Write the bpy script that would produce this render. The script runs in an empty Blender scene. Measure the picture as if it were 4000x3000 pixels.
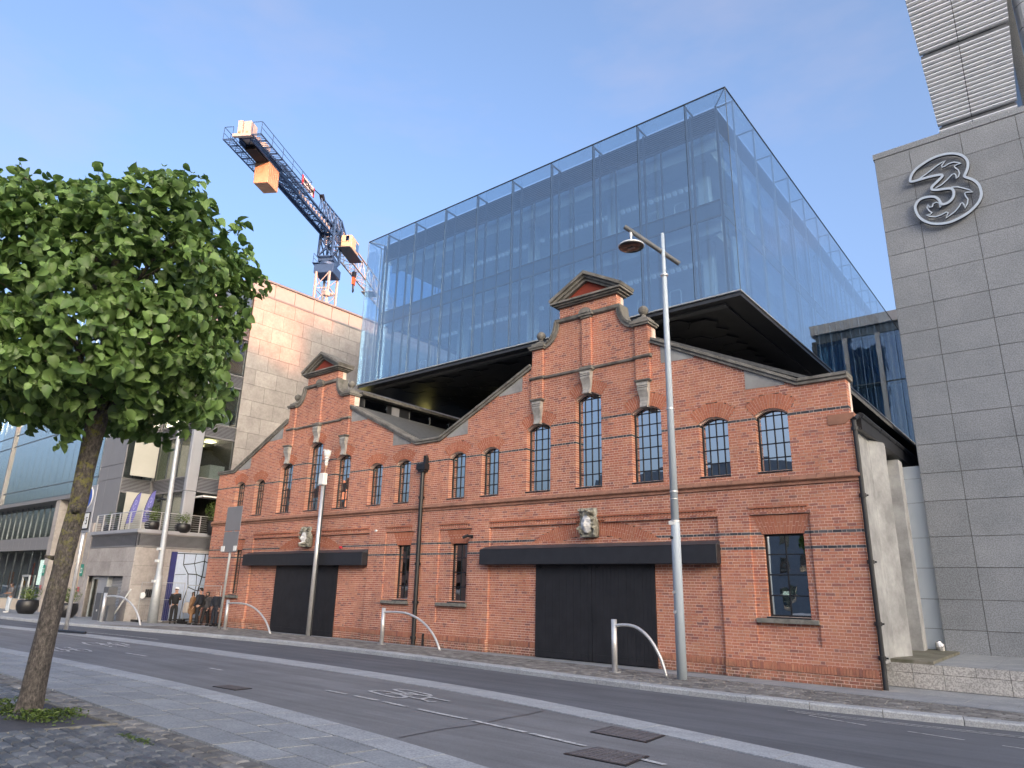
import bpy, bmesh, math, random
from mathutils import Vector, Matrix
R = math.radians
random.seed(7)
scene = bpy.context.scene
col = scene.collection
# ---------------------------------------------------------------- camera
cam_d = bpy.data.cameras.new('camera')
cam = bpy.data.objects.new('camera', cam_d)
col.objects.link(cam)
cam_d.sensor_width = 36.0
cam_d.lens = 24.31
cam_d.clip_start = 0.05
cam_d.clip_end = 3000
YAW, PITCH, ROLL = R(-39.147), R(16.472), R(1.294)
f_ = Vector((math.sin(YAW)*math.cos(PITCH), math.cos(YAW)*math.cos(PITCH), math.sin(PITCH)))
r_ = Vector((math.cos(YAW), -math.sin(YAW), 0))
u_ = r_.cross(f_)
rr = r_*math.cos(ROLL)+u_*math.sin(ROLL)
uu = -r_*math.sin(ROLL)+u_*math.cos(ROLL)
cam.matrix_world = Matrix(((rr.x, uu.x, -f_.x, 0), (rr.y, uu.y, -f_.y, -19.985), (rr.z, uu.z, -f_.z, 2.2), (0, 0, 0, 1)))
scene.camera = cam
# ---------------------------------------------------------------- light
SUN = Vector((2.0, -1.0, 0.31)).normalized()
SUN_EL = math.asin(SUN.z)
SUN_AZ = math.atan2(SUN.x, SUN.y)
world = bpy.data.worlds.new('World')
scene.world = world
world.use_nodes = True
wn = world.node_tree
wn.nodes.clear()
wo = wn.nodes.new('ShaderNodeOutputWorld')
wb = wn.nodes.new('ShaderNodeBackground')
sky = wn.nodes.new('ShaderNodeTexSky')
sky.sky_type = 'NISHITA'
sky.sun_disc = False
sky.sun_elevation = SUN_EL
sky.sun_rotation = SUN_AZ
sky.altitude = 0
sky.air_density = 0.55
sky.dust_density = 10.0
sky.ozone_density = 1.5
wb.inputs['Strength'].default_value = 0.15
tcw = wn.nodes.new('ShaderNodeTexCoord'); mpw = wn.nodes.new('ShaderNodeMapping'); mpw.inputs['Scale'].default_value = (2.2, 2.2, 6.0)
nzw = wn.nodes.new('ShaderNodeTexNoise'); nzw.inputs['Scale'].default_value = 1.6; nzw.inputs['Detail'].default_value = 7; nzw.inputs['Roughness'].default_value = .55
rpw = wn.nodes.new('ShaderNodeValToRGB'); rpw.color_ramp.elements[0].position = .50; rpw.color_ramp.elements[0].color = (0,0,0,1); rpw.color_ramp.elements[1].position = .78; rpw.color_ramp.elements[1].color = (.30,.30,.30,1)
mxw = wn.nodes.new('ShaderNodeMix'); mxw.data_type = 'RGBA'; mxw.inputs[7].default_value = (.78, .74, .92, 1)     # thin high evening cloud
wn.links.new(tcw.outputs['Generated'], mpw.inputs[0]); wn.links.new(mpw.outputs[0], nzw.inputs['Vector']); wn.links.new(nzw.outputs['Fac'], rpw.inputs[0])
wn.links.new(rpw.outputs[0], mxw.inputs[0]); wn.links.new(sky.outputs[0], mxw.inputs[6])
wn.links.new(mxw.outputs[2], wb.inputs['Color'])
wn.links.new(wb.outputs[0], wo.inputs['Surface'])
sun_d = bpy.data.lights.new('sun', 'SUN')
sun_d.energy = 2.0
sun_d.angle = R(0.5)
sun_d.color = (0.66, 0.22, 0.105)
sun_o = bpy.data.objects.new('sun', sun_d)
col.objects.link(sun_o)
sun_o.rotation_euler = SUN.to_track_quat('Z', 'Y').to_euler()
sun_o.location = (20, -40, 60)
scene.view_settings.view_transform = 'Standard'
scene.view_settings.look = 'None'
scene.view_settings.gamma = 1
scene.view_settings.use_curve_mapping = False
scene.view_settings.exposure = 2.56
scene.cycles.max_bounces = 12
scene.cycles.transparent_max_bounces = 40
scene.cycles.glossy_bounces = 6
scene.cycles.caustics_reflective = False
scene.cycles.caustics_refractive = False
# ---------------------------------------------------------------- helpers
class MB:
    def __init__(s): s.v = []; s.f = []; s.m = []; s.mi = 0
    def add(s, vs, fs):
        n = len(s.v); s.v.extend(vs)
        for f in fs: s.f.append(tuple(n+i for i in f)); s.m.append(s.mi)
        return s
    def box(s, x0, x1, y0, y1, z0, z1):
        return s.add([(x0,y0,z0),(x1,y0,z0),(x1,y1,z0),(x0,y1,z0),(x0,y0,z1),(x1,y0,z1),(x1,y1,z1),(x0,y1,z1)],
              [(0,3,2,1),(4,5,6,7),(0,1,5,4),(1,2,6,5),(2,3,7,6),(3,0,4,7)])
    def quad(s, a, b, c, d): return s.add([a,b,c,d], [(0,1,2,3)])
    def prism(s, poly, y0, y1):      # poly in (x,z), counter-clockwise seen from -y
        n = len(poly)
        return s.add([(p[0],y0,p[1]) for p in poly]+[(p[0],y1,p[1]) for p in poly],
              [tuple(range(n)), tuple(range(2*n-1,n-1,-1))]+[(i,i+n,(i+1)%n+n,(i+1)%n) for i in range(n)])
    def prismx(s, poly, x0, x1):     # poly in (y,z)
        n = len(poly)
        return s.add([(x0,p[0],p[1]) for p in poly]+[(x1,p[0],p[1]) for p in poly],
              [tuple(range(n-1,-1,-1)), tuple(range(n,2*n))]+[(i,(i+1)%n,(i+1)%n+n,i+n) for i in range(n)])
    def prismz(s, poly, z0, z1):     # poly in (x,y)
        n = len(poly)
        return s.add([(p[0],p[1],z0) for p in poly]+[(p[0],p[1],z1) for p in poly],
              [tuple(range(n-1,-1,-1)), tuple(range(n,2*n))]+[(i,(i+1)%n,(i+1)%n+n,i+n) for i in range(n)])
    def bar(s, p, q, w, h=None, up=(0,0,1)):   # box along p-q
        h = h or w; p = Vector(p); q = Vector(q); d = (q-p)
        if d.length < 1e-6: return s
        d.normalize(); upv = Vector(up)
        if abs(d.dot(upv)) > .98: upv = Vector((0,1,0)) if abs(d.y) < .9 else Vector((1,0,0))
        a = d.cross(upv).normalized(); b = a.cross(d)
        vs = []
        for c in (p, q):
            for i, j in ((-1,-1),(1,-1),(1,1),(-1,1)): vs.append(tuple(c+a*(i*w/2)+b*(j*h/2)))
        return s.add(vs, [(0,1,2,3),(7,6,5,4),(0,4,5,1),(1,5,6,2),(2,6,7,3),(3,7,4,0)])
    def tube(s, pts, rad, n=8, cap=True):
        pts = [Vector(p) for p in pts]
        if not isinstance(rad, (list, tuple)): rad = [rad]*len(pts)
        rings = []; prev = None; base = len(s.v)
        for i, p in enumerate(pts):
            d = (pts[min(i+1,len(pts)-1)]-pts[max(i-1,0)]).normalized()
            if prev is None:
                a = d.cross(Vector((0,0,1)) if abs(d.z) < .9 else Vector((1,0,0))).normalized()
            else:
                a = (prev-d*prev.dot(d)).normalized()
            prev = a; b = d.cross(a)
            for k in range(n):
                t = 2*math.pi*k/n
                s.v.append(tuple(p+(a*math.cos(t)+b*math.sin(t))*rad[i]))
        for i in range(len(pts)-1):
            for k in range(n):
                s.f.append((base+i*n+k, base+i*n+(k+1)%n, base+(i+1)*n+(k+1)%n, base+(i+1)*n+k)); s.m.append(s.mi)
        if cap:
            s.f.append(tuple(base+k for k in range(n-1,-1,-1))); s.m.append(s.mi)
            s.f.append(tuple(base+(len(pts)-1)*n+k for k in range(n))); s.m.append(s.mi)
        return s
    def lathe(s, prof, cx=0, cy=0, n=16):   # prof [(r,z)]
        base = len(s.v)
        for r, z in prof:
            for k in range(n):
                t = 2*math.pi*k/n; s.v.append((cx+r*math.cos(t), cy+r*math.sin(t), z))
        for i in range(len(prof)-1):
            for k in range(n):
                s.f.append((base+i*n+k, base+i*n+(k+1)%n, base+(i+1)*n+(k+1)%n, base+(i+1)*n+k)); s.m.append(s.mi)
        s.f.append(tuple(base+k for k in range(n-1,-1,-1))); s.m.append(s.mi)
        s.f.append(tuple(base+(len(prof)-1)*n+k for k in range(n))); s.m.append(s.mi)
        return s
    def build(s, name, mat, parent=None, smooth=False, stuff=False, label=None, bevel=0):
        me = bpy.data.meshes.new(name)
        me.from_pydata(s.v, [], s.f)
        for mm in (mat if isinstance(mat, (list, tuple)) else [mat]): me.materials.append(mm)
        if isinstance(mat, (list, tuple)): me.polygons.foreach_set('material_index', s.m)
        if smooth: me.polygons.foreach_set('use_smooth', [True]*len(me.polygons))
        me.update()
        o = bpy.data.objects.new(name, me); col.objects.link(o)
        if parent is not None:
            o.parent = parent
            wm = parent['_w'] if '_w' in parent else None
            o.matrix_parent_inverse = MW[parent.name].inverted() if parent.name in MW else Matrix()
        if stuff: o['kind'] = 'stuff'
        if label: o['label'] = label
        if bevel:
            b = o.modifiers.new('bevel', 'BEVEL'); b.width = bevel; b.segments = 1; b.limit_method = 'ANGLE'
        return o
MW = {}
def thing(name, label, cat, loc=(0,0,0), group=None):
    o = bpy.data.objects.new(name, None); col.objects.link(o)
    o.location = loc; o.empty_display_size = .3
    MW[o.name] = Matrix.Translation(Vector(loc))
    o['label'] = label; o['category'] = cat
    if group: o['group'] = group
    return o
def tag(o, label, cat, group=None):
    o['label'] = label; o['category'] = cat
    if group: o['group'] = group
    return o
def struct(o): o['kind'] = 'structure'; return o
def text_mesh(body, size, mat, name, parent, M, extrude=.004, spacing=1.0, bold=0.0, align='CENTER'):
    c = bpy.data.curves.new('txt', 'FONT'); c.body = body; c.size = size; c.extrude = extrude
    c.align_x = align; c.align_y = 'CENTER'; c.space_character = spacing; c.offset = bold; c.resolution_u = 3
    t = bpy.data.objects.new('txt', c); col.objects.link(t)
    bpy.context.view_layer.update()
    dg = bpy.context.evaluated_depsgraph_get()
    me = bpy.data.meshes.new_from_object(t.evaluated_get(dg))
    bpy.data.objects.remove(t); me.transform(M)
    me.materials.clear(); me.materials.append(mat)
    o = bpy.data.objects.new(name, me); col.objects.link(o)
    if parent is not None:
        o.parent = parent
        if parent.name in MW: o.matrix_parent_inverse = MW[parent.name].inverted()
    return o
def MXZ(x, y, z, ang=0):   # text plane facing -y
    return Matrix.Translation((x,y,z)) @ Matrix.Rotation(ang, 4, 'Y') @ Matrix.Rotation(R(90), 4, 'X')
# ---------------------------------------------------------------- materials
def nm(name):
    m = bpy.data.materials.new(name); m.use_nodes = True
    nt = m.node_tree; b = nt.nodes['Principled BSDF']
    return m, nt, b
def N(nt, t, **kw):
    n = nt.nodes.new(t)
    for k, v in kw.items(): setattr(n, k, v)
    return n
def noise(nt, scale, detail=4, rough=.6, vec=None, dim='3D'):
    n = N(nt, 'ShaderNodeTexNoise'); n.inputs['Scale'].default_value = scale
    n.inputs['Detail'].default_value = detail; n.inputs['Roughness'].default_value = rough
    if vec is None:
        tc = N(nt, 'ShaderNodeTexCoord'); vec = tc.outputs['Object']
    nt.links.new(vec, n.inputs['Vector'])
    return n
def ramp(nt, fac, stops):
    r = N(nt, 'ShaderNodeValToRGB'); e = r.color_ramp.elements
    while len(e) < len(stops): e.new(.5)
    for i, (p, c) in enumerate(stops): e[i].position = p; e[i].color = (c[0], c[1], c[2], 1)
    nt.links.new(fac, r.inputs['Fac']); return r
def mixc(nt, fac, a, b, mode='MIX'):
    m = N(nt, 'ShaderNodeMix', data_type='RGBA', blend_type=mode)
    for sck, v in ((m.inputs[0], fac), (m.inputs[6], a), (m.inputs[7], b)):
        if hasattr(v, 'is_output'): nt.links.new(v, sck)
        elif isinstance(v, (int, float)): sck.default_value = v
        else: sck.default_value = (v[0], v[1], v[2], 1)
    return m.outputs[2]
def bump(nt, b, h, strength=.3, dist=.01):
    n = N(nt, 'ShaderNodeBump'); n.inputs['Strength'].default_value = strength; n.inputs['Distance'].default_value = dist
    nt.links.new(h, n.inputs['Height']); nt.links.new(n.outputs[0], b.inputs['Normal'])
def simple(name, c, rough=.6, metal=0.0, var=.12, scale=3, bmp=0.0, bscale=40, coord=None, dirt=None, spec=None):
    m, nt, b = nm(name)
    n = noise(nt, scale, 5, .65)
    c2 = tuple(max(0, x*(1-var)) for x in c); c3 = tuple(min(1, x*(1+var)) for x in c)
    r = ramp(nt, n.outputs['Fac'], [(.3, c2), (.7, c3)])
    out = r.outputs[0]
    if dirt:
        n2 = noise(nt, dirt[1], 6, .7); r2 = ramp(nt, n2.outputs['Fac'], [(dirt[2], (0,0,0)), (dirt[2]+.15, (1,1,1))])
        out = mixc(nt, r2.outputs[0], out, dirt[0])
    nt.links.new(out, b.inputs['Base Color'])
    b.inputs['Roughness'].default_value = rough; b.inputs['Metallic'].default_value = metal
    if spec is not None: b.inputs['Specular IOR Level'].default_value = spec
    if bmp:
        n3 = noise(nt, bscale, 4, .7); bump(nt, b, n3.outputs['Fac'], bmp, .01)
    return m
def island(nt):
    g = N(nt, 'ShaderNodeNewGeometry'); oi = N(nt, 'ShaderNodeObjectInfo')
    a = N(nt, 'ShaderNodeMath', operation='ADD'); nt.links.new(g.outputs['Random Per Island'], a.inputs[0]); nt.links.new(oi.outputs['Random'], a.inputs[1])
    f = N(nt, 'ShaderNodeMath', operation='FRACT'); nt.links.new(a.outputs[0], f.inputs[0])
    return f.outputs[0]
def wpos(nt):
    g = N(nt, 'ShaderNodeNewGeometry'); return g.outputs['Position']
def brick_mat(name, stops, wear=True):
    m, nt, b = nm(name)
    r = ramp(nt, island(nt), stops)
    p = wpos(nt)
    n1 = noise(nt, .55, 4, .6, p); r1 = ramp(nt, n1.outputs['Fac'], [(.35, (0,0,0)), (.7, (1,1,1))])
    c = mixc(nt, r1.outputs[0], r.outputs[0], (.50, .19, .11)) if wear else r.outputs[0]
    if wear:
        mm = N(nt, 'ShaderNodeMath', operation='MULTIPLY'); nt.links.new(r1.outputs[0], mm.inputs[0]); mm.inputs[1].default_value = .35
        c = mixc(nt, mm.outputs[0], r.outputs[0], (.47, .21, .13))
        n2 = noise(nt, 1.6, 6, .75, p); r2 = ramp(nt, n2.outputs['Fac'], [(.60, (0,0,0)), (.78, (.30,.30,.30))])
        c = mixc(nt, r2.outputs[0], c, (.50, .37, .32))
        # grime rising from the pavement
        sx = N(nt, 'ShaderNodeSeparateXYZ'); nt.links.new(p, sx.inputs[0])
        mr = N(nt, 'ShaderNodeMapRange'); nt.links.new(sx.outputs['Z'], mr.inputs[0]); mr.inputs[1].default_value = .55; mr.inputs[2].default_value = 0
        n3 = noise(nt, 5, 6, .8, p); r3 = ramp(nt, n3.outputs['Fac'], [(.40, (0,0,0)), (.62, (1,1,1))])
        m3 = N(nt, 'ShaderNodeMath', operation='MULTIPLY'); nt.links.new(mr.outputs[0], m3.inputs[0]); nt.links.new(r3.outputs[0], m3.inputs[1])
        c = mixc(nt, m3.outputs[0], c, (.13, .10, .07))
    if wear:
        mp = N(nt, 'ShaderNodeMapping'); mp.inputs['Scale'].default_value = (2.6,2.6,.28); nt.links.new(p, mp.inputs[0])
        n5 = noise(nt, 1.0, 6, .75, mp.outputs[0]); r5 = ramp(nt, n5.outputs['Fac'], [(.52,(0,0,0)),(.75,(.32,.32,.32))])
        c = mixc(nt, r5.outputs[0], c, (.20,.13,.11))
        n6 = noise(nt, .35, 3, .5, p); r6 = ramp(nt, n6.outputs['Fac'], [(.40,(.88,.88,.90)),(.60,(1.10,1.08,1.06))])
        c = mixc(nt, 1.0, c, r6.outputs[0], 'MULTIPLY')
    n4 = noise(nt, 60, 3, .7, p); v = ramp(nt, n4.outputs['Fac'], [(.3, (.8,.8,.8)), (.7, (1.12,1.12,1.12))])
    c = mixc(nt, 1.0, c, v.outputs[0], 'MULTIPLY')
    nt.links.new(c, b.inputs['Base Color']); b.inputs['Roughness'].default_value = .88
    b.inputs['Specular IOR Level'].default_value = .25
    bump(nt, b, n4.outputs['Fac'], .35, .004)
    return m
RED = [(0, (.47,.180,.118)), (.25, (.53,.235,.150)), (.5, (.44,.165,.112)), (.7, (.56,.275,.175)), (.86, (.38,.145,.11)), (.95, (.30,.13,.11)), (1, (.22,.11,.105))]
M_BRICK = brick_mat('red brick', RED)
M_RUB = brick_mat('rubbed arch brick', [(0, (.45,.165,.095)), (.5, (.41,.14,.085)), (1, (.49,.20,.12))])
M_DARKB = brick_mat('blue black brick', [(0, (.045,.05,.06)), (.6, (.075,.08,.09)), (1, (.12,.12,.13))], wear=False)
M_MORTAR = simple('lime mortar', (.78,.62,.54), .95, var=.22, scale=2.2, dirt=((.34,.26,.22), .8, .55))
def stone_mat(name, c, c2, sc=2.0, rough=.85, bmp=.4, isl=0.0, speck=None):
    m, nt, b = nm(name); p = wpos(nt)
    n = noise(nt, sc, 6, .7, p); r = ramp(nt, n.outputs['Fac'], [(.35, c), (.68, c2)])
    out = r.outputs[0]
    if isl:
        v = ramp(nt, island(nt), [(0, (1-isl,)*3), (1, (1+isl*.6,)*3)]); out = mixc(nt, 1.0, out, v.outputs[0], 'MULTIPLY')
    n2 = noise(nt, 45, 4, .8, p)
    if speck:
        n3 = noise(nt, speck[0], 2, .6, p); r3 = ramp(nt, n3.outputs['Fac'], [(.42, (1-speck[1],)*3), (.58, (1+speck[1],)*3)]); out = mixc(nt, 1.0, out, r3.outputs[0], 'MULTIPLY')
    nt.links.new(out, b.inputs['Base Color']); b.inputs['Roughness'].default_value = rough
    b.inputs['Specular IOR Level'].default_value = .3
    bump(nt, b, n2.outputs['Fac'], bmp, .006); return m
M_STONE = stone_mat('weathered grey stone', (.11,.105,.095), (.25,.24,.22), 2.2)
M_KEY = stone_mat('pale keystone', (.26,.25,.235), (.48,.46,.43), 4)
M_HEAD = stone_mat('carved pale stone', (.13,.125,.095), (.42,.41,.36), 7)
M_TERRA = stone_mat('terracotta moulding', (.22,.12,.085), (.38,.19,.13), 1.5)
M_SILL = stone_mat('granite sill', (.14,.135,.12), (.27,.26,.23), 6)
M_GRAN = stone_mat('speckled granite cladding', (.205,.222,.245), (.265,.282,.31), .6, .55, .25, .07, (30, .20))
M_GRANL = stone_mat('pale speckled granite', (.36,.35,.34), (.46,.45,.43), 1.0, .6, .25, .08, (28, .25))
M_TRAV = stone_mat('travertine cladding', (.31,.285,.27), (.42,.39,.37), 1.3, .7, .25, .12, (9, .05))
M_CONC = stone_mat('streaked concrete render', (.21,.213,.217), (.41,.417,.424), .9, .9, .3)
M_CONC2 = stone_mat('dull concrete', (.20,.20,.20), (.36,.36,.355), .9, .9, .3)
M_PAVE = stone_mat('granite paving', (.235,.25,.268), (.32,.335,.35), 1.5, .8, .2, .10, (40, .12))
M_BAND = stone_mat('pale granite kerb', (.31,.325,.345), (.41,.425,.44), 2.5, .8, .2, .08, (40, .14))
M_SETT = stone_mat('dark setts', (.075,.082,.095), (.19,.20,.21), 3.0, .55, .8, .38)
M_SETT2 = stone_mat('grey setts', (.12,.118,.118), (.27,.262,.25), 3.0, .8, .6, .42)
M_JOINT = simple('sand joint', (.085,.08,.072), .95, var=.3, scale=6, bmp=.4)
def asphalt(name, c):
    m, nt, b = nm(name); p = wpos(nt)
    n = noise(nt, .7, 6, .65, p); r = ramp(nt, n.outputs['Fac'], [(.3, tuple(x*.86 for x in c)), (.7, tuple(x*1.14 for x in c))])
    n2 = noise(nt, 120, 2, .8, p); r2 = ramp(nt, n2.outputs['Fac'], [(.35, (.72,)*3), (.62, (1.35,)*3)])
    out = mixc(nt, 1.0, r.outputs[0], r2.outputs[0], 'MULTIPLY')
    mp = N(nt, 'ShaderNodeMapping'); mp.inputs['Scale'].default_value = (.10,1.5,1); nt.links.new(p, mp.inputs[0])
    nw = noise(nt, 1.6, 5, .7, mp.outputs[0]); rw = ramp(nt, nw.outputs['Fac'], [(.35,(.80,.80,.80)),(.65,(1.14,1.14,1.14))]); out = mixc(nt, 1.0, out, rw.outputs[0], 'MULTIPLY')
    n3 = noise(nt, 2.5, 8, .8, p); r3 = ramp(nt, n3.outputs['Fac'], [(.62, (1,1,1)), (.72, (.78,.78,.78))])
    out = mixc(nt, 1.0, out, r3.outputs[0], 'MULTIPLY')
    nt.links.new(out, b.inputs['Base Color']); b.inputs['Roughness'].default_value = .85
    b.inputs['Specular IOR Level'].default_value = .35
    bump(nt, b, n2.outputs['Fac'], .6, .004); return m
M_ASPH = asphalt('dark asphalt', (.108,.115,.130))
M_BIKE = asphalt('buff asphalt', (.172,.174,.182))
M_METALC = asphalt('cast iron cover', (.125,.115,.122))
M_PIT = asphalt('resin gravel', (.06,.06,.068))
def paint_mat():
    m, nt, b = nm('worn road paint'); p = wpos(nt)
    n = noise(nt, 14, 6, .8, p); r = ramp(nt, n.outputs['Fac'], [(.40, (.175,.17,.17)), (.52, (.58,.58,.58))])
    nt.links.new(r.outputs[0], b.inputs['Base Color']); b.inputs['Roughness'].default_value = .8; return m
M_PAINT = paint_mat()
M_BLK = simple('black steel', (.012,.013,.016), .45, var=.3, scale=4)
M_DOOR = simple('black timber door', (.014,.014,.017), .55, var=.35, scale=2, bmp=.15, bscale=12)
M_BEAM = simple('black painted beam', (.020,.021,.026), .5, var=.2, scale=3)
M_FLASH = simple('lead flashing', (.07,.08,.095), .45, .4, var=.2)
M_SLATE = simple('slate roof', (.085,.088,.09), .75, var=.3, scale=6)
M_DARK = simple('dark interior', (.02,.02,.022), .9)
M_SOFF = simple('black soffit panel', (.042,.044,.05), .38, var=.25, scale=2)
M_SOFFE = simple('soffit edge strip', (.16,.165,.17), .5, .3)
M_STEEL = simple('brushed stainless steel', (.62,.62,.62), .36, .55, var=.08, scale=10)
M_GALV = simple('galvanised steel', (.42,.44,.45), .5, .35, var=.1, scale=8)
M_POLE = simple('pale blue grey painted steel', (.44,.51,.58), .5, .0, var=.05)
M_ARM = simple('dark grey arm', (.12,.125,.13), .5, .3)
M_ALU = simple('silver louvre', (.70,.72,.75), .45, .25, var=.05)
M_ALUD = simple('dark louvre gap', (.05,.055,.065), .6, .2)
M_GREYP = simple('grey metal panel', (.24,.235,.24), .5, .3, var=.06, scale=1)
M_GREYL = simple('light grey column', (.36,.37,.40), .5, .25, var=.05, scale=1)
M_LOUV = simple('grey louvre blade', (.29,.29,.31), .5, .4, var=.06)
M_LOUVD = simple('dark louvre blade', (.13,.135,.145), .5, .4)
M_FRAME = simple('dark mullion', (.045,.055,.065), .4, .5)
M_FRAMEL = simple('slim steel mullion', (.16,.19,.21), .4, .5)
M_WHITE = simple('white paint', (.75,.75,.73), .6, var=.06)
M_CEIL = simple('office ceiling', (.62,.62,.58), .9, var=.03)
M_CORE = simple('office interior wall', (.22,.25,.28), .9, var=.08)
M_BLIND = simple('pale curtain', (.50,.54,.56), .9, var=.1, scale=1)
M_CREAM = simple('cream wall', (.58,.56,.46), .8, var=.1)
def glass_mat(name, tint, f0=.06, rough=.0, extra=0.0, ripple=0.0, gcol=(1,1,1)):
    m = bpy.data.materials.new(name); m.use_nodes = True; nt = m.node_tree; nt.nodes.clear()
    o = N(nt, 'ShaderNodeOutputMaterial'); mx = N(nt, 'ShaderNodeMixShader')
    t = N(nt, 'ShaderNodeBsdfTransparent'); t.inputs[0].default_value = (*tint, 1)
    g = N(nt, 'ShaderNodeBsdfGlossy'); g.inputs['Roughness'].default_value = rough; g.inputs[0].default_value = (*gcol, 1)
    lw = N(nt, 'ShaderNodeLayerWeight'); lw.inputs['Blend'].default_value = .5
    pw = N(nt, 'ShaderNodeMath', operation='POWER'); nt.links.new(lw.outputs['Facing'], pw.inputs[0]); pw.inputs[1].default_value = 5
    a = N(nt, 'ShaderNodeMath', operation='MULTIPLY_ADD'); nt.links.new(pw.outputs[0], a.inputs[0]); a.inputs[1].default_value = 1-f0; a.inputs[2].default_value = f0; a.use_clamp = True
    nt.links.new(a.outputs[0], mx.inputs[0]); nt.links.new(t.outputs[0], mx.inputs[1]); nt.links.new(g.outputs[0], mx.inputs[2])
    nt.links.new(mx.outputs[0], o.inputs['Surface'])
    if ripple:
        n = noise(nt, 1.2, 2, .5, wpos(nt)); bp = N(nt, 'ShaderNodeBump'); bp.inputs['Strength'].default_value = ripple; bp.inputs['Distance'].default_value = .02
        nt.links.new(n.outputs['Fac'], bp.inputs['Height']); nt.links.new(bp.outputs[0], g.inputs['Normal']); nt.links.new(bp.outputs[0], lw.inputs['Normal'])
    return m
M_GL_OUT = glass_mat('blue tinted outer glass', (.90,.95,.975), .21, ripple=.05, gcol=(.9,.96,1))
M_GL_IN = glass_mat('blue tinted inner glass', (.80,.88,.94), .13, gcol=(.8,.92,1))
M_GL_WIN = glass_mat('warehouse window glass', (.16,.17,.19), .62, ripple=.10, gcol=(.92,.97,1))
M_GL_OFF = glass_mat('office glass', (.72,.76,.75), .16, ripple=.12)
M_GL_MIR = glass_mat('mirror office glass', (.80,.86,.86), .46, ripple=.10, gcol=(1,1,.98))
M_GL_BLUE = glass_mat('blue office glass', (.22,.42,.62), .12, ripple=.2, gcol=(.7,.85,1))
def emit(name, c, s):
    m = bpy.data.materials.new(name); m.use_nodes = True; nt = m.node_tree; b = nt.nodes['Principled BSDF']
    b.inputs['Base Color'].default_value = (*c, 1); b.inputs['Emission Color'].default_value = (*c, 1); b.inputs['Emission Strength'].default_value = s; return m
M_TRACK = emit('white track light', (.85,.93,1.0), .03)
M_LIT = emit('lit ceiling light', (1, .86, .50), 1.1)
M_LITY = emit('yellow lit lamp', (1, .85, .25), 1.0)
M_CRB = simple('blue crane steel', (.035,.085,.19), .5, .2, var=.15)
M_CRW = simple('pale crane steel', (.44,.41,.39), .55, .1, var=.08)
M_RUST = simple('rust stained counterweight', (.46,.29,.19), .8, var=.15, scale=.8, dirt=((.40,.16,.06), .9, .58))
M_SIGNR = simple('red sign paint', (.55,.03,.05), .5)
M_GREEN = simple('green sign', (.02,.22,.17), .5)
M_BLUE = simple('blue sign', (.03,.10,.45), .4)
M_FLAG = simple('violet flag cloth', (.22,.20,.50), .8)
M_FLAGT = simple('lilac flag lettering', (.50,.48,.75), .8)
M_POT = simple('black pot', (.015,.015,.017), .4)
# ================================================================ brick warehouse
WH = thing('brick_warehouse', 'long red brick warehouse with two stepped gables, arched windows and black sliding doors', 'warehouse', (-20.9, 0.3, 0))
CH = .0811
GC = (-12.78, -28.62)            # gable centres
def gable_pts(c, sx=1):
    # right half of the gable, going up, offsets from the centre
    arc = []
    for i in range(9):
        t = i/8*math.pi/2
        arc.append((1.98-.70*math.sin(t)-.02*i/8, 11.86-.90*math.cos(t)))
    return arc
def outline():
    pts = [(-37.45, 0), (-4.38, 0), (-4.38, 8.0), (-5.67, 8.0)]
    for gi, c in enumerate(GC):
        r = [(2.45, 10.28), (2.45, 10.93), (1.98, 10.93)] + gable_pts(c) + [(1.23, 11.90), (1.23, 12.42)]
        pts += [(c+a, z) for a, z in r] + [(c-a, z) for a, z in reversed(r)]
        if gi == 0: pts += [(-20.0, 8.0), (-21.45, 8.0)]
        else: pts += [(-35.85, 8.0), (-37.45, 8.0)]
    return pts
OUT = outline()
WIN = [(-6.97,-6.02,7.26,.17),(-8.73,-7.80,7.24,.17),(-11.09,-10.0,7.90,.20),(-13.32,-12.26,8.73,.20),(-15.5,-14.41,7.90,.20),
       (-17.7,-16.82,7.27,.17),(-19.45,-18.55,7.27,.17),(-22.62,-21.72,7.27,.17),(-24.40,-23.50,7.27,.17),(-26.87,-25.79,7.90,.20),
       (-29.10,-28.03,8.73,.20),(-31.42,-30.35,7.90,.20),(-33.66,-32.78,7.28,.17),(-35.56,-34.66,7.28,.17)]
SILLZ = 5.59
LOW = [(-7.03,-5.91,1.62,3.83,-7.36,-5.69),(-19.19,-18.34,1.67,3.83,-19.83,-18.2),(-22.3,-21.5,1.67,3.83,-23.0,-21.37),(-34.9,-34.25,1.6,3.83,-35.3,-33.95)]
BAY = [(-17.2,-8.3),(-33.2,-24.05)]
DOORS = [(-15.05,-10.46),(-30.92,-26.12)]
LAY = [(-99,9,0,.44,-.06)]
for a, b in BAY: LAY.append((a,b,-1,4.38,.10))
for w in LOW: LAY.append((w[4],w[5],.93,4.38,.07))
for c in GC:
    for s in (-1,1): LAY.append((min(c+s*1.96,c+s*2.48), max(c+s*1.96,c+s*2.48), 8.95, 10.95, -.09))
    LAY.append((c-.19, c+.19, 9.86, 11.75, -.10))
ARCH = []                       # cx, zc, Ri, Ro, alpha
for xl, xr, zs, rise in WIN:
    w = (xr-xl)/2; Ri = (w*w+rise*rise)/(2*rise); ARCH.append(((xl+xr)/2, zs+rise-Ri, Ri, Ri+.43, math.asin(w/Ri)))
BIGARC = [((a+b)/2, -.59, 4.56, 5.04) for a, b in DOORS]
def scan(poly, z):
    xs = []
    n = len(poly)
    for i in range(n):
        (x0,z0),(x1,z1) = poly[i], poly[(i+1)%n]
        if (z0 <= z) != (z1 <= z): xs.append(x0+(z-z0)/(z1-z0)*(x1-x0))
    xs.sort(); return [(xs[i],xs[i+1]) for i in range(0,len(xs)-1,2)]
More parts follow.
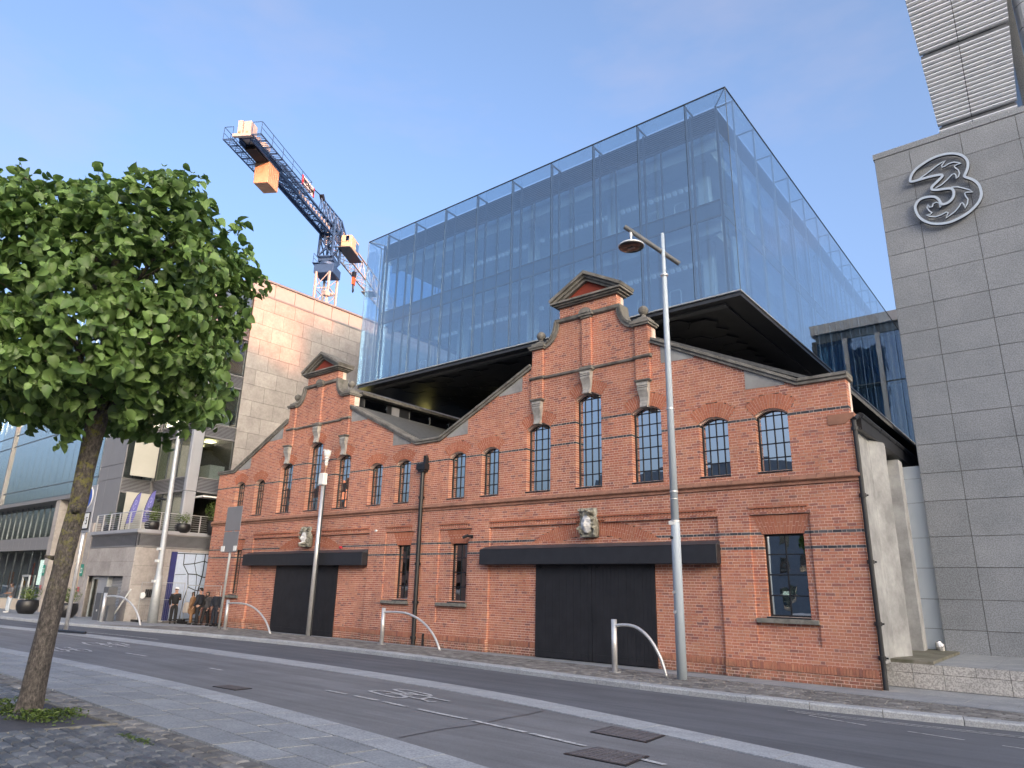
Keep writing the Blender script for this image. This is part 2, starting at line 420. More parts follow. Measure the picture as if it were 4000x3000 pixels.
def excl(z):
    E = []
    for (xl,xr,zs,rise),(cx,zc,Ri,Ro,al) in zip(WIN,ARCH):
        h = z-zc
        if SILLZ < z and h <= Ri*math.cos(al): E.append((xl,xr))
        elif Ri*math.cos(al) < h < Ro:
            hw = min(h*math.tan(al), math.sqrt(max(0,Ro*Ro-h*h)))
            E.append((cx-hw, cx+hw))
    for xl,xr,z0,z1,pl,pr in LOW:
        if z0 < z < z1: E.append((xl,xr))
        elif z1 <= z < 4.36:
            sp = .24*(z-z1)/(4.36-z1)*1.0; E.append((xl-sp-.02, xr+sp+.02))
    for (a,b),(cx,zc,Ri,Ro) in zip(DOORS,BIGARC):
        if z < 3.05: E.append((a,b))
        if z > 3.80:
            h = z-zc
            if h < Ro:
                ho = math.sqrt(Ro*Ro-h*h); hi = math.sqrt(max(0,Ri*Ri-h*h))
                if hi > 0: E += [(cx-ho,cx-hi),(cx+hi,cx+ho)]
                else: E.append((cx-ho,cx+ho))
    return E
mort = MB(); allb = []; 
def fill(k, z0, z1, x0, x1, y, deepL, deepR, dark):
    if x1-x0 < .03: return
    mort.box(x0+.004, x1-.004, y+.007, .50, z0, z1)
    S, H, J = .222, .103, .014
    P = S+H+2*J
    off = (k % 2)*(P/2)+.013*math.sin(k*2.1)
    n = math.floor((x0-off)/P)-1
    segs = []
    while True:
        a = off+n*P; done = False
        for p, w in ((a, S), (a+S+J, H)):
            l, r = max(p, x0), min(p+w, x1)
            if p > x1: done = True; break
            if r-l > .004: segs.append([l, r])
        if done: break
        n += 1
    if not segs: segs = [[x0,x1]]
    segs[0][0] = x0; segs[-1][1] = x1
    if len(segs) > 1 and segs[0][1]-segs[0][0] < .04: segs[1][0] = x0; segs.pop(0)
    if len(segs) > 1 and segs[-1][1]-segs[-1][0] < .04: segs[-2][1] = x1; segs.pop()
    for i, (l, r) in enumerate(segs):
        d = .05
        if (i == 0 and deepL) or (i == len(segs)-1 and deepR): d = .29
        j = random.uniform(-.0025, .0015)
        allb.append((l, r, y+j, y+j+d, z0+.0075+random.uniform(-.001,.001), z1-.0065+random.uniform(-.001,.001), dark))
for k in range(0, 154):
    z0 = k*CH; z1 = z0+CH; zm = (z0+z1)/2
    ex = excl(zm)
    for (ox0, ox1) in scan(OUT, zm):
        cuts = {ox0, ox1}
        for a, b in ex:
            for v in (a, b):
                if ox0 < v < ox1: cuts.add(v)
        lays = [l for l in LAY if l[2] <= zm < l[3]]
        for l in lays:
            for v in (l[0], l[1]):
                if ox0 < v < ox1: cuts.add(v)
        cuts = sorted(cuts); run = []
        for a, b in zip(cuts, cuts[1:]):
            m = (a+b)/2
            if any(e[0] < m < e[1] for e in ex): run.append((a,b,None)); continue
            y = 0
            for l in lays:
                if l[0] <= m < l[1]: y = l[4]
            if run and run[-1][2] is not None and abs(run[-1][2]-y) < 1e-6: run[-1] = (run[-1][0], b, y)
            else: run.append((a, b, y))
        dk = k in (88, 47, 42)
        for i, (a, b, y) in enumerate(run):
            if y is None: continue
            dark = dk and not (k == 47 and y > .09 and any(abs((a+b)/2-g_[0]) < 1.4 for g_ in BIGARC))
            if k == 97 and (any(c-2.6 < (a+b)/2 < c+2.6 for c in GC)) and b-a < 1.3: dark = True
            fill(k, z0, z1, a, b, y, True, True, dark)
# soldier course on the plinth is drawn by bricks on end
def sold(x0, x1, y, z0, z1, mb, w=.075):
    n = max(1, round((x1-x0)/w)); d = (x1-x0)/n
    for i in range(n):
        mb.box(x0+i*d+.004, x0+(i+1)*d-.004, y, y+.06, z0+.004, z1-.004)
mort.build('wall', M_MORTAR, WH)
camp = Vector((0,-19.985,2.2))
def bkey(b):
    c = Vector(((b[0]+b[1])/2, b[2], (b[4]+b[5])/2)); return (b[1]-b[0])*(b[5]-b[4])/((c-camp).length_squared)
ab = sorted([b for b in allb if b[1]-b[0] > .2 and not b[6]], key=bkey, reverse=True)[:300]
abset = set(map(id, ab))
mesh_cache = {}
def piece(name, x0, x1, y0, y1, z0, z1, mat, parent):
    key = (name, round(x1-x0,3), round(y1-y0,3), round(z1-z0,3), mat.name)
    me = mesh_cache.get(key)
    if me is None:
        t = MB().box(-(x1-x0)/2,(x1-x0)/2,-(y1-y0)/2,(y1-y0)/2,-(z1-z0)/2,(z1-z0)/2)
        me = bpy.data.meshes.new(name); me.from_pydata(t.v, [], t.f); me.materials.append(mat); mesh_cache[key] = me
    o = bpy.data.objects.new(name, me); col.objects.link(o); o.location = ((x0+x1)/2,(y0+y1)/2,(z0+z1)/2)
    o.parent = parent
    if parent.name in MW: o.matrix_parent_inverse = MW[parent.name].inverted()
    return o
for b in ab: piece('brick', *b[:6], M_BRICK, WH)
m1 = MB(); m2 = MB()
for b in allb:
    if id(b) in abset: continue
    (m2 if b[6] else m1).box(*b[:6])
# projecting soldier courses along the plinth
for a, b in ((-8.28,-4.40),(-24.03,-17.22),(-37.43,-33.22)): sold(a, b, -.085, .27, .45, m1)
for a, b in BAY:
    for d in DOORS:
        if a < d[0] < b:
            sold(a+.02, d[0]-.02, .085, .28, .45, m1); sold(d[1]+.02, b-.02, .085, .28, .45, m1)
m1.build('brickwork', M_BRICK, WH, stuff=True)
m2.build('black_brick_band', M_DARKB, WH, stuff=True)
# arches
vm = MB(); core = MB()
def ring(cx, zc, Ri, Ro, a0, a1, y, depth, wd=.083, rows=2, zclip=None, corey=.007):
    n = max(3, round((a1-a0)*(Ri+Ro)/2/wd)); da = (a1-a0)/n
    steps = 12
    P = [(cx+Ri*math.sin(a0+(a1-a0)*i/steps), zc+Ri*math.cos(a0+(a1-a0)*i/steps)) for i in range(steps+1)]
    Q = [(cx+Ro*math.sin(a0+(a1-a0)*i/steps), zc+Ro*math.cos(a0+(a1-a0)*i/steps)) for i in range(steps+1)]
    for i in range(steps):
        poly = [P[i],P[i+1],Q[i+1],Q[i]]
        if zclip is None or min(p[1] for p in poly) > zclip-.02: core.prism(poly, y+corey, .48)
        else:
            pp = clip(poly, zclip)
            if len(pp) > 2: core.prism(pp, y+corey, .48)
    for i in range(n):
        t0 = a0+i*da; t1 = t0+da; g = .0058/((Ri+Ro)/2)
        Rm = Ri+(Ro-Ri)*(.62 if i % 2 else .38)
        for ra, rb in ((Ri, Rm-.005), (Rm+.005, Ro)):
            poly = [(cx+ra*math.sin(t0+g), zc+ra*math.cos(t0+g)), (cx+ra*math.sin(t1-g), zc+ra*math.cos(t1-g)),
                    (cx+rb*math.sin(t1-g), zc+rb*math.cos(t1-g)), (cx+rb*math.sin(t0+g), zc+rb*math.cos(t0+g))]
            if zclip is not None: poly = clip(poly, zclip)
            if len(poly) > 2: vm.prism(poly, y+random.uniform(-.003,.001), y+depth)
def clip(poly, z):
    out = []
    for i in range(len(poly)):
        a, b = poly[i-1], poly[i]
        ia, ib = a[1] >= z, b[1] >= z
        if ia != ib:
            t = (z-a[1])/(b[1]-a[1]); out.append((a[0]+t*(b[0]-a[0]), z))
        if ib: out.append(b)
    return out
for cx, zc, Ri, Ro, al in ARCH:
    ring(cx, zc, Ri, Ro, -al, al, 0, .29)
    # thin projecting inner roll
    st = 10
    for i in range(st):
        t0 = -al+2*al*i/st; t1 = -al+2*al*(i+1)/st
        core.prism([(cx+(Ri-.035)*math.sin(t0), zc+(Ri-.035)*math.cos(t0)), (cx+(Ri-.035)*math.sin(t1), zc+(Ri-.035)*math.cos(t1)),
                    (cx+(Ri+.002)*math.sin(t1), zc+(Ri+.002)*math.cos(t1)), (cx+(Ri+.002)*math.sin(t0), zc+(Ri+.002)*math.cos(t0))], .10, .29)
for cx, zc, Ri, Ro in BIGARC:
    a = math.acos((3.80-zc)/Ro); ring(cx, zc, Ri, Ro, -a, a, .10, .1, zclip=3.81)
for xl, xr, z0, z1, pl, pr in LOW:
    w = xr-xl; n = round((w+.24)/.08); zt = 4.36
    core.prism([(xl-.02,z1),(xr+.02,z1),(xr+.26,zt),(xl-.26,zt)], .077, .48)
    for i in range(n):
        u0, u1 = i/n, (i+1)/n
        def X(u, t): return (xl-.02-.24*t)+u*(w+.04+.48*t)
        tm = .6 if i % 2 else .4
        for ta, tb in ((0, tm-.012), (tm+.012, 1)):
            g = .004
            vm.prism([(X(u0,ta)+g, z1+(zt-z1)*ta), (X(u1,ta)-g, z1+(zt-z1)*ta), (X(u1,tb)-g, z1+(zt-z1)*tb), (X(u0,tb)+g, z1+(zt-z1)*tb)], .07+random.uniform(-.003,.001), .30)
# split the bedding arch by arch
keys = {}
for f_i, f in enumerate(core.f): pass
grp = {}
for f in core.f:
    x_ = core.v[f[0]][0]; z__ = core.v[f[0]][2]
    best = min([((abs(x_-(w[0]+w[1])/2))/(w[1]-w[0]), ('u',i)) for i, w in enumerate(WIN)] if z__ > 5 else ([(abs(x_-(w[0]+w[1])/2)-(w[1]-w[0])/2, ('l',i)) for i, w in enumerate(LOW)]+[(abs(x_-(d[0]+d[1])/2)-(d[1]-d[0])/2, ('d',i)) for i, d in enumerate(DOORS)]))[1]
    grp.setdefault(best, []).append(f)
for k_, fs in grp.items():
    idx = sorted({i for f in fs for i in f}); mp_ = {i: n for n, i in enumerate(idx)}
    MB().add([core.v[i] for i in idx], [tuple(mp_[i] for i in f) for f in fs]).build('arch_bedding', M_MORTAR, WH)
vm.build('arch_brick', M_RUB, WH, stuff=True)
# dentil courses: header, dentils, footing
dm = MB()
def dentil(x0, x1, yb):
    for a in range(int(round((x1-x0)/.236))):
        w = (x1-x0)/round((x1-x0)/.236); l = x0+a*w
        dm.box(l+.004, l+w-.004, -.045, .12, 4.555, 4.615)
        dm.box(l+.004, l+w-.004, yb-.035, .14, 4.385, 4.43)
    n = round((x1-x0)/.118); w = (x1-x0)/n
    for i in range(n): dm.box(x0+i*w+.032, x0+(i+1)*w-.032, .0, .14, 4.432, 4.552)
for a, b in BAY: dentil(a+.02, b-.02, .10)
for w in LOW[:3]: dentil(w[4]+.01, w[5]-.01, .07)
dm.build('dentil_course', M_RUB, WH, stuff=True)
# moulded string course
sc = MB()
prof = [(-.012,5.14),(-.05,5.15),(-.05,5.195),(-.02,5.205),(-.03,5.23),(-.085,5.265),(-.095,5.29),(-.085,5.31),(-.03,5.40),(0.02,5.41),(.02,5.14)]
xs = -37.55
while xs < -4.31:
    x2 = min(xs+.24, -4.28); sc.prismx(prof, xs+.005, x2-.005); xs = x2
sc.build('string_course', M_TERRA, WH)
st = MB()
for c in GC:
    for a, b, yy in ((c-2.44,c-.25,-.06),(c+.25,c+2.44,-.06)): st.prismx([(yy,9.76),(yy-.02,9.80),(yy-.02,9.84),(0.01,9.87),(.01,9.76)], a, b)
    for a, b in ((c-2.54,c-1.90),(c-.27,c+.27),(c+1.90,c+2.54)): st.prismx([(-.13,9.755),(-.17,9.80),(-.17,9.845),(-.08,9.88),(.01,9.88),(.01,9.755)], a, b)
st.build('upper_string_course', M_STONE, WH)
# coping
cpi = [0]
def coping(p, q, lo=-.13, hi=.52, t=.17):
    p = Vector(p); q = Vector(q); L = (q-p).length; n = max(1, round(L/1.15)); d = (q-p)/n; u = Vector((-d.y, d.x)).normalized()
    if u.y < 0: u = -u
    for i in range(n):
        a = p+d*i+d.normalized()*.003; b = p+d*(i+1)-d.normalized()*.003
        m = MB()
        m.prism([tuple(a-u*.02), tuple(b-u*.02), tuple(b+u*(t*.45)), tuple(a+u*(t*.45))], lo+.05, hi)
        m.prism([tuple(a+u*(t*.45)), tuple(b+u*(t*.45)), tuple(b+u*t), tuple(a+u*t)], lo, hi)
        m.build('coping_stone', M_STONE, WH, bevel=.012)
for c, (lx, rx) in zip(GC, ((-20.0,-5.67),(-35.85,-21.45))):
    coping((lx,8.0),(c-2.49,10.28)); coping((c+2.49,10.28),(rx,8.0))
coping((-5.67,8.0),(-4.30,8.0)); coping((-21.45,8.0),(-20.0,8.0)); coping((-37.53,8.0),(-35.85,8.0))
# render patches below the coping
pm = MB()
for s, c, (lx, rx) in ((1,GC[0],(-20.0,-5.67)),(1,GC[1],(-35.85,-21.45))):
    for (sx, x0, z0, x1, z1) in ((lx, lx, 8.0, c-2.49, 10.28), (rx, rx, 8.0, c+2.49, 10.28)):
        dx = 1 if x1 > x0 else -1; sl = (z1-z0)/abs(x1-x0)
        for t in (0.35, 3.1 if c == GC[0] or dx > 0 else 3.4):
            X0 = x0+dx*t; X1 = X0+dx*1.15; Z0 = z0+sl*t; Z1 = z0+sl*(t+1.15)
            poly = [(X0, Z0-.10), (X1, Z0-.06), (X1, Z1), (X0, Z0)]
            if dx < 0: poly = poly[::-1]
            MB().prism(poly, -.012, .05).build('render_patch', M_CONC2, WH)
# scrolls, pediments, ball finials, keystones, carved heads
def ball(cx, z):
    m = MB()
    m.box(cx-.33, cx+.33, -.18, .50, z, z+.07); m.box(cx-.37, cx+.37, -.22, .54, z+.07, z+.14)
    m.box(cx-.27, cx+.27, -.12, .42, z+.14, z+.26)
    m.lathe([(.26,z+.26),(.25,z+.30),(.14,z+.36),(.085,z+.40),(.075,z+.45),(.11,z+.48),(.155,z+.53),(.18,z+.60),(.172,z+.67),(.135,z+.73),(.08,z+.775),(.03,z+.79)], cx, .14, 18)
    return m.build('ball_finial', M_STONE, WH, smooth=False)
for c in GC:
    for s in (-1, 1):
        ball(c+s*2.2, 10.93)
        pts = [(c+s*a, z) for a, z in gable_pts(c)]
        m = MB()
        for (a, b) in zip(pts, pts[1:]):
            av = Vector(a); bv = Vector(b); d = (bv-av).normalized(); u = Vector((-d.y, d.x))
            if u.x*s < 0: u = -u
            for tt0, tt1, lo in ((-.03,.09,-.08),(.09,.17,-.13)):
                P = [tuple(av+u*tt0), tuple(bv+u*tt0), tuple(bv+u*tt1), tuple(av+u*tt1)]
                m.prism(P, lo, .48)
        m.build('scroll_coping', M_STONE, WH)
    m = MB(); m.prismx([(-.05,11.80),(-.10,11.84),(-.12,11.95),(.5,11.97),(.5,11.80)], c-1.40, c-.30); m.prismx([(-.05,11.80),(-.10,11.84),(-.12,11.95),(.5,11.97),(.5,11.80)], c+.30, c+1.40)
    m.build('cornice', M_STONE, WH)
    m = MB(); m.box(c-.30, c+.30, -.20, .0, 11.80, 11.88)
    arc = [(c+.27*math.cos(t), 11.88+.22*math.sin(t)) for t in [math.pi*i/10 for i in range(11)]]
    m.prism(arc, -.22, .02)
    arc2 = [(c+.13*math.cos(t), 11.885+.10*math.sin(t)) for t in [math.pi*i/8 for i in range(9)]]
    m.mi = 0; m.prism(arc2, -.24, -.21)
    m.box(c-.22, c+.22, -.15, 0, 11.72, 11.80)
    m.build('cartouche', M_STONE, WH)
    # pediment
    m = MB()
    m.box(c-1.33, c+1.33, -.10, .58, 12.40, 12.46); m.box(c-1.42, c+1.42, -.18, .64, 12.46, 12.53); m.box(c-1.52, c+1.52, -.26, .70, 12.53, 12.60)
    for s in (-1, 1):
        a = Vector((c+s*1.52, 12.60)); b = Vector((c, 13.42)); d = (b-a).normalized(); u = Vector((-d.y, d.x)); 
        if u.y < 0: u = -u
        for t0, t1, lo in ((-.18,-.08,-.10),(-.08,.02,-.18),(.02,.13,-.28)):
            e0, e1 = b+u*t0, b+u*t1
            e0 = Vector((c, e0.y+(e0.x-c)*(-s)*-(d.y/abs(d.x)) if False else e0.y)); e1 = Vector((c, e1.y))
            k = abs(d.y/d.x)
            e0 = Vector((c, (a+u*t0).y+abs((a+u*t0).x-c)*k)); e1 = Vector((c, (a+u*t1).y+abs((a+u*t1).x-c)*k))
            p0 = a+u*t0; p1 = a+u*t1
            if p0.y < 12.60: p0 = Vector((p0.x-s*(12.60-p0.y)/k, 12.60))
            m.prism([tuple(p0), tuple(e0), tuple(e1), tuple(p1)] if s < 0 else [tuple(p0), tuple(p1), tuple(e1), tuple(e0)], lo, .70)
    m.build('pediment', M_STONE, WH)
    m = MB(); m.prism([(c-1.30,12.60),(c+1.30,12.60),(c,13.30)], .04, .5)
    m.build('tympanum', brick_mat('old red tympanum render', [(0,(.25,.05,.035)),(1,(.30,.065,.04))], wear=False) if c == GC[0] else bpy.data.materials['old red tympanum render'], WH)
def keystone(c, zt, zb, wt, wb):
    m = MB(); H = zt-zb
    lev = [(0,.17),(.03,.19),(.16,.20),(.165,.16),(.19,.16),(.195,.20),(.24,.205),(.245,.165),(.27,.165),(.275,.205),(.34,.20),(.45,.15),(.6,.10),(.75,.09),(.88,.12),(.97,.16),(1.0,.15)]
    rings = []
    for t, p in lev:
        z = zt-t*H; w = wt+(wb-wt)*t
        rings.append([(c-w/2,.28,z),(c-w/2,-p,z),(c+w/2,-p,z),(c+w/2,.28,z)])
    for a, b in zip(rings, rings[1:]):
        m.add(a+b, [(0,4,5,1),(1,5,6,2),(2,6,7,3)])
    m.add(rings[-1], [(3,2,1,0)]); m.add(rings[0], [(0,1,2,3)])
    m.build('keystone', M_KEY, WH)
    m = MB(); m.box(c-wt/2-.07, c+wt/2+.07, -.24, 0, zt, zt+.05); m.box(c-wt/2-.03, c+wt/2+.03, -.21, 0, zt-.04, zt); m.build('keystone_cap', M_STONE, WH)
for i, c in enumerate(GC):
    w3, w4, w5 = ((2,3,4),(9,10,11))[i]
    keystone((WIN[w4][0]+WIN[w4][1])/2, 9.72, 8.86, .46, .27)
    for w in (w3, w5): keystone((WIN[w][0]+WIN[w][1])/2, 8.92, 8.03, .42, .26)
M_FACE = stone_mat('pale marble face', (.50,.50,.50), (.66,.66,.66), 4)
def head(c, z0, z1, seed, beard):
    rnd = random.Random(seed); W = .62; H = z1-z0; nx, nz = 40, 56
    curls = [(rnd.uniform(-.32,.32), rnd.uniform(.76,1.0), rnd.uniform(.035,.06)) for _ in range(34)] + [(sgn*rnd.uniform(.22,.31), rnd.uniform(.08,.7), rnd.uniform(.03,.05)) for _ in range(14) for sgn in (-1,1)]
    if beard: curls += [(rnd.uniform(-.2,.2), rnd.uniform(.0,.22), rnd.uniform(.03,.05)) for _ in range(24)]
    g = lambda a, b, s, t=None: math.exp(-((a/s)**2+(b/(t or s))**2))
    def d(u, v):          # u across in m, v 0..1 up
        h = 0.0
        e = 1-(u/.235)**2-((v-.45)/.36)**2
        if e > 0: h = .17*math.sqrt(e)
        h += .085*g(u, v-.43, .035, .10)+.03*g(u, v-.36, .05, .03)
        for s in (-1,1):
            h -= .045*g(u-s*.085, v-.50, .045, .03); h += .03*g(u-s*.085, v-.515, .025, .018); h += .022*g(u-s*.085, v-.60, .07, .018)
            h += .02*g(u-s*.11, v-.38, .05, .06)
        h += .028*g(u, v-.285, .065, .014)+.025*g(u, v-.245, .05, .014)-.025*g(u, v-.265, .07, .006)+.03*g(u, v-.16, .07, .05)
        for a, b, s in curls: h += .075*g(u-a, (v-b)*H, s)
        for a, b, s in curls: h -= .02*g(u-a, (v-b)*H, s*.35)
        return max(h, .0)
    m = MB(); vs = []; fs = []
    for j in range(nz+1):
        for i in range(nx+1):
            u = (i/nx-.5)*W; v = j/nz
            vs.append((c+u, -.10-d(u,v)*1.15, z0+v*H))
    for j in range(nz):
        for i in range(nx):
            a = j*(nx+1)+i; fs.append((a,a+1,a+nx+2,a+nx+1))
    m.add(vs, fs); m.box(c-W/2, c+W/2, -.099, .12, z0, z1)
    n_ = len(m.f)
    for i_, f in enumerate(m.f):
        if len(f) == 4 and i_ < nx*nz:
            u = sum(m.v[q][0] for q in f)/4-c; v = (sum(m.v[q][2] for q in f)/4-z0)/H
            if (u/.20)**2+((v-.43)/.31)**2 < 1: m.m[i_] = 1
    return m.build('carved_head', [M_HEAD, M_FACE], WH, smooth=True)
head(-12.78, 3.90, 4.84, 3, False)['label'] = 'carved stone female head with curled hair over the right door'
head(-28.55, 3.86, 4.80, 8, True)['label'] = 'weathered bearded stone head over the left door'
# windows
def pane_mesh(poly, y, name, parent):
    m = MB(); tilt = [random.uniform(-.004,.004) for _ in range(2)]
    cx = sum(p[0] for p in poly)/len(poly); cz = sum(p[1] for p in poly)/len(poly)
    yy = lambda p: y+(p[0]-cx)*tilt[0]+(p[1]-cz)*tilt[1]
    n = len(poly)
    m.add([(p[0],yy(p),p[1]) for p in poly]+[(p[0],yy(p)+.006,p[1]) for p in poly], [tuple(range(n)), tuple(range(2*n-1,n-1,-1))]+[(i,i+n,(i+1)%n+n,(i+1)%n) for i in range(n)])
    return m.build(name, M_GL_WIN, parent)
def window(xl, xr, z0, zs, rise, cols, y=.25, rowh=.42):
    w = MB(); F = .05; T = .034
    a = None
    if rise:
        hw = (xr-xl)/2; Ri = (hw*hw+rise*rise)/(2*rise); cx = (xl+xr)/2; zc = zs+rise-Ri
        top = lambda x: zc+math.sqrt(max(0, Ri*Ri-(x-cx)**2))
    else: top = lambda x: zs
    rows = max(2, round((zs-z0)/rowh)); 
    w.box(xl, xl+F, y-.03, y+.03, z0, zs); w.box(xr-F, xr, y-.03, y+.03, z0, zs); w.box(xl+F, xr-F, y-.03, y+.03, z0, z0+F)
    if rise:
        n = 8
        for i in range(n):
            x0 = xl+(xr-xl)*i/n; x1 = xl+(xr-xl)*(i+1)/n
            w.prism([(x0,top(x0)-.055),(x1,top(x1)-.055),(x1,top(x1)+.01),(x0,top(x0)+.01)], y-.03, y+.03)
    else: w.box(xl+F, xr-F, y-.03, y+.03, zs-F, zs)
    cw = (xr-xl)/cols; rh = (zs-z0)/rows
    for i in range(1, cols):
        x = xl+i*cw; w.box(x-T/2, x+T/2, y-.022, y+.022, z0+F, top(x)-.05)
    for j in range(1, rows+(1 if rise else 0)):
        if j == rows and rise < .1: break
        z = z0+j*rh
        for i in range(cols): w.box(xl+i*cw+T/2+(F-T/2 if i == 0 else 0), xl+(i+1)*cw-T/2-(F-T/2 if i == cols-1 else 0), y-.018, y+.018, z-T/2, z+T/2)
    w.box(xl-.03, xr+.005, -.02, y+.03, z0-.045, z0-.005)
    wo_ = w.build('window', M_BLK, WH)
    for i in range(cols):
        for j in range(rows):
            x0, x1 = xl+i*cw, xl+(i+1)*cw; za, zb = z0+j*rh, z0+(j+1)*rh
            if j == rows-1 and rise:
                poly = [(x0,za),(x1,za),(x1,top(x1)-.02),((x0+x1)/2,top((x0+x1)/2)-.02),(x0,top(x0)-.02)]
            else: poly = [(x0,za),(x1,za),(x1,zb),(x0,zb)]
            pane_mesh(poly, y, 'pane', wo_)
for i, (xl, xr, zs, rise) in enumerate(WIN): window(xl, xr, SILLZ, zs, rise, 4)
for xl, xr, z0, z1, pl, pr in LOW:
    window(xl, xr, z0, z1, 0, 2, rowh=.55)
    MB().box(pl+.02, pr-.0, -.07, .22, z0-.17, z0-.046).build('sill', M_SILL, WH, bevel=.012)
# beams and doors
for (a, b), (l, r) in zip(((-17.40,-8.27),(-33.46,-24.07)), DOORS):
    m = MB(); m.box(a, b, -.30, .09, 3.02, 3.56); m.build('door_canopy', M_BEAM, WH, bevel=.008)
    m = MB(); m.prismx([(-.31,3.562),(.08,3.70),(.09,3.562)], a+.07, b-.01); m.build('flashing', M_FLASH, WH)
    mid = (l+r)/2
    for x0, x1 in ((l, mid-.006), (mid+.006, r)):
        d = MB(); n = 16; w = (x1-x0)/n
        for i in range(n): d.box(x0+i*w+.002, x0+(i+1)*w-.002, .055+.003*(i % 2), .12, .02, 3.02)
        dd = d.build('door', M_DOOR, WH)
        h = MB()
        for xx in (x0+.22, x1-.22):
            h.tube([(xx-.08,.045,3.015),(xx-.07,.045,2.93),(xx,.045,2.88),(xx+.07,.045,2.93),(xx+.08,.045,3.015)], .012, 6)
        h.build('hanger', M_BLK, dd)
        h = MB(); h.box(x0+.06, x1-.04, .045, .056, .22, .235); h.build('kick_rail', M_BLK, dd)
    d = MB(); d.box(l-.01, r+.01, .13, .16, 0, 3.04); d.build('door_backing', M_DARK, WH)
# roof, side wall, interior shell
rf = MB()
for c, lx, rx in ((GC[0],-20.7,-4.45),(GC[1],-37.4,-20.7)):
    for s, ex in ((-1,lx),(1,rx)):
        k0 = 8.0-.12; zr = k0+abs(c-ex)*.47; 
        q = [(ex,.5,k0),(c,.5,zr),(c,34,zr),(ex,34,k0)]
        if s > 0: q = q[::-1]
        rf.add(q+[(v[0],v[1],v[2]-.12) for v in q], [(0,1,2,3),(7,6,5,4),(0,4,5,1),(1,5,6,2),(2,6,7,3),(3,7,4,0)])
rf.build('roof', M_SLATE, WH)
sh = MB(); sh.box(-37.3, -4.75, .62, .68, 0, 7.85); sh.box(-4.85, -4.6, .52, 2.9, .0, 6.62); sh.box(-6.3, -6.1, 2.9, 34, .0, 6.62); sh.box(-6.1,-4.85,2.7,2.9,0,6.62); sh.box(-37.40, -37.2, .52, 34, 0, 7.8); sh.box(-37.3,-4.8,33.8,34,0,11)
for c in GC: sh.prism([(c-7.6,7.85),(c+7.6,7.85),(c+2.3,10.25),(c-2.3,10.25)], .62, .66)
sh.build('dark_shell', M_DARK, WH)  # coloured near-black so the windows show an unlit inside
# raised roof light on the left roof slope
cl = MB(); cl.box(-30.9,-26.35,.6,33.5,10.2,11.05)
cb = cl.build('roof_light_wall', M_BLK, WH)
cl = MB()
for i in range(14):
    y0 = .9+i*1.5; (cl.box(-26.34,-26.31,y0+.04,y0+1.46,10.30,10.95) if i % 3 != 1 else None)
cl.build('roof_light_pane', M_GL_WIN, cb)
cl = MB()
for i in range(14):
    y0 = .9+i*1.5
    if i % 3 == 1: cl.box(-26.34,-26.31,y0+.3,y0+.8,10.30,10.95)
cl.build('roof_light_shutter', M_LOUV, cb)
MB().prism([(-31.3,11.06),(-26.0,11.06),(-26.0,11.20),(-31.3,11.32)], .55, 33.5).build('roof_light_cap', simple('old timber fascia', (.10,.095,.085), .8, var=.4, scale=4), WH)
# the kneeler stone and gutters at the right corner
m = MB(); m.prism([(-4.95,6.72),(-4.50,6.72),(-4.42,6.80),(-4.27,6.86),(-4.27,7.0),(-4.95,7.0)], -.02, .3); m.build('kneeler', M_TERRA, WH)
def pipe(pts, rad, name, parent, col_h=(), collar=1.45, mat=None):
    m = MB(); m.tube(pts, rad, 10)
    for z in col_h:
        # collar at height z on the straight run
        for (a, b) in zip(pts, pts[1:]):
            if min(a[2],b[2]) <= z <= max(a[2],b[2]) and abs(a[2]-b[2]) > .5:
                t = (z-a[2])/(b[2]-a[2]); p = Vector(a).lerp(Vector(b), t); m.tube([p-Vector((0,0,.05)), p+Vector((0,0,.05))], rad*collar, 10); m.box(p.x-.13, p.x+.13, p.y+.02, p.y+.06, z-.02, z+.02)
    return m.build(name, mat or M_BLK, parent)
pipe([(-4.29,.0,6.78),(-4.29,-.0,6.60),(-4.29,-.02,.45),(-4.29,-.05,.02)], .062, 'downpipe', WH, (6.55,4.75,3.05,1.55,.75,.15))
pipe([(-4.29,.0,6.80),(-4.30,.45,6.98),(-4.30,5,6.98)], .075, 'gutter', WH)
g = MB(); g.box(-4.62,-4.22,.55,16,6.62,6.95); g.build('eaves_board', M_BLK, WH)
g = MB()
for i in range(12): g.tube([(-4.24,.6+i*1.1,7.03),(-4.24,1.66+i*1.1,7.03)], .085 if i % 2 else .09, 8)
g.build('gutter_run', M_BLK, WH)
# central downpipe with hopper
pipe([(-20.85,-.11,6.92),(-20.83,-.11,.03)], .085, 'downpipe', WH, (5.70,3.06,1.6,.3))
m = MB(); m.prism([(-20.99,6.75),(-20.67,6.75),(-20.62,6.84),(-21.04,6.84)], -.24, 0); m.box(-21.08,-20.58,-.28,0,6.84,7.08); m.box(-20.79,-20.65,-.16,0,7.08,7.36); m.tube([(-20.72,-.08,7.30),(-20.72,-.12,7.44)],.09,8)
m.build('hopper', M_BLK, WH)
m = MB(); m.tube([(-20.32,-.1,.02),(-20.32,-.1,.38),(-20.30,-.1,.46)],.05,6); m.build('stub_pipe', M_BLK, WH)
# camera and sensors fixed to the wall
tag(MB().box(-23.65,-23.55,-.07,0,4.42,4.50).build('sensor', M_WHITE), 'small white sensor on the brick wall right of the left door', 'sensor')
tag(MB().box(-26.10,-25.98,.0,.09,3.76,3.86).build('alarm_box', M_SIGNR), 'small red alarm box above the left black canopy', 'alarm')
m = MB(); m.box(-18.08,-18.0,-.06,0,4.0,4.12); m.tube([(-18.03,-.05,4.08),(-18.03,-.24,4.06)],.045,8); m.tube([(-18.05,-.22,4.10),(-18.22,-.36,4.0)],.055,8)
tag(m.build('wall_camera', M_BLK), 'black security camera on the brick between two lower windows', 'camera')
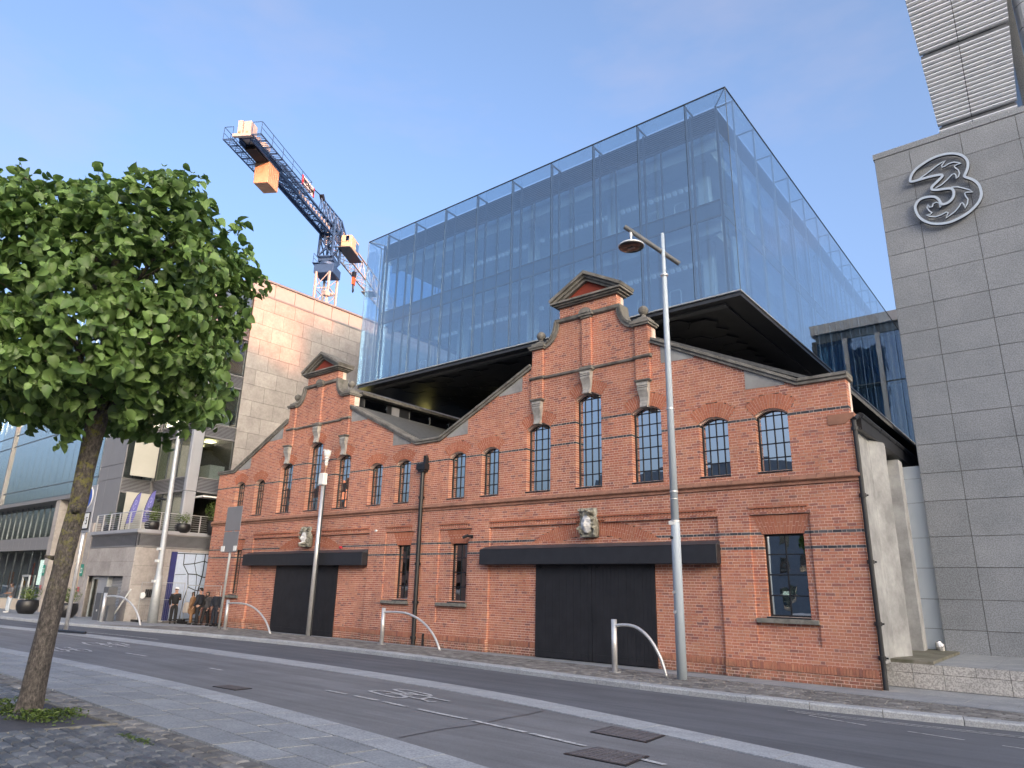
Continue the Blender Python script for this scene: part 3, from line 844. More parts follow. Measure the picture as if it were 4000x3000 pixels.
# rendered side wall with buttresses
SW = thing('rendered_side_wall', 'streaked pale concrete side wall with stepped buttresses right of the brick corner', 'wall', (-4.4,4,0))
MB().prismx([(.30,.55),(1.95,.55),(1.95,6.7),(.30,6.7)], -4.62, -4.40).build('wall_panel', M_CONC, SW, bevel=.01)
m = MB(); m.prismz([(-4.39,1.95),(-4.15,2.75),(-4.15,2.95),(-4.6,2.95),(-4.6,1.95)], .55, 6.62); m.build('buttress', M_CONC, SW, bevel=.015)
m = MB(); m.box(-4.9,-4.24,5.2,5.8,.5,6.5); m.build('buttress', M_CONC, SW)
# ================================================================ floating glass office box
GB = thing('glass_office_box', 'two storey glass office box hovering over the brick warehouse on a black soffit', 'office building', (-18.95, 19.5, 12.6))
X0, X1, Y0, Y1, ZB, ZT = -29.75, -8.15, 3.0, 36.0, 12.75, 21.5
ix0, ix1, iy0 = -29.35, -8.90, 3.85
fx = [-29.75,-28.1,-25.85,-23.55,-21.3,-19.0,-16.65,-14.35,-12.1,-9.9,-8.15]
fy = [3.0,3.9]+[3.9+2.29*i for i in range(1,15)]
def gpane(a, b, c, mat, name='glass_pane', parent=GB, th=.016):
    (x0,x1),(y0,y1),(z0,z1) = a, b, c
    return MB().box(x0,x1,y0,y1,z0,z1).build(name, mat, parent)
G = .012
for a, b in zip(fx, fx[1:]):
    gpane((a+G,b-G),(Y0,Y0+.016),(ZB+.02,ZT-.03), M_GL_OUT)
    gpane((a+G,b-G),(Y0+.05,iy0-.03),(ZT-.016,ZT), M_GL_OUT)
for a, b in zip(fy, fy[1:]):
    for xx in (X1-.016, X0):
        gpane((xx,xx+.016),(a+G,b-G),(ZB+.02,ZT-.03), M_GL_OUT)
    if a > 3.5:
        gpane((ix1+.03,X1-.05),(a+G,b-G),(ZT-.016,ZT), M_GL_OUT)
# fins and top brackets
for i, x in enumerate(fx):
    if 0 < i < 10:
        MB().box(x-.03,x+.03,Y0+.03,Y0+.17,ZB,ZT-.02).build('glass_fin', M_FRAME, GB)
        MB().bar((x,Y0+.02,ZT-.06),(x,iy0,ZT-.06),.05,.07).build('top_bracket', M_FRAME, GB)
for j, y in enumerate(fy[1:]):
    MB().box(X1-.10,X1-.03,y-.012,y+.012,ZB,ZT-.02).build('glass_fin', M_FRAMEL, GB)
    MB().bar((ix1,y,ZT-.06),(X1-.02,y,ZT-.06),.05,.06).build('top_bracket', M_FRAMEL, GB)
    if j % 2 == 0: MB().box(X0+.03,X0+.10,y-.012,y+.012,ZB,ZT-.02).build('glass_fin', M_FRAMEL, GB)
m = MB()
for a, b in (((X0,Y0,ZT),(X1,Y0,ZT)),((X1,Y0,ZT),(X1,Y1,ZT)),((X0,Y0,ZT),(X0,Y1,ZT)),((X0,Y0,ZT),(ix0,iy0,ZT)),((X1,Y0,ZT),(ix1,iy0,ZT))): m.bar(a, b, .035, .05)
m.build('edge_rail', M_FRAME, GB)
m = MB()
for x in (X0, X1): m.box(x-.012,x+.012,Y0-.012,Y0+.012,ZB,ZT)
m.build('corner_bead', M_FRAMEL, GB)
m = MB(); m.box(X0-.01,X1+.01,Y0-.02,Y0+.06,ZB-.03,ZB+.02); m.box(X1-.05,X1+.012,Y0+.06,Y1,ZB-.03,ZB+.02); m.box(X0-.012,X0+.05,Y0+.06,Y1,ZB-.03,ZB+.02)
m.build('base_rail', M_GALV, GB)
# slabs, ceilings
MB().box(X0+.03,X1-.03,Y0+.06,Y1,12.56,12.715).build('soffit_slab', M_SOFF, GB)
MB().box(ix0+.1,ix1-.1,iy0+.12,Y1-.1,12.72,13.16).build('floor_slab', M_GREYP, GB)
MB().box(ix0+.25,ix1-.25,iy0+.35,Y1-.4,16.62,17.10).build('floor_slab', M_CEIL, GB)
MB().box(ix0+.1,ix1-.1,iy0+.2,Y1-.2,20.42,21.36).build('roof_slab', M_CEIL, GB)
MB().box(ix0+2.2,ix1-2.2,iy0+2.4,Y1-3,15.95,16.61).build('ceiling_bulkhead', M_CEIL, GB)
MB().box(ix0+2.2,ix1-2.2,iy0+2.4,Y1-3,19.75,20.41).build('ceiling_bulkhead', M_CEIL, GB)
for z in (16.25, 20.05):      # dropped light tracks
    for a, b in ((-27.0,-19.2),(-18.9,-10.4)):
        MB().box(a, b, 6.0, 6.22, z-.33, z-.28).build('light_track', M_WHITE, GB)
        m = MB()
        n = int((b-a)/.30)
        for i in range(n): m.box(a+i*.30, a+i*.30+.16, 6.02, 6.2, z-.48, z-.34)
        m.build('track_fitting', M_TRACK, GB, stuff=True)
for z0, z1 in ((16.05,16.60),(19.85,20.40)):
    MB().box(ix0+.3,ix1-.3,iy0+.45,iy0+.62,z0,z1).build('blind_box', M_CEIL, GB); MB().box(ix1-.75,ix1-.6,iy0+.7,Y1-.5,z0,z1).build('blind_box', M_CEIL, GB)
# core wall and curtains
MB().box(-22.2,-12.3,14.5,30,13.17,20.4).build('core_wall', M_CORE, GB)
MB().box(-12.0,-9.3,26,Y1-.5,13.17,20.4).build('core_wall', M_CORE, GB)
MB().box(-29.0,-9.2,33,33.2,13.17,20.4).build('core_wall', M_CORE, GB)
for x in (-24.6,-19.8,-15.0,-10.4):
    for y in (5.9, 13.5, 21.5):
        for z0, z1 in ((13.17,16.6),(17.1,20.4)):
            MB().box(x-.22,x+.22,y-.22,y+.22,z0,z1).build('column', M_WHITE, GB)
# inner facade: spandrels, louvre band, mullions, panes
mx = [-29.35,-28.08,-25.93,-23.62,-21.4,-19.07,-16.78,-14.5,-12.24,-10.02,-8.90]
hx = []
for a, b in zip(mx, mx[1:]):
    hx.append(a)
    if b-a > 1.5: hx.append(a+(b-a)*.36)
hx.append(mx[-1])
for i in range(11):
    z = 20.44+i*.1
    MB().prismx([(iy0,z),(iy0+.02,z),(iy0+.09,z+.075),(iy0+.07,z+.075)], ix0, ix1).build('louvre_blade', M_LOUVD, GB)
    MB().prism([(ix1,z),(ix1-.02,z),(ix1-.09,z+.075),(ix1-.07,z+.075)], iy0+.1, Y1-.1).build('louvre_blade', M_LOUVD, GB)
    MB().prism([(ix0,z),(ix0+.02,z),(ix0+.09,z+.075),(ix0+.07,z+.075)], iy0+.1, Y1-.1).build('louvre_blade', M_LOUVD, GB)
MB().box(ix0+.1,ix1-.1,iy0+.10,iy0+.14,20.42,21.5).build('louvre_backing', M_FRAME, GB)
MB().box(ix1-.14,ix1-.10,iy0+.14,Y1-.2,20.42,21.5).build('louvre_backing', M_FRAME, GB)
for i, x in enumerate(hx):
    w = .07 if x in mx else .04
    MB().box(x-w/2, x+w/2, iy0-.03, iy0+.07, 13.1, 20.42 if x not in mx else 21.5).build('mullion', M_FRAME, GB)
m = MB()
for z in (13.12, 16.48, 17.16, 20.40): m.box(ix0, ix1, iy0-.02, iy0+.05, z-.03, z+.03)
m.build('transom', M_FRAME, GB)
M_SPAN = simple('blue grey spandrel glass', (.045,.085,.15), .12, .0, var=.03)
for a, b in zip(hx, hx[1:]):
    for z0, z1, mt, nme in ((13.15,16.45,M_GL_IN,'inner_pane'),(16.51,17.13,M_SPAN,'spandrel_panel'),(17.19,20.37,M_GL_IN,'inner_pane')):
        MB().box(a+.03,b-.03,iy0+.01,iy0+.03,z0,z1).build(nme, mt, GB)
yy = iy0
while yy < Y1-1:
    yb = yy+2.29
    for z0, z1, mt, nme in ((13.15,16.45,M_GL_IN,'inner_pane'),(16.51,17.13,M_SPAN,'spandrel_panel'),(17.19,20.37,M_GL_IN,'inner_pane')):
        for xx in (ix1-.03, ix0+.01): MB().box(xx,xx+.02,yy+.03,yb-.03,z0,z1).build(nme, mt, GB)
    MB().box(ix1-.06,ix1+.02,yy-.03,yy+.03,13.1,20.42).build('mullion', M_FRAMEL, GB)
    MB().box(ix0-.02,ix0+.06,yy-.03,yy+.03,13.1,20.42).build('mullion', M_FRAMEL, GB)
    yy = yb
random.seed(5)
for k in range(14):          # partly drawn curtains along the side
    y = 5.5+k*1.9+random.uniform(-.3,.3); z0, z1 = ((13.2,16.4),(17.2,20.3))[k % 2]
    m = MB(); n = 10
    m.prismz([(ix1-.35+.05*(i % 2), y+i*.09) for i in range(n)]+[(ix1-.33+.05*(i % 2), y+i*.09) for i in range(n-1,-1,-1)], z0, z1)
    m.build('curtain', M_BLIND, GB)
# soffit strip and hexagonal tiles
for i in range(25):
    a = -28.7+i*.82
    MB().box(a+.006,min(a+.814,-8.9),3.42,3.70,12.47,12.555).build('soffit_strip_panel', M_SOFFE, GB)
MB().box(-9.15,-8.95,3.75,Y1-1,12.49,12.555).build('soffit_rib', M_SOFF, GB)
hexes = []
hr = .62
for j in range(40):
    for i in range(26):
        cx = -28.1+i*hr*1.5; cy = 4.35+j*hr*1.732+(hr*.866 if i % 2 else 0)
        if cx < -9.5 and cy < 34: hexes.append((cx, cy))
hexes.sort(key=lambda h: h[1]+abs(h[0]+14)*.3)
hm = None
def hexm(mb, cx, cy, z0, z1, r):
    mb.prismz([(cx+r*math.cos(math.pi/3*k), cy+r*math.sin(math.pi/3*k)) for k in range(6)], z0, z1)
t = MB(); hexm(t, 0, 0, -.02, .02, hr-.018); hme = bpy.data.meshes.new('soffit_tile'); hme.from_pydata(t.v, [], t.f); hme.materials.append(M_SOFF)
rest = MB()
for n_, (cx, cy) in enumerate(hexes):
    dz = random.uniform(-.012,.012)
    if n_ < 300:
        o = bpy.data.objects.new('soffit_tile', hme); col.objects.link(o); o.location = (cx, cy, 12.50+dz); o.rotation_euler = (random.uniform(-.012,.012), random.uniform(-.012,.012), 0)
        o.parent = GB; o.matrix_parent_inverse = MW[GB.name].inverted()
    else: hexm(rest, cx, cy, 12.48+dz, 12.52+dz, hr-.018)
rest.build('soffit_tiling', M_SOFF, GB, stuff=True)
# hoop backed chairs behind the glass
def hoop_chair(x, y, z, lab):
    t = thing('office_chair', lab, 'chair', (x,y,z), 'white hoop backed chairs behind the glass')
    MB().tube([(x-.24,y,z+.42),(x-.25,y,z+.95),(x-.20,y,z+1.05),(x+.20,y,z+1.05),(x+.25,y,z+.95),(x+.24,y,z+.42)], .022, 6).build('backrest', M_WHITE, t)
    MB().box(x-.24,x+.24,y+.0,y+.46,z+.42,z+.47).build('seat', M_CORE, t)
    m = MB()
    for a in (-.2,.2):
        for b in (.04,.42): m.tube([(x+a,y+b,z),(x+a,y+b,z+.42)], .015, 5)
    m.build('leg_frame', M_WHITE, t)
hoop_chair(-12.4, 4.75, 17.12, 'left white hoop chair on the upper glass floor, right of the pediment')
hoop_chair(-11.1, 4.75, 17.12, 'right white hoop chair on the upper glass floor near the end column')
hoop_chair(-13.0, 4.75, 13.17, 'white hoop chair on the lower glass floor just left of the lamp post')
hoop_chair(-11.5, 4.75, 13.17, 'white hoop chair on the lower glass floor just right of the lamp post')
hoop_chair(-26.6, 5.4, 17.12, 'white hoop chair at the far left end of the upper glass floor')
hoop_chair(-26.9, 5.2, 13.17, 'white hoop chair at the far left end of the lower glass floor')
# dark glazed pavilion and steelwork seen under the box on the left
PV = thing('rooftop_pavilion', 'dark glazed rooftop pavilion with lit yellow lamps under the left end of the glass box', 'pavilion', (-33.5,15,8))
MB().box(-35.8,-31.6,3.6,32,9.0,12.4).build('dark_wall', M_BLK, PV)
for i in range(14):
    MB().box(-31.59,-31.56,3.7+i*2,5.6+i*2,11.0,12.1).build('window_pane', M_GL_WIN, PV)
m = MB(); m.tube([(-30.6,3.9,11.62),(-30.6,24,11.62)], .11, 10); m.build('steel_tube', M_GALV, PV)
for y in (6.2, 13.4, 20.5): MB().box(-30.75,-30.45,y-.12,y+.12,11.3,12.55).build('steel_post', M_GALV, PV)
for y in (4.4, 9.6, 16.8): MB().box(-31.5,-31.2,y,y+.55,11.72,11.82).build('lamp', M_LITY, PV)
# ================================================================ rear linking block
RB = thing('curtained_glass_block', 'tall glass block with blue curtains between the glass box and the granite wall', 'office building', (-6,38,0))
MB().box(-14,-1.5,37.5,50,0,22.3).build('core', M_DARK, RB)
for a, b in ((-14,-11.3),(-11.3,-9.0),(-9.0,-6.7),(-6.7,-4.4),(-4.4,-2.2)):
    for z0, z1 in ((12.7,17.62),(17.72,21.5),(8.5,12.6)):
        MB().box(a+.22,(a+b)/2-.02,36.0,36.02,z0,z1).build('glass_pane', M_GL_BLUE, RB); MB().box((a+b)/2+.02,b-.02,36.0,36.02,z0,z1).build('glass_pane', M_GL_BLUE, RB)
        m = MB(); n = 26
        m.prismz([(a+.22+i*(b-a-.3)/n, 36.55+.07*(i % 2)+.05*math.sin(i*1.7)) for i in range(n+1)]+[(a+.22+i*(b-a-.3)/n, 36.60+.07*(i % 2)+.05*math.sin(i*1.7)) for i in range(n,-1,-1)], z0, z1-.1)
        m.build('curtain', M_BLIND, RB)
    MB().box(a-.12,a+.2,35.9,36.3,0,21.6).build('column', M_GREYP, RB)
for z in (12.65,17.67): MB().box(-14,-2.2,35.97,36.35,z-.05,z+.05).build('floor_edge', M_FRAME, RB)
MB().box(-14,-1.9,35.7,37.6,22.25,23.05).build('parapet', M_GREYP, RB); MB().box(-14,-2.2,35.95,37.4,21.55,22.25).build('fascia', M_FRAME, RB)
MB().box(-14,-2.2,36.0,36.4,0,8.4).build('lower_wall', M_DARK, RB)
# ================================================================ granite clad building with the 3 emblem
GR = thing('granite_office_building', 'grey granite clad office block with a large outlined 3 emblem on the right', 'office building', (2,9,0))
MB().box(-3.74,14,6.05,20,0.0,18.15).build('core_wall', M_JOINT, GR)
gz = [.58,1.28,2.17,3.12,4.07,5.20,6.10,7.05,7.98,9.08,10.02,10.97,11.93,13.06,13.97,14.93,15.90,17.04,17.97]
gx = [-3.78,-2.63,-1.04,.56,2.16,3.76,5.36,6.96,8.56,10.2]
for a, b in zip(gx, gx[1:]):
    for z0, z1 in zip(gz, gz[1:]):
        d = random.uniform(0,.004)
        piece('panel', a+.008, b-.008, 6.0-d, 6.05, z0+.008, z1-.008, M_GRAN, GR)
for z0, z1 in zip(gz, gz[1:]):     # return face
    for k in range(4): piece('panel', -3.79, -3.742, 6.06+k*1.6+.008, 6.06+(k+1)*1.6-.008, z0+.008, z1-.008, M_GRAN, GR)
x = -3.82
while x < 10: piece('coping_stone', x+.004, x+.526, 5.97, 6.6, 17.98, 18.20, M_GRAN, GR); x += .53
MB().box(-3.8,10,6.61,20,18.05,18.18).build('roof_edge', M_GREYP, GR)
# upper block
MB().box(.9,14,8.2,20,18.2,32).build('upper_wall', M_GRAN, GR)
def lofted_louvre():
    L = lambda z: -1.62-.055*(z-18.2); Rr = lambda z: .68+.078*(z-18.2)
    MB().add([(L(18.2)+.1,6.62,18.2),(Rr(18.2)-.1,6.62,18.2),(Rr(30)-.1,6.62,30),(L(30)+.1,6.62,30),(L(18.2)+.1,7.6,18.2),(Rr(18.2)-.1,7.6,18.2),(Rr(30)-.1,7.6,30),(L(30)+.1,7.6,30)],
             [(0,1,2,3),(7,6,5,4),(0,4,5,1),(3,2,6,7),(1,5,6,2),(0,3,7,4)]).build('louvre_backing', M_ALUD, GR)
    z = 18.26; i = 0
    while z < 29.6:
        pt = .158+.011*(z-18.2); h = pt*.80
        if i in (2, 20, 36, 50):
            MB().box(L(z)+.02,Rr(z)-.02,6.44,6.5,z,z+h).build('louvre_rail', M_LOUVD, GR); z += pt; i += 1; continue
        mid = -.62+.012*(z-18.2); yb = 6.50-.03*(z-18.2)
        prof = [(6.44,z),(6.34,z+.015*h),(6.28,z+.3*h),(6.29,z+.65*h),(6.36,z+h),(6.40,z+h)]
        MB().prismx(prof, L(z), mid-.012).build('slat', M_ALU, GR)
        MB().prismx(prof, mid+.012, Rr(z)).build('slat', M_ALU, GR)
        z += pt; i += 1
    for xx in (-.62,):
        m = MB(); m.box(-.64,-.52,6.48,6.6,18.2,30); m.build('louvre_post', M_ALUD, GR)
lofted_louvre()
for z in range(18, 32): MB().lathe([(.42,z+.02),(.42,z+.98)], 1.62, 7.4, 24).build('drum_panel', M_ALU, GR)
# emblem
def ribbon(P, w, y0, y1, closed):
    m = MB(); n = len(P); P = [Vector(p) for p in P]; L = []; Rt = []
    ww = w if isinstance(w, list) else [w]*n
    for i in range(n):
        a = P[i-1] if (closed or i > 0) else P[i]; b = P[(i+1) % n] if (closed or i < n-1) else P[i]
        d = (b-a).normalized(); u = Vector((-d.y, d.x)); L.append(P[i]+u*ww[i]/2); Rt.append(P[i]-u*ww[i]/2)
    K = n if closed else n-1
    for i in range(K):
        j = (i+1) % n; m.prism([tuple(Rt[i]),tuple(Rt[j]),tuple(L[j]),tuple(L[i])], y0, y1)
    return m
def smooth_path(P, closed, k=3):
    n = len(P); out = []
    K = n if closed else n-1
    for i in range(K):
        p0 = Vector(P[(i-1) % n]) if (closed or i > 0) else Vector(P[i]); p1 = Vector(P[i]); p2 = Vector(P[(i+1) % n]); p3 = Vector(P[(i+2) % n]) if (closed or i < n-2) else p2
        for j in range(k):
            t = j/k; out.append(.5*((2*p1)+(-p0+p2)*t+(2*p0-5*p1+4*p2-p3)*t*t+(-p0+3*p1-3*p2+p3)*t**3))
    if not closed: out.append(Vector(P[-1]))
    return out
M3 = [(-2.72,16.62),(-2.63,16.84),(-2.46,17.00),(-2.18,17.14),(-1.88,17.22),(-1.58,17.22),(-1.33,17.15),(-1.13,17.02),(-1.00,16.84),(-0.95,16.64),(-0.98,16.45),(-1.05,16.29),(-1.12,16.15),(-1.01,16.04),(-0.87,15.89),(-0.77,15.69),(-0.74,15.46),(-0.76,15.26),(-0.86,15.06),(-1.03,14.89),(-1.24,14.75),(-1.51,14.65),(-1.79,14.60),(-2.08,14.64),(-2.32,14.75),(-2.53,14.94),(-2.65,15.17),(-2.70,15.41),(-2.67,15.59),(-2.56,15.73),(-2.40,15.78),(-2.19,15.75),(-2.05,15.68),(-1.96,15.54),(-1.90,15.35),(-1.76,15.33),(-1.63,15.39),(-1.53,15.52),(-1.50,15.70),(-1.55,15.83),(-1.72,15.89),(-1.94,15.93),(-2.09,15.99),(-2.12,16.06),(-2.07,16.14),(-1.90,16.27),(-1.77,16.37),(-1.74,16.44),(-1.83,16.49),(-2.09,16.52),(-2.36,16.53),(-2.59,16.53),(-2.69,16.55)]
F1 = [(-2.45,16.56),(-2.18,16.69),(-1.90,16.85),(-1.69,16.94),(-1.58,16.97),(-1.71,16.82),(-1.71,16.75),(-1.62,16.76),(-1.49,16.81),(-1.34,16.81),(-1.19,16.72),(-1.15,16.68),(-1.28,16.68),(-1.35,16.65),(-1.33,16.57),(-1.26,16.47),(-1.24,16.33),(-1.29,16.21),(-1.36,16.16),(-1.35,16.28),(-1.38,16.37),(-1.46,16.36),(-1.62,16.22),(-1.81,16.09),(-2.00,16.03)]
F2 = [(-1.54,15.89),(-1.36,15.83),(-1.20,15.72),(-1.05,15.60),(-0.97,15.49),(-1.15,15.54),(-1.20,15.52),(-1.19,15.42),(-1.14,15.26),(-1.18,15.11),(-1.28,14.96),(-1.27,15.09),(-1.31,15.20),(-1.36,15.19),(-1.43,15.08),(-1.56,14.95),(-1.68,14.88),(-1.85,14.79),(-1.76,14.97),(-1.81,15.01),(-1.96,14.96),(-2.15,14.94),(-2.31,15.02),(-2.41,15.10),(-2.28,15.09),(-2.23,15.13),(-2.31,15.25),(-2.35,15.38),(-2.31,15.49),(-2.27,15.36),(-2.19,15.35),(-2.15,15.46),(-2.06,15.48),(-1.97,15.42),(-1.96,15.24),(-1.92,15.30)]
EM = thing('emblem_sign', 'large silver outlined numeral 3 emblem mounted on the grey granite wall', 'sign', (-1.7,5.9,15.9))
M_EMB = simple('emblem face', (.50,.56,.62), .35, .3, var=.03)
ribbon(smooth_path(M3, True), .082, 5.80, 5.83, True).build('emblem_outline', M_EMB, EM)
ribbon(smooth_path(M3, True), .10, 5.831, 5.90, True).build('emblem_return', M_BLK, EM)
for F in (F1, F2):
    ribbon(F, .04, 5.81, 5.83, False).build('flame_line', M_EMB, EM); ribbon(F, .045, 5.831, 5.90, False).build('flame_return', M_BLK, EM)
# podium and pale panels
PD = thing('granite_podium', 'low podium wall of pale speckled granite blocks right of the brick corner', 'wall', (2,1.3,0))
MB().box(-4.55,12,1.36,6.04,0,.565).build('core', M_JOINT, PD)
x = -4.6; k = 0
for k in range(24): piece('granite_block', x+k*.69+.005, x+(k+1)*.69-.005, 1.30, 1.36, .365, .575, M_GRANL, PD)
x = -4.6
while x < 11:
    w = .69 if x < -3.3 else 1.38
    piece('granite_block', x+.005, x+w-.005, 1.30, 1.36, .0, .355, M_GRANL, PD); x += w
for k in range(12): piece('top_slab', -3.4+k*1.2+.005, -3.4+(k+1)*1.2-.005, 1.3, 6.0, .576, .60, M_PAVE, PD)
MB().box(-4.55,-3.42,1.35,6.3,.576,.66).build('raised_slab', stone_mat('mossy slab', (.10,.10,.07), (.22,.21,.18), 2), PD)
PP = thing('metal_clad_wall', 'tall smooth blue grey metal panel wall squeezed between concrete and granite', 'wall', (-4.2,9.5,0))
M_PALE = simple('pale blue grey panel', (.72,.78,.82), .3, .1, var=.03, scale=.6)
for i, (z0, z1) in enumerate(zip([.66,1.28,2.17,3.12,4.07,5.20,6.0],[1.28,2.17,3.12,4.07,5.20,6.0,6.42])):
    piece('panel', -4.9, -3.8, 6.3, 6.36, z0+.006, z1-.006, M_PALE, PP)
MB().box(-4.9,-3.8,6.37,6.6,0,6.4).build('backing', M_DARK, PP)
MB().box(-4.64,-4.60,2.96,5.2,.5,6.5).build('recess_wall', M_CONC, SW)
m = MB(); m.tube([(-3.90,6.0,.66),(-3.92,5.97,.80),(-3.97,5.93,.92)], [.11,.13,.07], 10); m.build('vent_cowl', M_STEEL, PP)
# ================================================================ offices on the left
def plane_box(m, ax, f, a0, a1, z0, z1, d0, d1):
    # ax 'x': faces -y at y=f ; ax 'y': faces +x at x=f ; d = depth inwards
    if ax == 'x': m.box(a0, a1, f+d0, f+d1, z0, z1)
    else: m.box(f-d1, f-d0, a0, a1, z0, z1)
    return m
def glazed(par, ax, f, a0, a1, z0, z1, n, mat, fr=M_FRAME, pane='glass_pane', inset=.10, mul=.05):
    w = (a1-a0)/n; m = MB()
    for i in range(n+1): plane_box(m, ax, f, a0+i*w-mul/2, a0+i*w+mul/2, z0, z1, inset-.04, inset+.05)
    m.build('mullion_frame', fr, par)
    for i in range(n):
        plane_box(MB(), ax, f, a0+i*w+mul/2, a0+(i+1)*w-mul/2, z0, z1, inset, inset+.02).build(pane, mat, par)
def louvred(par, ax, f, a0, a1, z0, z1, mat=M_LOUV, n=9):
    plane_box(MB(), ax, f, a0, a1, z0, z1, .08, .14).build('louvre_backing', M_ALUD, par)
    h = (z1-z0-.14)/n
    for e0, e1 in ((z0, z0+.07), (z1-.07, z1)): plane_box(MB(), ax, f, a0, a1, e0, e1, 0, .08).build('louvre_edge', M_GREYP, par)
    for i in range(n):
        z = z0+.07+i*h
        if ax == 'x': MB().prismx([(f+.02,z+.01),(f+.03,z+.01),(f+.075,z+h*.8),(f+.065,z+h*.8)], a0, a1).build('louvre_blade', mat, par)
        else: MB().prism([(f-.02,z+.01),(f-.065,z+h*.8),(f-.075,z+h*.8),(f-.03,z+.01)], a0, a1).build('louvre_blade', mat, par)
XS = -38.5
M_BLIND2 = simple('cream roller blind', (.46,.45,.40), .9, var=.05, scale=1)
SB = thing('stone_clad_office', 'office block clad in pale travertine with louvred bands and lit windows left of the warehouse', 'office building', (-45,5,0))
MB().box(-60,XS-.06,1.25,45,0,20.0).build('core_wall', M_JOINT, SB)
random.seed(11)
for j in range(15):
    z0 = 4.9+j*1.0067; off = (j % 2)*.75
    y = 1.2
    while y < 21:
        w = 1.5
        y1 = min(y+(w if y > 1.2 or not off else .75), 21)
        piece('stone_panel', XS-.055, XS+random.uniform(-.004,.004), y+.008, y1-.008, z0+.008, z0+.999, M_TRAV, SB); y = y1
M_PARP = simple('parapet panel', (.36,.35,.34), .6, .2, var=.05)
y = 1.1
MB().box(-52,XS-.12,1.1,45,20.0,21.0).build('parapet_core', M_PARP, SB)
for k in range(22):
    MB().box(XS-.10,XS-.04,1.12+k*1.5,1.18+k*1.5,20.0,21.05).build('parapet_rib', M_PARP, SB)
    piece('parapet_panel', XS-.118, XS-.08, 1.2+k*1.5, 2.6+k*1.5, 20.06, 20.98, M_PARP, SB)
m = MB(); m.box(-52,XS+.02,1.05,45,21.0,21.12); m.box(XS-.12,XS+.03,1.15,34,19.92,20.04); m.build('parapet_rail', M_GREYP, SB)
bands = [(4.8,7.04,'g'),(7.04,7.9,'l'),(7.9,10.25,'g'),(10.25,11.1,'l'),(11.1,13.45,'g'),(13.45,14.3,'l'),(14.3,16.65,'g'),(16.65,17.5,'l'),(17.5,19.9,'g')]
for z0, z1, k in bands:
    if k == 'g':
        if z0 > 5: glazed(SB, 'y', XS, -.68, 1.15, z0, z1, 1, M_GL_OFF)
        glazed(SB, 'x', -1.3, -42.72, -38.80, z0, z1, 3, M_GL_OFF)
        glazed(SB, 'y', -42.77, -3.0, -1.38, z0, z1, 3, M_GL_OFF)
    else:
        louvred(SB, 'y', XS, -.66, 1.18, z0, z1); louvred(SB, 'x', -1.3, -42.72, -38.80, z0, z1); louvred(SB, 'y', -42.77, -3.0, -1.38, z0, z1)
for z0, z1 in ((4.8,7.04),(7.05,11.05),(11.06,14.2),(14.21,17.4),(17.41,20.2)):
    MB().prismz([(-38.80,-1.34),(-38.46,-1.34),(-38.46,-.70),(-38.80,-.70)], z0, z1).build('corner_column', M_GREYL, SB, bevel=.04)
gxs = [-46.1,-44.9,-42.80]
for a, b in zip(gxs, gxs[1:]):
    for z0, z1 in zip([4.82,7.9,8.75,11.1,14.3,17.5],[7.89,8.74,11.09,14.29,17.49,20]):
        piece('metal_panel', a+.008, b-.008, -3.06, -3.0, z0+.008, z1-.008, M_GREYP, SB)
MB().box(-46.1,-42.9,-3.0,1.2,4.8,20).build('wall_core', M_GREYP, SB)
for z0, z1, k in bands[:4:2]:
    MB().box(-42.6,-38.95,-.75,-.72,z0+.1,z1-.35 if z0 > 5 else z1).build('blind', M_BLIND2, SB); MB().box(-42.2,-42.17,-2.9,-1.5,z0+.1,z1).build('blind', M_BLIND2, SB)
# rooms: slabs, back walls, lit ceiling lights
for z0, z1 in ((7.1,7.85),(10.3,11.05),(13.5,14.25),(16.7,17.45),(19.95,20.3)):
    MB().box(-42.6,XS-.2,-1.15,6,z0,z1).build('floor_slab', M_CEIL, SB)
MB().box(-42.6,XS-.2,6.0,6.2,4.8,20).build('back_wall', M_CREAM, SB)
MB().box(-42.74,-42.6,-1.2,6.0,4.8,20).build('side_wall', M_CREAM, SB)
for z in (10.22,13.42,16.6):
    for lx, ly in ((-39.6,.2),(-39.9,2.2),(-41.4,.4),(-40.8,3.6),(-39.1,4.4)):
        MB().box(lx-.3,lx+.3,ly-.28,ly+.28,z-.06,z-.01).build('ceiling_light', M_LIT, SB)
MB().box(-40.2,-38.9,.1,1.0,7.9,8.75).build('cabinet', M_WHITE, SB); MB().box(-40.0,-38.9,.2,.9,11.1,11.9).build('cabinet', M_WHITE, SB)
MB().box(-38.48,-37.6,-.7,1.1,6.72,6.80).build('awning', M_WHITE, SB)
# base block with balcony
BB = thing('balcony_base_block', 'pale stone base block with louvred balcony edge, service door and roller shutter', 'building base', (-41.5,-1,0))
MB().box(-44.35,XS-.06,-3.39,1.2,2.37,3.86).build('core_wall', M_JOINT, BB)
MB().box(-39.4,XS-.06,-3.39,1.2,-.1,2.37).build('core_wall', M_JOINT, BB)
MB().box(-44.35,-39.4,-2.9,1.2,-.1,2.37).build('core_wall', M_GREYP, BB)
for a, b in ((-44.4,-42.9),(-42.9,-41.2),(-41.2,-39.6),(-39.6,-38.5)):
    piece('stone_panel', a+.006, b-.006, -3.45, -3.39, 2.385, 3.12, M_TRAV, BB); piece('stone_panel', a+.006, b-.006, -3.45, -3.39, 3.13, 3.86, M_TRAV, BB)
for z0, z1 in ((-.1,.8),(.81,1.6),(1.61,2.375)): piece('stone_panel', -39.42, -38.5, -3.45, -3.39, z0, z1, M_TRAV, BB); piece('stone_panel', -44.4, -43.9, -3.45, -3.39, z0, z1, M_TRAV, BB)
y = -3.39
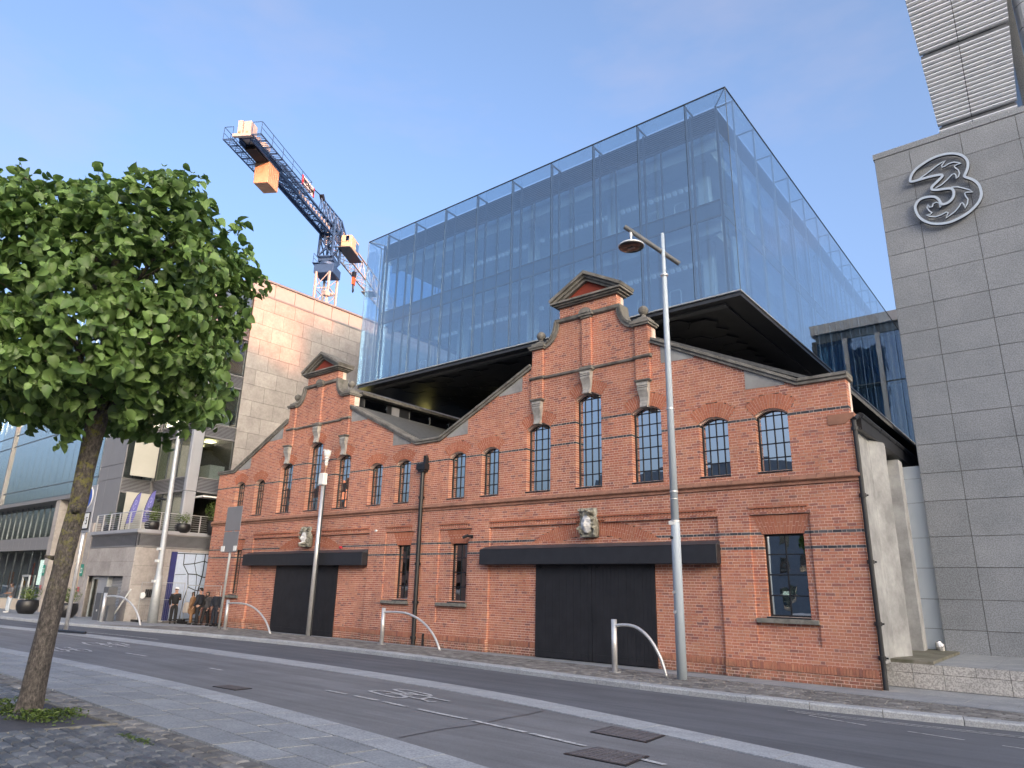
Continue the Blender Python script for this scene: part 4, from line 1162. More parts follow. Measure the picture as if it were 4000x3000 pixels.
for i in range(3):
    for z0, z1 in ((-.1,.95),(.96,1.95),(1.96,2.93),(2.94,3.86)):
        piece('stone_panel', XS-.055, XS, y+.006, y+1.44, z0, z1, M_TRAV, BB)
    y += 1.45
d = MB(); d.box(-43.88,-43.80,-3.2,-3.1,.05,2.36); d.box(-43.05,-42.95,-3.2,-3.1,.05,2.36); d.box(-43.8,-43.05,-3.2,-3.1,2.2,2.36); d.box(-43.8,-43.05,-3.2,-3.1,.05,.2)
dd = d.build('door', M_GALV, BB); MB().box(-43.8,-43.05,-3.16,-3.14,.2,2.2).build('door_glass', M_GL_OFF, dd)
MB().box(-42.95,-41.7,-3.2,-3.1,.05,2.36).build('door_panel', M_GREYL, BB)
def shutter_mat():
    m, nt, b = nm('perforated shutter'); tc = wpos(nt); br = N(nt, 'ShaderNodeTexBrick'); mp = N(nt, 'ShaderNodeMapping'); mp.inputs['Rotation'].default_value = (R(90),0,0); nt.links.new(tc, mp.inputs[0]); nt.links.new(mp.outputs[0], br.inputs['Vector'])
    br.inputs['Scale'].default_value = 1; br.inputs['Brick Width'].default_value = .13; br.inputs['Row Height'].default_value = .075; br.inputs['Mortar Size'].default_value = .016
    br.inputs['Color1'].default_value = (.08,.085,.095,1); br.inputs['Color2'].default_value = (.10,.105,.115,1); br.inputs['Mortar'].default_value = (.42,.43,.46,1)
    nt.links.new(br.outputs[0], b.inputs['Base Color']); b.inputs['Roughness'].default_value = .5; return m
M_SHUT = shutter_mat()
for i in range(12):
    z = .35+i*.165; MB().box(-41.62,-39.45,-3.05+.004*(i % 2),-3.0,z,z+.16).build('shutter_slat', M_SHUT, BB)
for i in range(4): MB().box(-41.62,-39.45,-3.05,-3.0,.02+i*.08,.095+i*.08).build('shutter_slat', M_GALV, BB)
MB().box(-41.7,-41.62,-3.3,-3.0,.0,2.36).build('shutter_guide', M_GALV, BB)
louvred(BB, 'x', -3.46, -44.42, -38.5, 3.88, 4.62, M_LOUV, 10); louvred(BB, 'y', XS+.01, -3.46, 1.2, 3.88, 4.62, M_LOUV, 10)
m = MB(); m.box(-44.5,XS+.06,-3.54,-3.3,4.62,4.80); m.box(XS-.2,XS+.06,-3.3,1.25,4.62,4.80); m.build('balcony_coping', M_GREYL, BB)
MB().box(-44.4,XS-.1,-3.3,1.2,4.6,4.74).build('balcony_floor', M_PAVE, BB)
RL = thing('balcony_railing', 'steel balcony railing with thin horizontal wires above the louvred stone base', 'railing', (-41,-3.4,4.8))
px = [-44.2,-43.3,-42.35,-41.2,-39.9,XS-.02]; py = [-3.4,-2.4,-1.3,-.2,.75]
for x in px: MB().box(x-.025,x+.025,-3.43,-3.37,4.8,5.72).build('post', M_STEEL, RL)
for y in py[1:]: MB().box(XS-.05,XS+.01,y-.025,y+.025,4.8,5.72).build('post', M_STEEL, RL)
MB().tube([(-44.2,-3.4,5.73),(XS-.02,-3.4,5.73),(XS-.02,1.1,5.73)], .025, 6).build('handrail', M_STEEL, RL)
for i in range(7): MB().tube([(-44.2,-3.4,4.92+i*.115),(XS-.02,-3.4,4.92+i*.115),(XS-.02,1.1,4.92+i*.115)], .008, 5).build('wire', M_STEEL, RL)
# mural hoarding
MU = thing('painted_hoarding', 'pale blue hoarding panel with a black cracked line drawing and dark blue edge', 'hoarding', (XS+.05,-.3,0))
M_MUR = simple('pale blue painted board', (.44,.52,.66), .6, var=.08, scale=9)
MB().box(XS+.01,XS+.07,-1.25,1.15,.15,3.7).build('board', M_MUR, MU)
MB().box(XS+.01,XS+.10,-1.55,-1.255,.15,3.72).build('edge_panel', simple('navy board', (.025,.03,.14), .5), MU)
def mline(P, w):
    m = MB()
    for a, b in zip(P, P[1:]): m.bar((XS+.073,a[0],a[1]),(XS+.073,b[0],b[1]), w, .004, up=(1,0,0))
    return m
ml = [([(-1.25,3.64),(1.1,3.68)],.05),([(-.86,3.64),(-.83,3.06),(-.5,2.58),(-.4,1.9),(-.54,1.25),(-.62,.25)],.045),([(-.2,3.66),(-.22,3.14),(0.0,2.5),(.05,1.95),(-.02,1.2)],.035),([(.34,3.66),(.33,2.58),(.20,1.7),(.05,.4)],.06),
      ([(.56,3.66),(.58,3.1),(.70,2.5),(.62,1.7),(.5,.3)],.04),([(-.83,3.06),(-.22,3.14),(.32,3.29),(.73,3.14),(1.1,3.2)],.05),([(-.5,2.58),(0,2.56),(.33,2.44),(.72,2.4),(1.1,2.5)],.055),([(-.4,1.9),(.05,1.72),(.62,1.7),(1.1,1.8)],.05),([(-1.2,2.52),(-.62,2.56)],.03),([(-1.2,.22),(1.1,.24)],.06)]
for P, w in ml: mline(P, w).build('painted_line', M_BLK, MU)
MB().box(XS+.0,XS+.05,-2.6,-2.15,1.35,1.75).build('wall_plate', M_BLK, BB)
# glass fronted office further left
LG = thing('glass_fronted_office', 'large glass fronted office with stone piers and a ground floor shopfront at far left', 'office building', (-57,-2,0))
lx0, lx1 = -75, -46.15
MB().box(lx0,lx1-.3,-1.0,12,0,22).build('core', M_BLIND, LG)
for z0, z1 in ((7.45,8.2),(8.26,11.85),(11.91,12.75),(12.81,16.4),(16.46,17.3),(17.36,21.0)):
    n = 24
    for i in range(n):
        w = (lx1-lx0)/n; plane_box(MB(), 'x', -3.06, lx0+i*w+.015, lx0+(i+1)*w-.015, z0, z1, 0, .02).build('glass_pane', M_GL_MIR, LG)
m = MB()
for z in (7.40,8.23,11.88,12.78,16.43,17.33,21.05): m.box(lx0,lx1,-3.09,-3.02,z-.035,z+.035)
m.build('transom', M_FRAMEL, LG)
for x in (-63.6,): MB().box(x-.1,x+.1,-3.2,-3.0,7.4,21).build('pilaster', M_GREYP, LG)
MB().box(lx0,lx1+.2,-3.12,-1.0,7.12,7.36).build('soffit_beam', M_GREYP, LG)
MB().box(lx1-.1,lx1+.0,-3.06,1.2,7.4,20.9).build('end_wall', M_GREYL, LG)
for a, b, y in ((lx0,-52.3,-2.3),):
    glazed(LG, 'x', y, a, b, 4.82, 7.1, 20, M_GL_MIR, M_FRAMEL, mul=.04)
    for i in range(20):
        w = (b-a)/20; piece('spandrel_panel', a+i*w+.008, a+(i+1)*w-.008, -3.0, -2.95, 3.98, 4.80, M_GREYP, LG)
    MB().box(a,b,-2.94,-2.2,3.98,4.80).build('spandrel_core', M_GREYP, LG)
    glazed(LG, 'x', -2.9, a, b, .85, 3.95, 14, M_GL_OFF, M_FRAME)
M_PEACH = stone_mat('warm limestone', (.50,.42,.33), (.60,.52,.43), 1.2, .7, .2, .06)
for z in range(8):
    piece('pier_stone', -52.25, -51.55, -3.06, -1.2, z*.92, z*.92+.91, M_TRAV if True else M_PEACH, LG)
    piece('pier_stone', -49.6, -48.4, -2.6, -1.0, z*.92, z*.92+.91, M_PEACH, LG)
for z in range(6): piece('pier_stone', -45.15, -44.45, -3.46, -1.2, z*.89, z*.89+.88, M_TRAV, LG)
for i in range(9): piece('low_wall_stone', -66+i*1.5+.006, -66+(i+1)*1.5-.006, -3.2, -2.9, 0, .82, M_PEACH, LG)
piece('low_wall_stone', -48.4, -45.2, -3.3, -3.0, 0, .95, M_PEACH, LG)
glazed(LG, 'x', -2.2, -48.3, -45.2, .95, 7.1, 2, M_GL_OFF, M_FRAMEL)
glazed(LG, 'x', -1.8, -51.5, -49.6, .2, 7.1, 2, M_GL_OFF, M_FRAMEL)
MB().box(lx0,-44.6,.4,.5,0,7.1).build('interior_wall', M_CORE, LG); MB().box(lx0,-45,-2.1,.4,3.9,4.1).build('interior_ceiling', M_CEIL, LG)
# things on show behind the shopfront
for i, (x, z0, z1, w, c) in enumerate([(-58.5,2.2,3.5,.9,(.3,.33,.4)),(-59.0,1.5,2.0,1.3,(.6,.3,.03)),(-56.6,1.3,2.4,.5,(.05,.12,.5)),(-55.6,1.2,2.2,.35,(.05,.2,.6)),(-57.5,1.0,3.2,.12,(.5,.1,.05)),(-62,1.2,2.6,.8,(.5,.25,.15))]):
    MB().box(x, x+w, -2.0, -1.92, z0, z1).build('shop_poster', simple('poster %d' % i, c, .6), LG)
MB().box(-54.6,-53.9,-2.55,-2.5,1.75,3.35).build('lit_poster', emit('backlit poster', (.75,.85,.78), .55), LG)
d = MB(); d.box(-55.9,-55.8,-3.0,-2.9,.1,2.25); d.box(-54.7,-54.6,-3.0,-2.9,.1,2.25); d.box(-55.9,-54.6,-3.0,-2.9,2.25,2.38); d.box(-55.9,-54.6,-3.0,-2.9,.1,.2); d.build('door_frame', M_GALV, LG)
for x, y in ((-51.9,-3.10),(-44.8,-3.50)):
    s = tag(MB().box(x-.17,x+.17,y-.03,y,2.35,3.0).build('wall_sign', M_GREEN), 'small green sign high on the stone pier ' + ('behind the tree trunk' if x < -50 else 'beside the service door'), 'sign')
    MB().box(x-.10,x+.10,y-.034,y-.03,2.52,2.80).build('symbol', M_WHITE, s); MB().box(x-.06,x+.06,y-.038,y-.034,2.58,2.74).build('symbol_centre', M_GREEN, s)
    t = text_mesh('32', .34, M_SIGNR, 'house_number', None, MXZ(x,y-.01,1.62), .004, bold=.006)
    tag(t, 'red house number 32 on the stone pier ' + ('left of the tree trunk' if x < -50 else 'right of the tree trunk'), 'house number')
# unseen blocks behind the viewer: right-hand row added for shade, rest mirrored in panes
random.seed(21)
M_FAR1 = simple('far brick office', (.34,.17,.11), .8); M_FAR2 = simple('far grey office', (.22,.23,.24), .6); M_FAR3 = simple('far teal office', (.10,.18,.19), .3)
def far_block(x0, x1, h, mat, lab, y0=-75, y1=-81):
    t = thing('unseen_quay_block', lab, 'office building', ((x0+x1)/2,(y0+y1)/2,0))
    MB().box(x0,x1,y1,y0,-3,h).build('wall', mat, t)
    m = MB(); nz = int(h/3.6); nx = max(2, int((x1-x0)/3.4))
    for j in range(nz):
        for i in range(nx): m.box(x0+(i+.2)*(x1-x0)/nx, x0+(i+.8)*(x1-x0)/nx, y0, y0+.05, 1+j*3.6, 3.2+j*3.6)
    m.build('window_grid', M_GL_MIR, t, stuff=True)
far_block(112, 133.0, 40.2, M_FAR2, 'unseen grey block added across the river to shade the street')
far_block(133.3, 154.0, 46, M_FAR3, 'unseen tall teal block added across the river to shade the glass box')
far_block(154.2, 160.2, 41.3, M_FAR2, 'unseen lower grey block added between shading blocks, letting sun reach the granite corner')
far_block(160.4, 200, 57, M_FAR1, 'unseen long brick block added across the river to shade the louvred granite top')
far_block(200.3, 238, 62, M_FAR2, 'unseen tallest grey block added across the river to shade the rear glass block')
far_block(60, 111, 36, M_FAR3, 'unseen low teal block added to the shading row across the river')
far_block(-60, -22, 20, M_FAR2, 'grey quayside block across the river behind the viewer')
far_block(-110, -66, 17, M_FAR1, 'brick quayside block across the river to the left')
far_block(-190, -125, 24, M_FAR1, 'far brick quayside block across the river, furthest left')
far_block(-10, 48, 15, M_FAR1, 'low brick warehouse across the river behind the viewer')
# ================================================================ ground, road, pavements
def zroad(y): return .1+.055*(-4.3-y) if y > -17.2 else .1+.055*12.9+.0*(y)
def zpave(y): return -.05*y if y < 0 else 0.0
gm = MB()
gm.quad((-900,1.25,-.05),(900,1.25,-.05),(900,900,-.05),(-900,900,-.05))
struct(gm.build('ground', M_PAVE))
struct(MB().quad((-900,-900,-3.2),(900,-900,-3.2),(900,-30,-3.2),(-900,-30,-3.2)).build('river_water', simple('river water', (.03,.045,.05), .08)))
struct(MB().box(-300,300,-30.6,-22,-3.4,.84).build('quay_wall', M_CONC))
def interp(pl, x):
    if x <= pl[0][0]: return pl[0][1]
    for a, b in zip(pl, pl[1:]):
        if x <= b[0]:
            t = (x-a[0])/(b[0]-a[0]); return a[1]+t*(b[1]-a[1])
    return pl[-1][1]
KERB = [(-90,-8.9),(-45,-8.6),(-38,-8.2),(-34,-7.5),(-31.5,-6.7),(-29.3,-5.85),(-26.3,-5.2),(-23.3,-4.8),(-20.3,-4.62),(-16.5,-4.72),(-13.5,-5.1),(-11,-5.45),(-7.5,-5.75),(-4.5,-5.75),(-2.4,-5.3),(0,-4.9),(4,-4.6),(30,-4.6)]
BF = [(-90,-12.0),(-40,-11.4),(-32.6,-10.46),(-26.7,-9.35),(-20.7,-8.95),(-16,-8.92),(-13.5,-8.98),(-10.5,-9.2),(-7.9,-9.65),(-4.8,-10.55),(-2.2,-11.4),(1,-12.7),(10,-17)]
NBF = [(-90,-15.2),(-27,-14.6),(-19.7,-14.1),(-15.1,-13.9),(-11.2,-13.95),(-8.8,-14.15),(-6.7,-14.38),(-4.4,-14.75),(-1,-15.6),(10,-20)]
CE = [(-90,-16.6),(-27,-15.9),(-20,-15.78),(-13.8,-15.82),(-10.8,-15.95),(-8.4,-16.1),(-6.4,-16.2),(-3,-16.5),(10,-19.0)]
def smoothed(pl):
    return lambda x: sum(interp(pl, x+d) for d in (-1.2,-.6,0,.6,1.2))/5
kerb = smoothed(KERB); bf = smoothed(BF); nbf = smoothed(NBF); ce = smoothed(CE)
XSs = [-90,-75,-60,-50]+[-45+i*.75 for i in range(75)]+[12,16,22,30]
def strip(fa, fb, z, name, mat, dz=0, n=1, y_only=None):
    m = MB(); vs = []
    for x in XSs:
        ya, yb = fa(x), fb(x)
        for i in range(n+1):
            y = ya+(yb-ya)*i/n; vs.append((x, y, z(y)+dz))
    fs = []
    for j in range(len(XSs)-1):
        for i in range(n):
            a = j*(n+1)+i; fs.append((a, a+n+1, a+n+2, a+1))
    m.add(vs, fs); return struct(m.build(name, mat))
kin = lambda x: kerb(x)+.42
strip(kin, lambda x: 0.0, zpave, 'pavement', M_JOINT, -.012, 1)
struct(MB().quad((-90,0,-.012),(30,0,-.012),(30,1.4,-.012),(-90,1.4,-.012)).build('pavement_back_edge', M_PAVE))
strip(lambda x: bf(x)-.02, lambda x: kerb(x)+.02, zroad, 'road', M_ASPH, 0, 2)
strip(lambda x: nbf(x)-.02, lambda x: bf(x)-.0, zroad, 'cycle_lane', M_BIKE, -.004, 3)
strip(lambda x: -23.0, lambda x: nbf(x), zroad, 'quay_bed', M_JOINT, -.028, 6)
def slab(m, corners, z, t, g=.006, bev=.0, dome=0):
    # quad on plan (4 corners ccw) shrunk by g, top at z(y)
    cx = sum(c[0] for c in corners)/4; cy = sum(c[1] for c in corners)/4
    P = []
    for c in corners:
        d = Vector((c[0]-cx, c[1]-cy)); L = d.length; d = d*(max(0,L-g*1.4)/L); P.append((cx+d.x, cy+d.y))
    if dome:
        T2 = [(cx+(p[0]-cx)*.86, cy+(p[1]-cy)*.74) for p in P]
        m.add([(p[0],p[1],z(p[1])-t) for p in P]+[(p[0],p[1],z(p[1])-dome) for p in P]+[(p[0],p[1],z(p[1])) for p in T2],
              [(0,1,5,4),(1,2,6,5),(2,3,7,6),(3,0,4,7),(4,5,9,8),(5,6,10,9),(6,7,11,10),(7,4,8,11),(8,9,10,11)]); return
    top = [(p[0],p[1],z(p[1])) for p in P]; bot = [(p[0],p[1],z(p[1])-t) for p in P]
    m.add(bot+top, [(3,2,1,0),(4,5,6,7),(0,1,5,4),(1,2,6,5),(2,3,7,6),(3,0,4,7)])
def paving(fa, fb, z, name, piece_name, mat, L, rows, xr, off=0, jig=.0, nparts=300, t=.04, dz=0.0, wob=0.0, key=None, skip=None, parent=None, g=.007, dome=0):
    par = parent; cells = []
    for r in range(rows):
        x = xr[0]+(r % 2)*L*.5+random.uniform(-jig,jig)
        while x < xr[1]:
            l = L*(1+random.uniform(-wob,wob)); x2 = x+l
            def yy(X, rr): a, b = fa(X), fb(X); return a+(b-a)*rr/rows
            jj = [random.uniform(-jig,jig)*.25 for _ in range(4)]
            c = [(x,yy(x,r)+jj[0]),(x2,yy(x2,r)+jj[1]),(x2,yy(x2,r+1)+jj[2]),(x,yy(x,r+1)+jj[3])]
            mx_, my_ = (x+x2)/2, (c[0][1]+c[2][1])/2
            if not (skip and skip(mx_, my_)): cells.append((c, dz+random.uniform(-jig,jig)*.12, mx_, my_))
            x = x2
    def vis(c):
        d = Vector((c[2], c[3]+19.985)); f = d.normalized().dot(Vector((f_.x,f_.y)).normalized())
        lat = (Vector((rr.x,rr.y)).dot(d))/max(.1,Vector((f_.x,f_.y)).dot(d))
        return (0 if (f > .5 and abs(lat) < .98) else 1, d.length)
    cells.sort(key=vis)
    rest = MB()
    for i, (c, h, _, _) in enumerate(cells):
        zz = lambda y, h=h: z(y)+h
        if i < nparts: m = MB(); slab(m, c, zz, t, g, 0, dome); m.build(piece_name, mat, par)
        else: slab(rest, c, zz, t, g, 0, dome)
    if rest.v: rest.build(piece_name+'_field', mat, par, stuff=True)
def sparent(name, bx):
    return struct(bx.build(name, M_JOINT))
random.seed(3)
# kerb of big granite stones
KB = sparent('kerb', MB().box(-60,-59.9,-9,-8.9,.0,.1))
pts = []; x = -60.0
while x < 16: pts.append(x); x += 1.18+random.uniform(-.06,.06)
for a, b in zip(pts, pts[1:]):
    ya, yb = kerb(a), kerb(b); d = Vector((b-a, yb-ya)).normalized(); u = Vector((-d.y, d.x)); g = .006; h = random.uniform(-.006,.006)
    A = Vector((a,ya))+d*g; B = Vector((b,yb))-d*g; A2 = A+u*.42; B2 = B+u*.42; A1 = A+u*.03; B1 = B+u*.03
    zt = lambda p: zpave(p.y)+.012+h
    m = MB(); zb = zroad((ya+yb)/2)-.08
    m.add([(A.x,A.y,zb),(B.x,B.y,zb),(B2.x,B2.y,zb),(A2.x,A2.y,zb),(A.x,A.y,zt(A)-.03),(B.x,B.y,zt(B)-.03),(B1.x,B1.y,zt(B1)),(A1.x,A1.y,zt(A1)),(B2.x,B2.y,zt(B2)),(A2.x,A2.y,zt(A2))],
          [(0,1,5,4),(4,5,6,7),(7,6,8,9),(1,2,8,6,5),(2,3,9,8),(3,0,4,7,9)])
    m.build('kerb_stone', M_BAND, KB)
PVS = sparent('far_pavement_paving', MB().box(-60,-59.9,-1,-.9,-.2,-.1))
# slabs beside the wall, widening to the right, then setts
inner = smoothed([(-60,-.55),(-30,-.55),(-20,-.75),(-12,-1.3),(-8,-1.75),(-4,-2.2),(2,-3.0),(20,-3.4)])
paving(inner, lambda x: -.10 if x > -38 else -3.4, zpave, 'far_slabs', 'paving_slab', M_PAVE, .92, 2, (-60,14), jig=.004, nparts=120, dz=.006, parent=PVS)
STF = sparent('far_sett_strip', MB().box(-60,-59.9,-2,-1.9,-.2,-.1))
paving(lambda x: kerb(x)+.43, lambda x: inner(x)-.01, zpave, 'far_setts', 'sett', M_SETT2, .24, 17, (-34,8), jig=.012, nparts=300, dz=.0, wob=.15, t=.05, parent=STF, g=.013, dome=.012)
paving(lambda x: kerb(x)+.43, lambda x: inner(x)-.01, zpave, 'far_flags', 'flagstone', M_PAVE, .9, 5, (-60,-34.2), jig=.01, nparts=60, dz=.004, parent=STF)
# pale granite band between the road and the cycle lane
BD = sparent('granite_lane_divider', MB().box(-60,-59.9,-11.6,-11.5,.0,.1))
bn = lambda x: bf(x)-(.95 if x < -16 else .95-.022*(x+16))
paving(bn, bf, zroad, 'band', 'band_stone', M_BAND, 1.0, 1, (-60,8), jig=.003, nparts=90, dz=.008, wob=.03, t=.06, parent=BD)
ND = sparent('granite_edge_band', MB().box(-60,-59.9,-15.4,-15.3,.0,.1))
paving(lambda x: nbf(x)-.46, nbf, zroad, 'band2', 'band_stone', M_BAND, 1.0, 1, (-60,6), jig=.003, nparts=90, dz=.006, wob=.03, t=.06, parent=ND)
SL = sparent('quayside_paving', MB().box(-60,-59.9,-16,-15.9,.0,.1))
paving(lambda x: ce(x)+.02, lambda x: nbf(x)-.47, zroad, 'slabs', 'paving_slab', M_PAVE, .95, 3, (-50,4), jig=.004, nparts=170, dz=.002, wob=.12, t=.06, parent=SL, g=.015)
CB = sparent('cobbled_quay', MB().box(-60,-59.9,-17,-16.9,.0,.1))
PITX, PITY = (-10.02,-8.18), (-17.65,-16.42)
inpit = lambda x, y: PITX[0]-.05 < x < PITX[1]+.05 and PITY[0]-.05 < y < PITY[1]+.05
paving(lambda x: ce(x)-.30, lambda x: ce(x)+.01, zroad, 'edge_setts', 'sett', M_SETT2, .26, 2, (-30,0), jig=.02, nparts=60, dz=-.004, wob=.25, t=.05, skip=inpit, parent=CB, g=.013, dome=.014)
paving(lambda x: -20.4, lambda x: ce(x)-.31, zroad, 'cobbles', 'sett', M_SETT, .25, 38, (-24,0), jig=.022, nparts=240, dz=-.004, wob=.22, t=.05, skip=inpit, parent=CB, g=.013, dome=.014)
m = MB()
z_ = zroad(-17)
gx_, gy_ = 18, 14
vs = []
for j in range(gy_+1):
    for i in range(gx_+1):
        x = PITX[0]+(PITX[1]-PITX[0])*i/gx_; y = PITY[0]+(PITY[1]-PITY[0])*j/gy_
        d = math.hypot(x+9.13, y+16.9); vs.append((x, y, zroad(y)-.012+.03*math.exp(-(d/.35)**2)+random.uniform(-.004,.004)))
m.add(vs, [(j*(gx_+1)+i, j*(gx_+1)+i+1, (j+1)*(gx_+1)+i+1, (j+1)*(gx_+1)+i) for j in range(gy_) for i in range(gx_)])
struct(m.build('tree_pit_surface', M_PIT))
m = MB()
for a, b, c, d in ((PITX[0]-.05,PITX[1]+.05,PITY[0]-.05,PITY[0]),(PITX[0]-.05,PITX[1]+.05,PITY[1],PITY[1]+.05),(PITX[0]-.05,PITX[0],PITY[0],PITY[1]),(PITX[1],PITX[1]+.05,PITY[0],PITY[1])):
    slab(m, [(a,c),(b,c),(b,d),(a,d)], lambda y: zroad(y)+.004, .08, 0)
struct(m.build('tree_pit_edging', M_SILL))
# painted markings
MK = 0.0
def flat(P, z=None, dz=.006):
    z = z or zroad; m = MB(); m.add([(p[0],p[1],z(p[1])+dz) for p in P], [tuple(range(len(P)))]); return m
def stroke(P, w, closed=False, dz=.006):
    m = MB(); P = [Vector(p) for p in P]; n = len(P); L = []; Rr = []
    for i in range(n):
        a = P[i-1] if (i > 0 or closed) else P[i]; b = P[(i+1) % n] if (i < n-1 or closed) else P[i]
        d = (b-a).normalized(); u = Vector((-d.y, d.x)); L.append(P[i]+u*w/2); Rr.append(P[i]-u*w/2)
    for i in range(n if closed else n-1):
        j = (i+1) % n; q = [Rr[i],Rr[j],L[j],L[i]]; m.add([(p.x,p.y,zroad(p.y)+dz) for p in q], [(0,1,2,3)])
    return m
def bike_symbol(ox, oy, sc=1.0, rot=0.0):
    W1 = [(-9.67,-11.69),(-9.66,-11.57),(-9.53,-11.50),(-9.34,-11.48),(-9.04,-11.56),(-8.75,-11.72),(-8.69,-11.86),(-8.80,-11.92),(-9.06,-11.89),(-9.35,-11.81)]
    W2 = [(-9.71,-11.11),(-9.70,-10.98),(-9.53,-10.94),(-9.18,-11.00),(-8.90,-11.06),(-8.74,-11.17),(-8.79,-11.29),(-8.96,-11.34),(-9.23,-11.30),(-9.53,-11.20)]
    Ls = [[(-9.24,-11.71),(-9.09,-11.60),(-9.13,-11.31)],[(-9.21,-11.53),(-8.54,-11.69),(-8.38,-11.70),(-8.16,-11.80),(-8.12,-11.68)],[(-9.27,-11.17),(-9.01,-11.25),(-8.63,-11.32),(-8.27,-11.43),(-8.05,-11.45)],[(-8.42,-11.73),(-8.55,-11.36)],[(-9.56,-11.48),(-8.87,-11.48)]]
    c, s = math.cos(rot), math.sin(rot)
    T = lambda p: (ox+sc*(c*(p[0]+8.9)-s*(p[1]+11.4)), oy+sc*(s*(p[0]+8.9)+c*(p[1]+11.4)))
    m = MB(); k = 0
    for P, cl, w in [(W1,True,.075),(W2,True,.075)]+[(l,False,.065) for l in Ls]:
        st = stroke([T(p) for p in P], w*sc, cl, .006+.0006*k); k += 1
        n = len(m.v); m.v += st.v; m.f += [tuple(i+n for i in f) for f in st.f]; m.m += st.m
    return m
tag(bike_symbol(-8.9,-11.4).build('cycle_symbol', M_PAINT), 'white painted bicycle symbol on the cycle lane, nearest the viewer', 'road marking', 'bicycle symbols on the cycle lane')
tag(bike_symbol(-21.3,-11.0,1.25,.05).build('cycle_symbol', M_PAINT), 'worn bicycle symbol far along the cycle lane beside the divider', 'road marking', 'bicycle symbols on the cycle lane')
tag(bike_symbol(-19.3,-12.9,.9,3.2).build('cycle_symbol', M_PAINT), 'faded bicycle symbol far along the cycle lane near the tree trunk', 'road marking', 'bicycle symbols on the cycle lane')
dash = [((-10.0,-12.33),(-9.4,-12.37)),((-9.2,-12.38),(-8.6,-12.44)),((-8.45,-12.45),(-7.85,-12.54)),((-7.6,-12.57),(-6.6,-12.67)),((-6.45,-12.69),(-5.5,-12.83)),((-5.4,-12.85),(-4.55,-13.0)),((-4.3,-13.05),(-3.5,-13.2)),((-3.2,-13.26),(-2.4,-13.45)),((-14.1,-12.1),(-13.6,-12.12)),((-18.2,-11.98),(-17.2,-11.95))]
cl_ = MB()
labs = ['white dash farthest left in the worn centre line, before the bicycle symbol','second worn dash beside the bicycle symbol','third worn dash just past the bicycle symbol','worn dash crossing toward the crack in the cycle lane','white dash just right of the crack','bright white dash ending at the iron cover','white dash on the lower iron cover','white dash right of the lower iron cover','short lone white dash further up the cycle lane','faint short dash far up the cycle lane']
for (a, b), lb in zip(dash, labs):
    tag(stroke([a, b], .085).build('lane_dash', M_PAINT), lb, 'road marking', 'centre line of the cycle lane')
tag(stroke([(-4.6,-6.30),(-2.6,-6.15),(0,-5.75),(4,-5.4)], .06).build('kerb_line', M_PAINT), 'inner of the two thin painted lines along the kerb at right', 'road marking')
tag(stroke([(-4.4,-6.52),(-2.6,-6.36),(0,-5.95),(4,-5.6)], .06).build('kerb_line', M_PAINT), 'outer of the two thin painted lines along the kerb at right', 'road marking')
tag(stroke([(-4.1,-6.75),(-3.1,-7.2)], .06).build('bay_line', M_PAINT), 'slanting white line starting beside the double kerb lines', 'road marking')
tag(stroke([(-2.5,-7.3),(-1.75,-7.5)], .06).build('bay_line', M_PAINT), 'short white dash on the dark road below the double kerb lines', 'road marking')
tag(stroke([(-1.3,-7.6),(-.6,-7.7)], .06).build('bay_line', M_PAINT), 'white dash on the dark road at the right edge', 'road marking')
tag(stroke([(-30,-9.4),(-27,-8.55),(-24.5,-8.25)], .11).build('edge_line', M_PAINT), 'white edge line on the dark road beyond the sign post', 'road marking')
def cover(P, lb):
    t = thing('manhole_cover', lb, 'manhole cover', (P[0][0],P[0][1],zroad(P[0][1])), 'iron covers in the cycle lane')
    m = MB(); slab(m, P, lambda y: zroad(y)+.006, .03, .0); m.build('frame', M_BLK, t)
    m = MB()
    cx = sum(p[0] for p in P)/4; cy = sum(p[1] for p in P)/4
    Q = [(cx+(p[0]-cx)*.93, cy+(p[1]-cy)*.93) for p in P]; n = 7
    B = lambda u, v: tuple(Q[0][k]*(1-u)*(1-v)+Q[1][k]*u*(1-v)+Q[2][k]*u*v+Q[3][k]*(1-u)*v for k in (0,1))
    for i in range(n):
        for j in range(n): slab(m, [B(i/n,j/n),B((i+1)/n,j/n),B((i+1)/n,(j+1)/n),B(i/n,(j+1)/n)], lambda y: zroad(y)+.010, .01, .008)
    m.build('tread_plate', M_METALC, t)
cover([(-4.42,-13.60),(-3.70,-13.60),(-3.82,-12.92),(-4.44,-12.92)], 'rusty iron cover crossed by the white dash, lower of the near pair')
cover([(-5.10,-12.05),(-4.28,-12.13),(-4.42,-11.38),(-5.22,-11.32)], 'rusty iron cover against the pale lane divider, upper of the near pair')
cover([(-11.05,-13.72),(-10.45,-13.68),(-10.6,-13.30),(-11.15,-13.38)], 'small dark cover near the pale edge band, left of centre')
tag(stroke([(-5.98,-14.4),(-6.15,-13.6),(-6.2,-12.9),(-6.4,-12.1),(-6.5,-11.5),(-6.65,-10.9)], .018, dz=.004).build('crack', M_BLK), 'thin dark crack running across the cycle lane', 'crack')
tag(stroke([(-3.2,-13.9),(-2.6,-13.4),(-2.0,-12.6),(-1.9,-12.1)], .02, dz=.004).build('crack', M_BLK), 'dark crack beside the lane divider at lower right', 'crack')
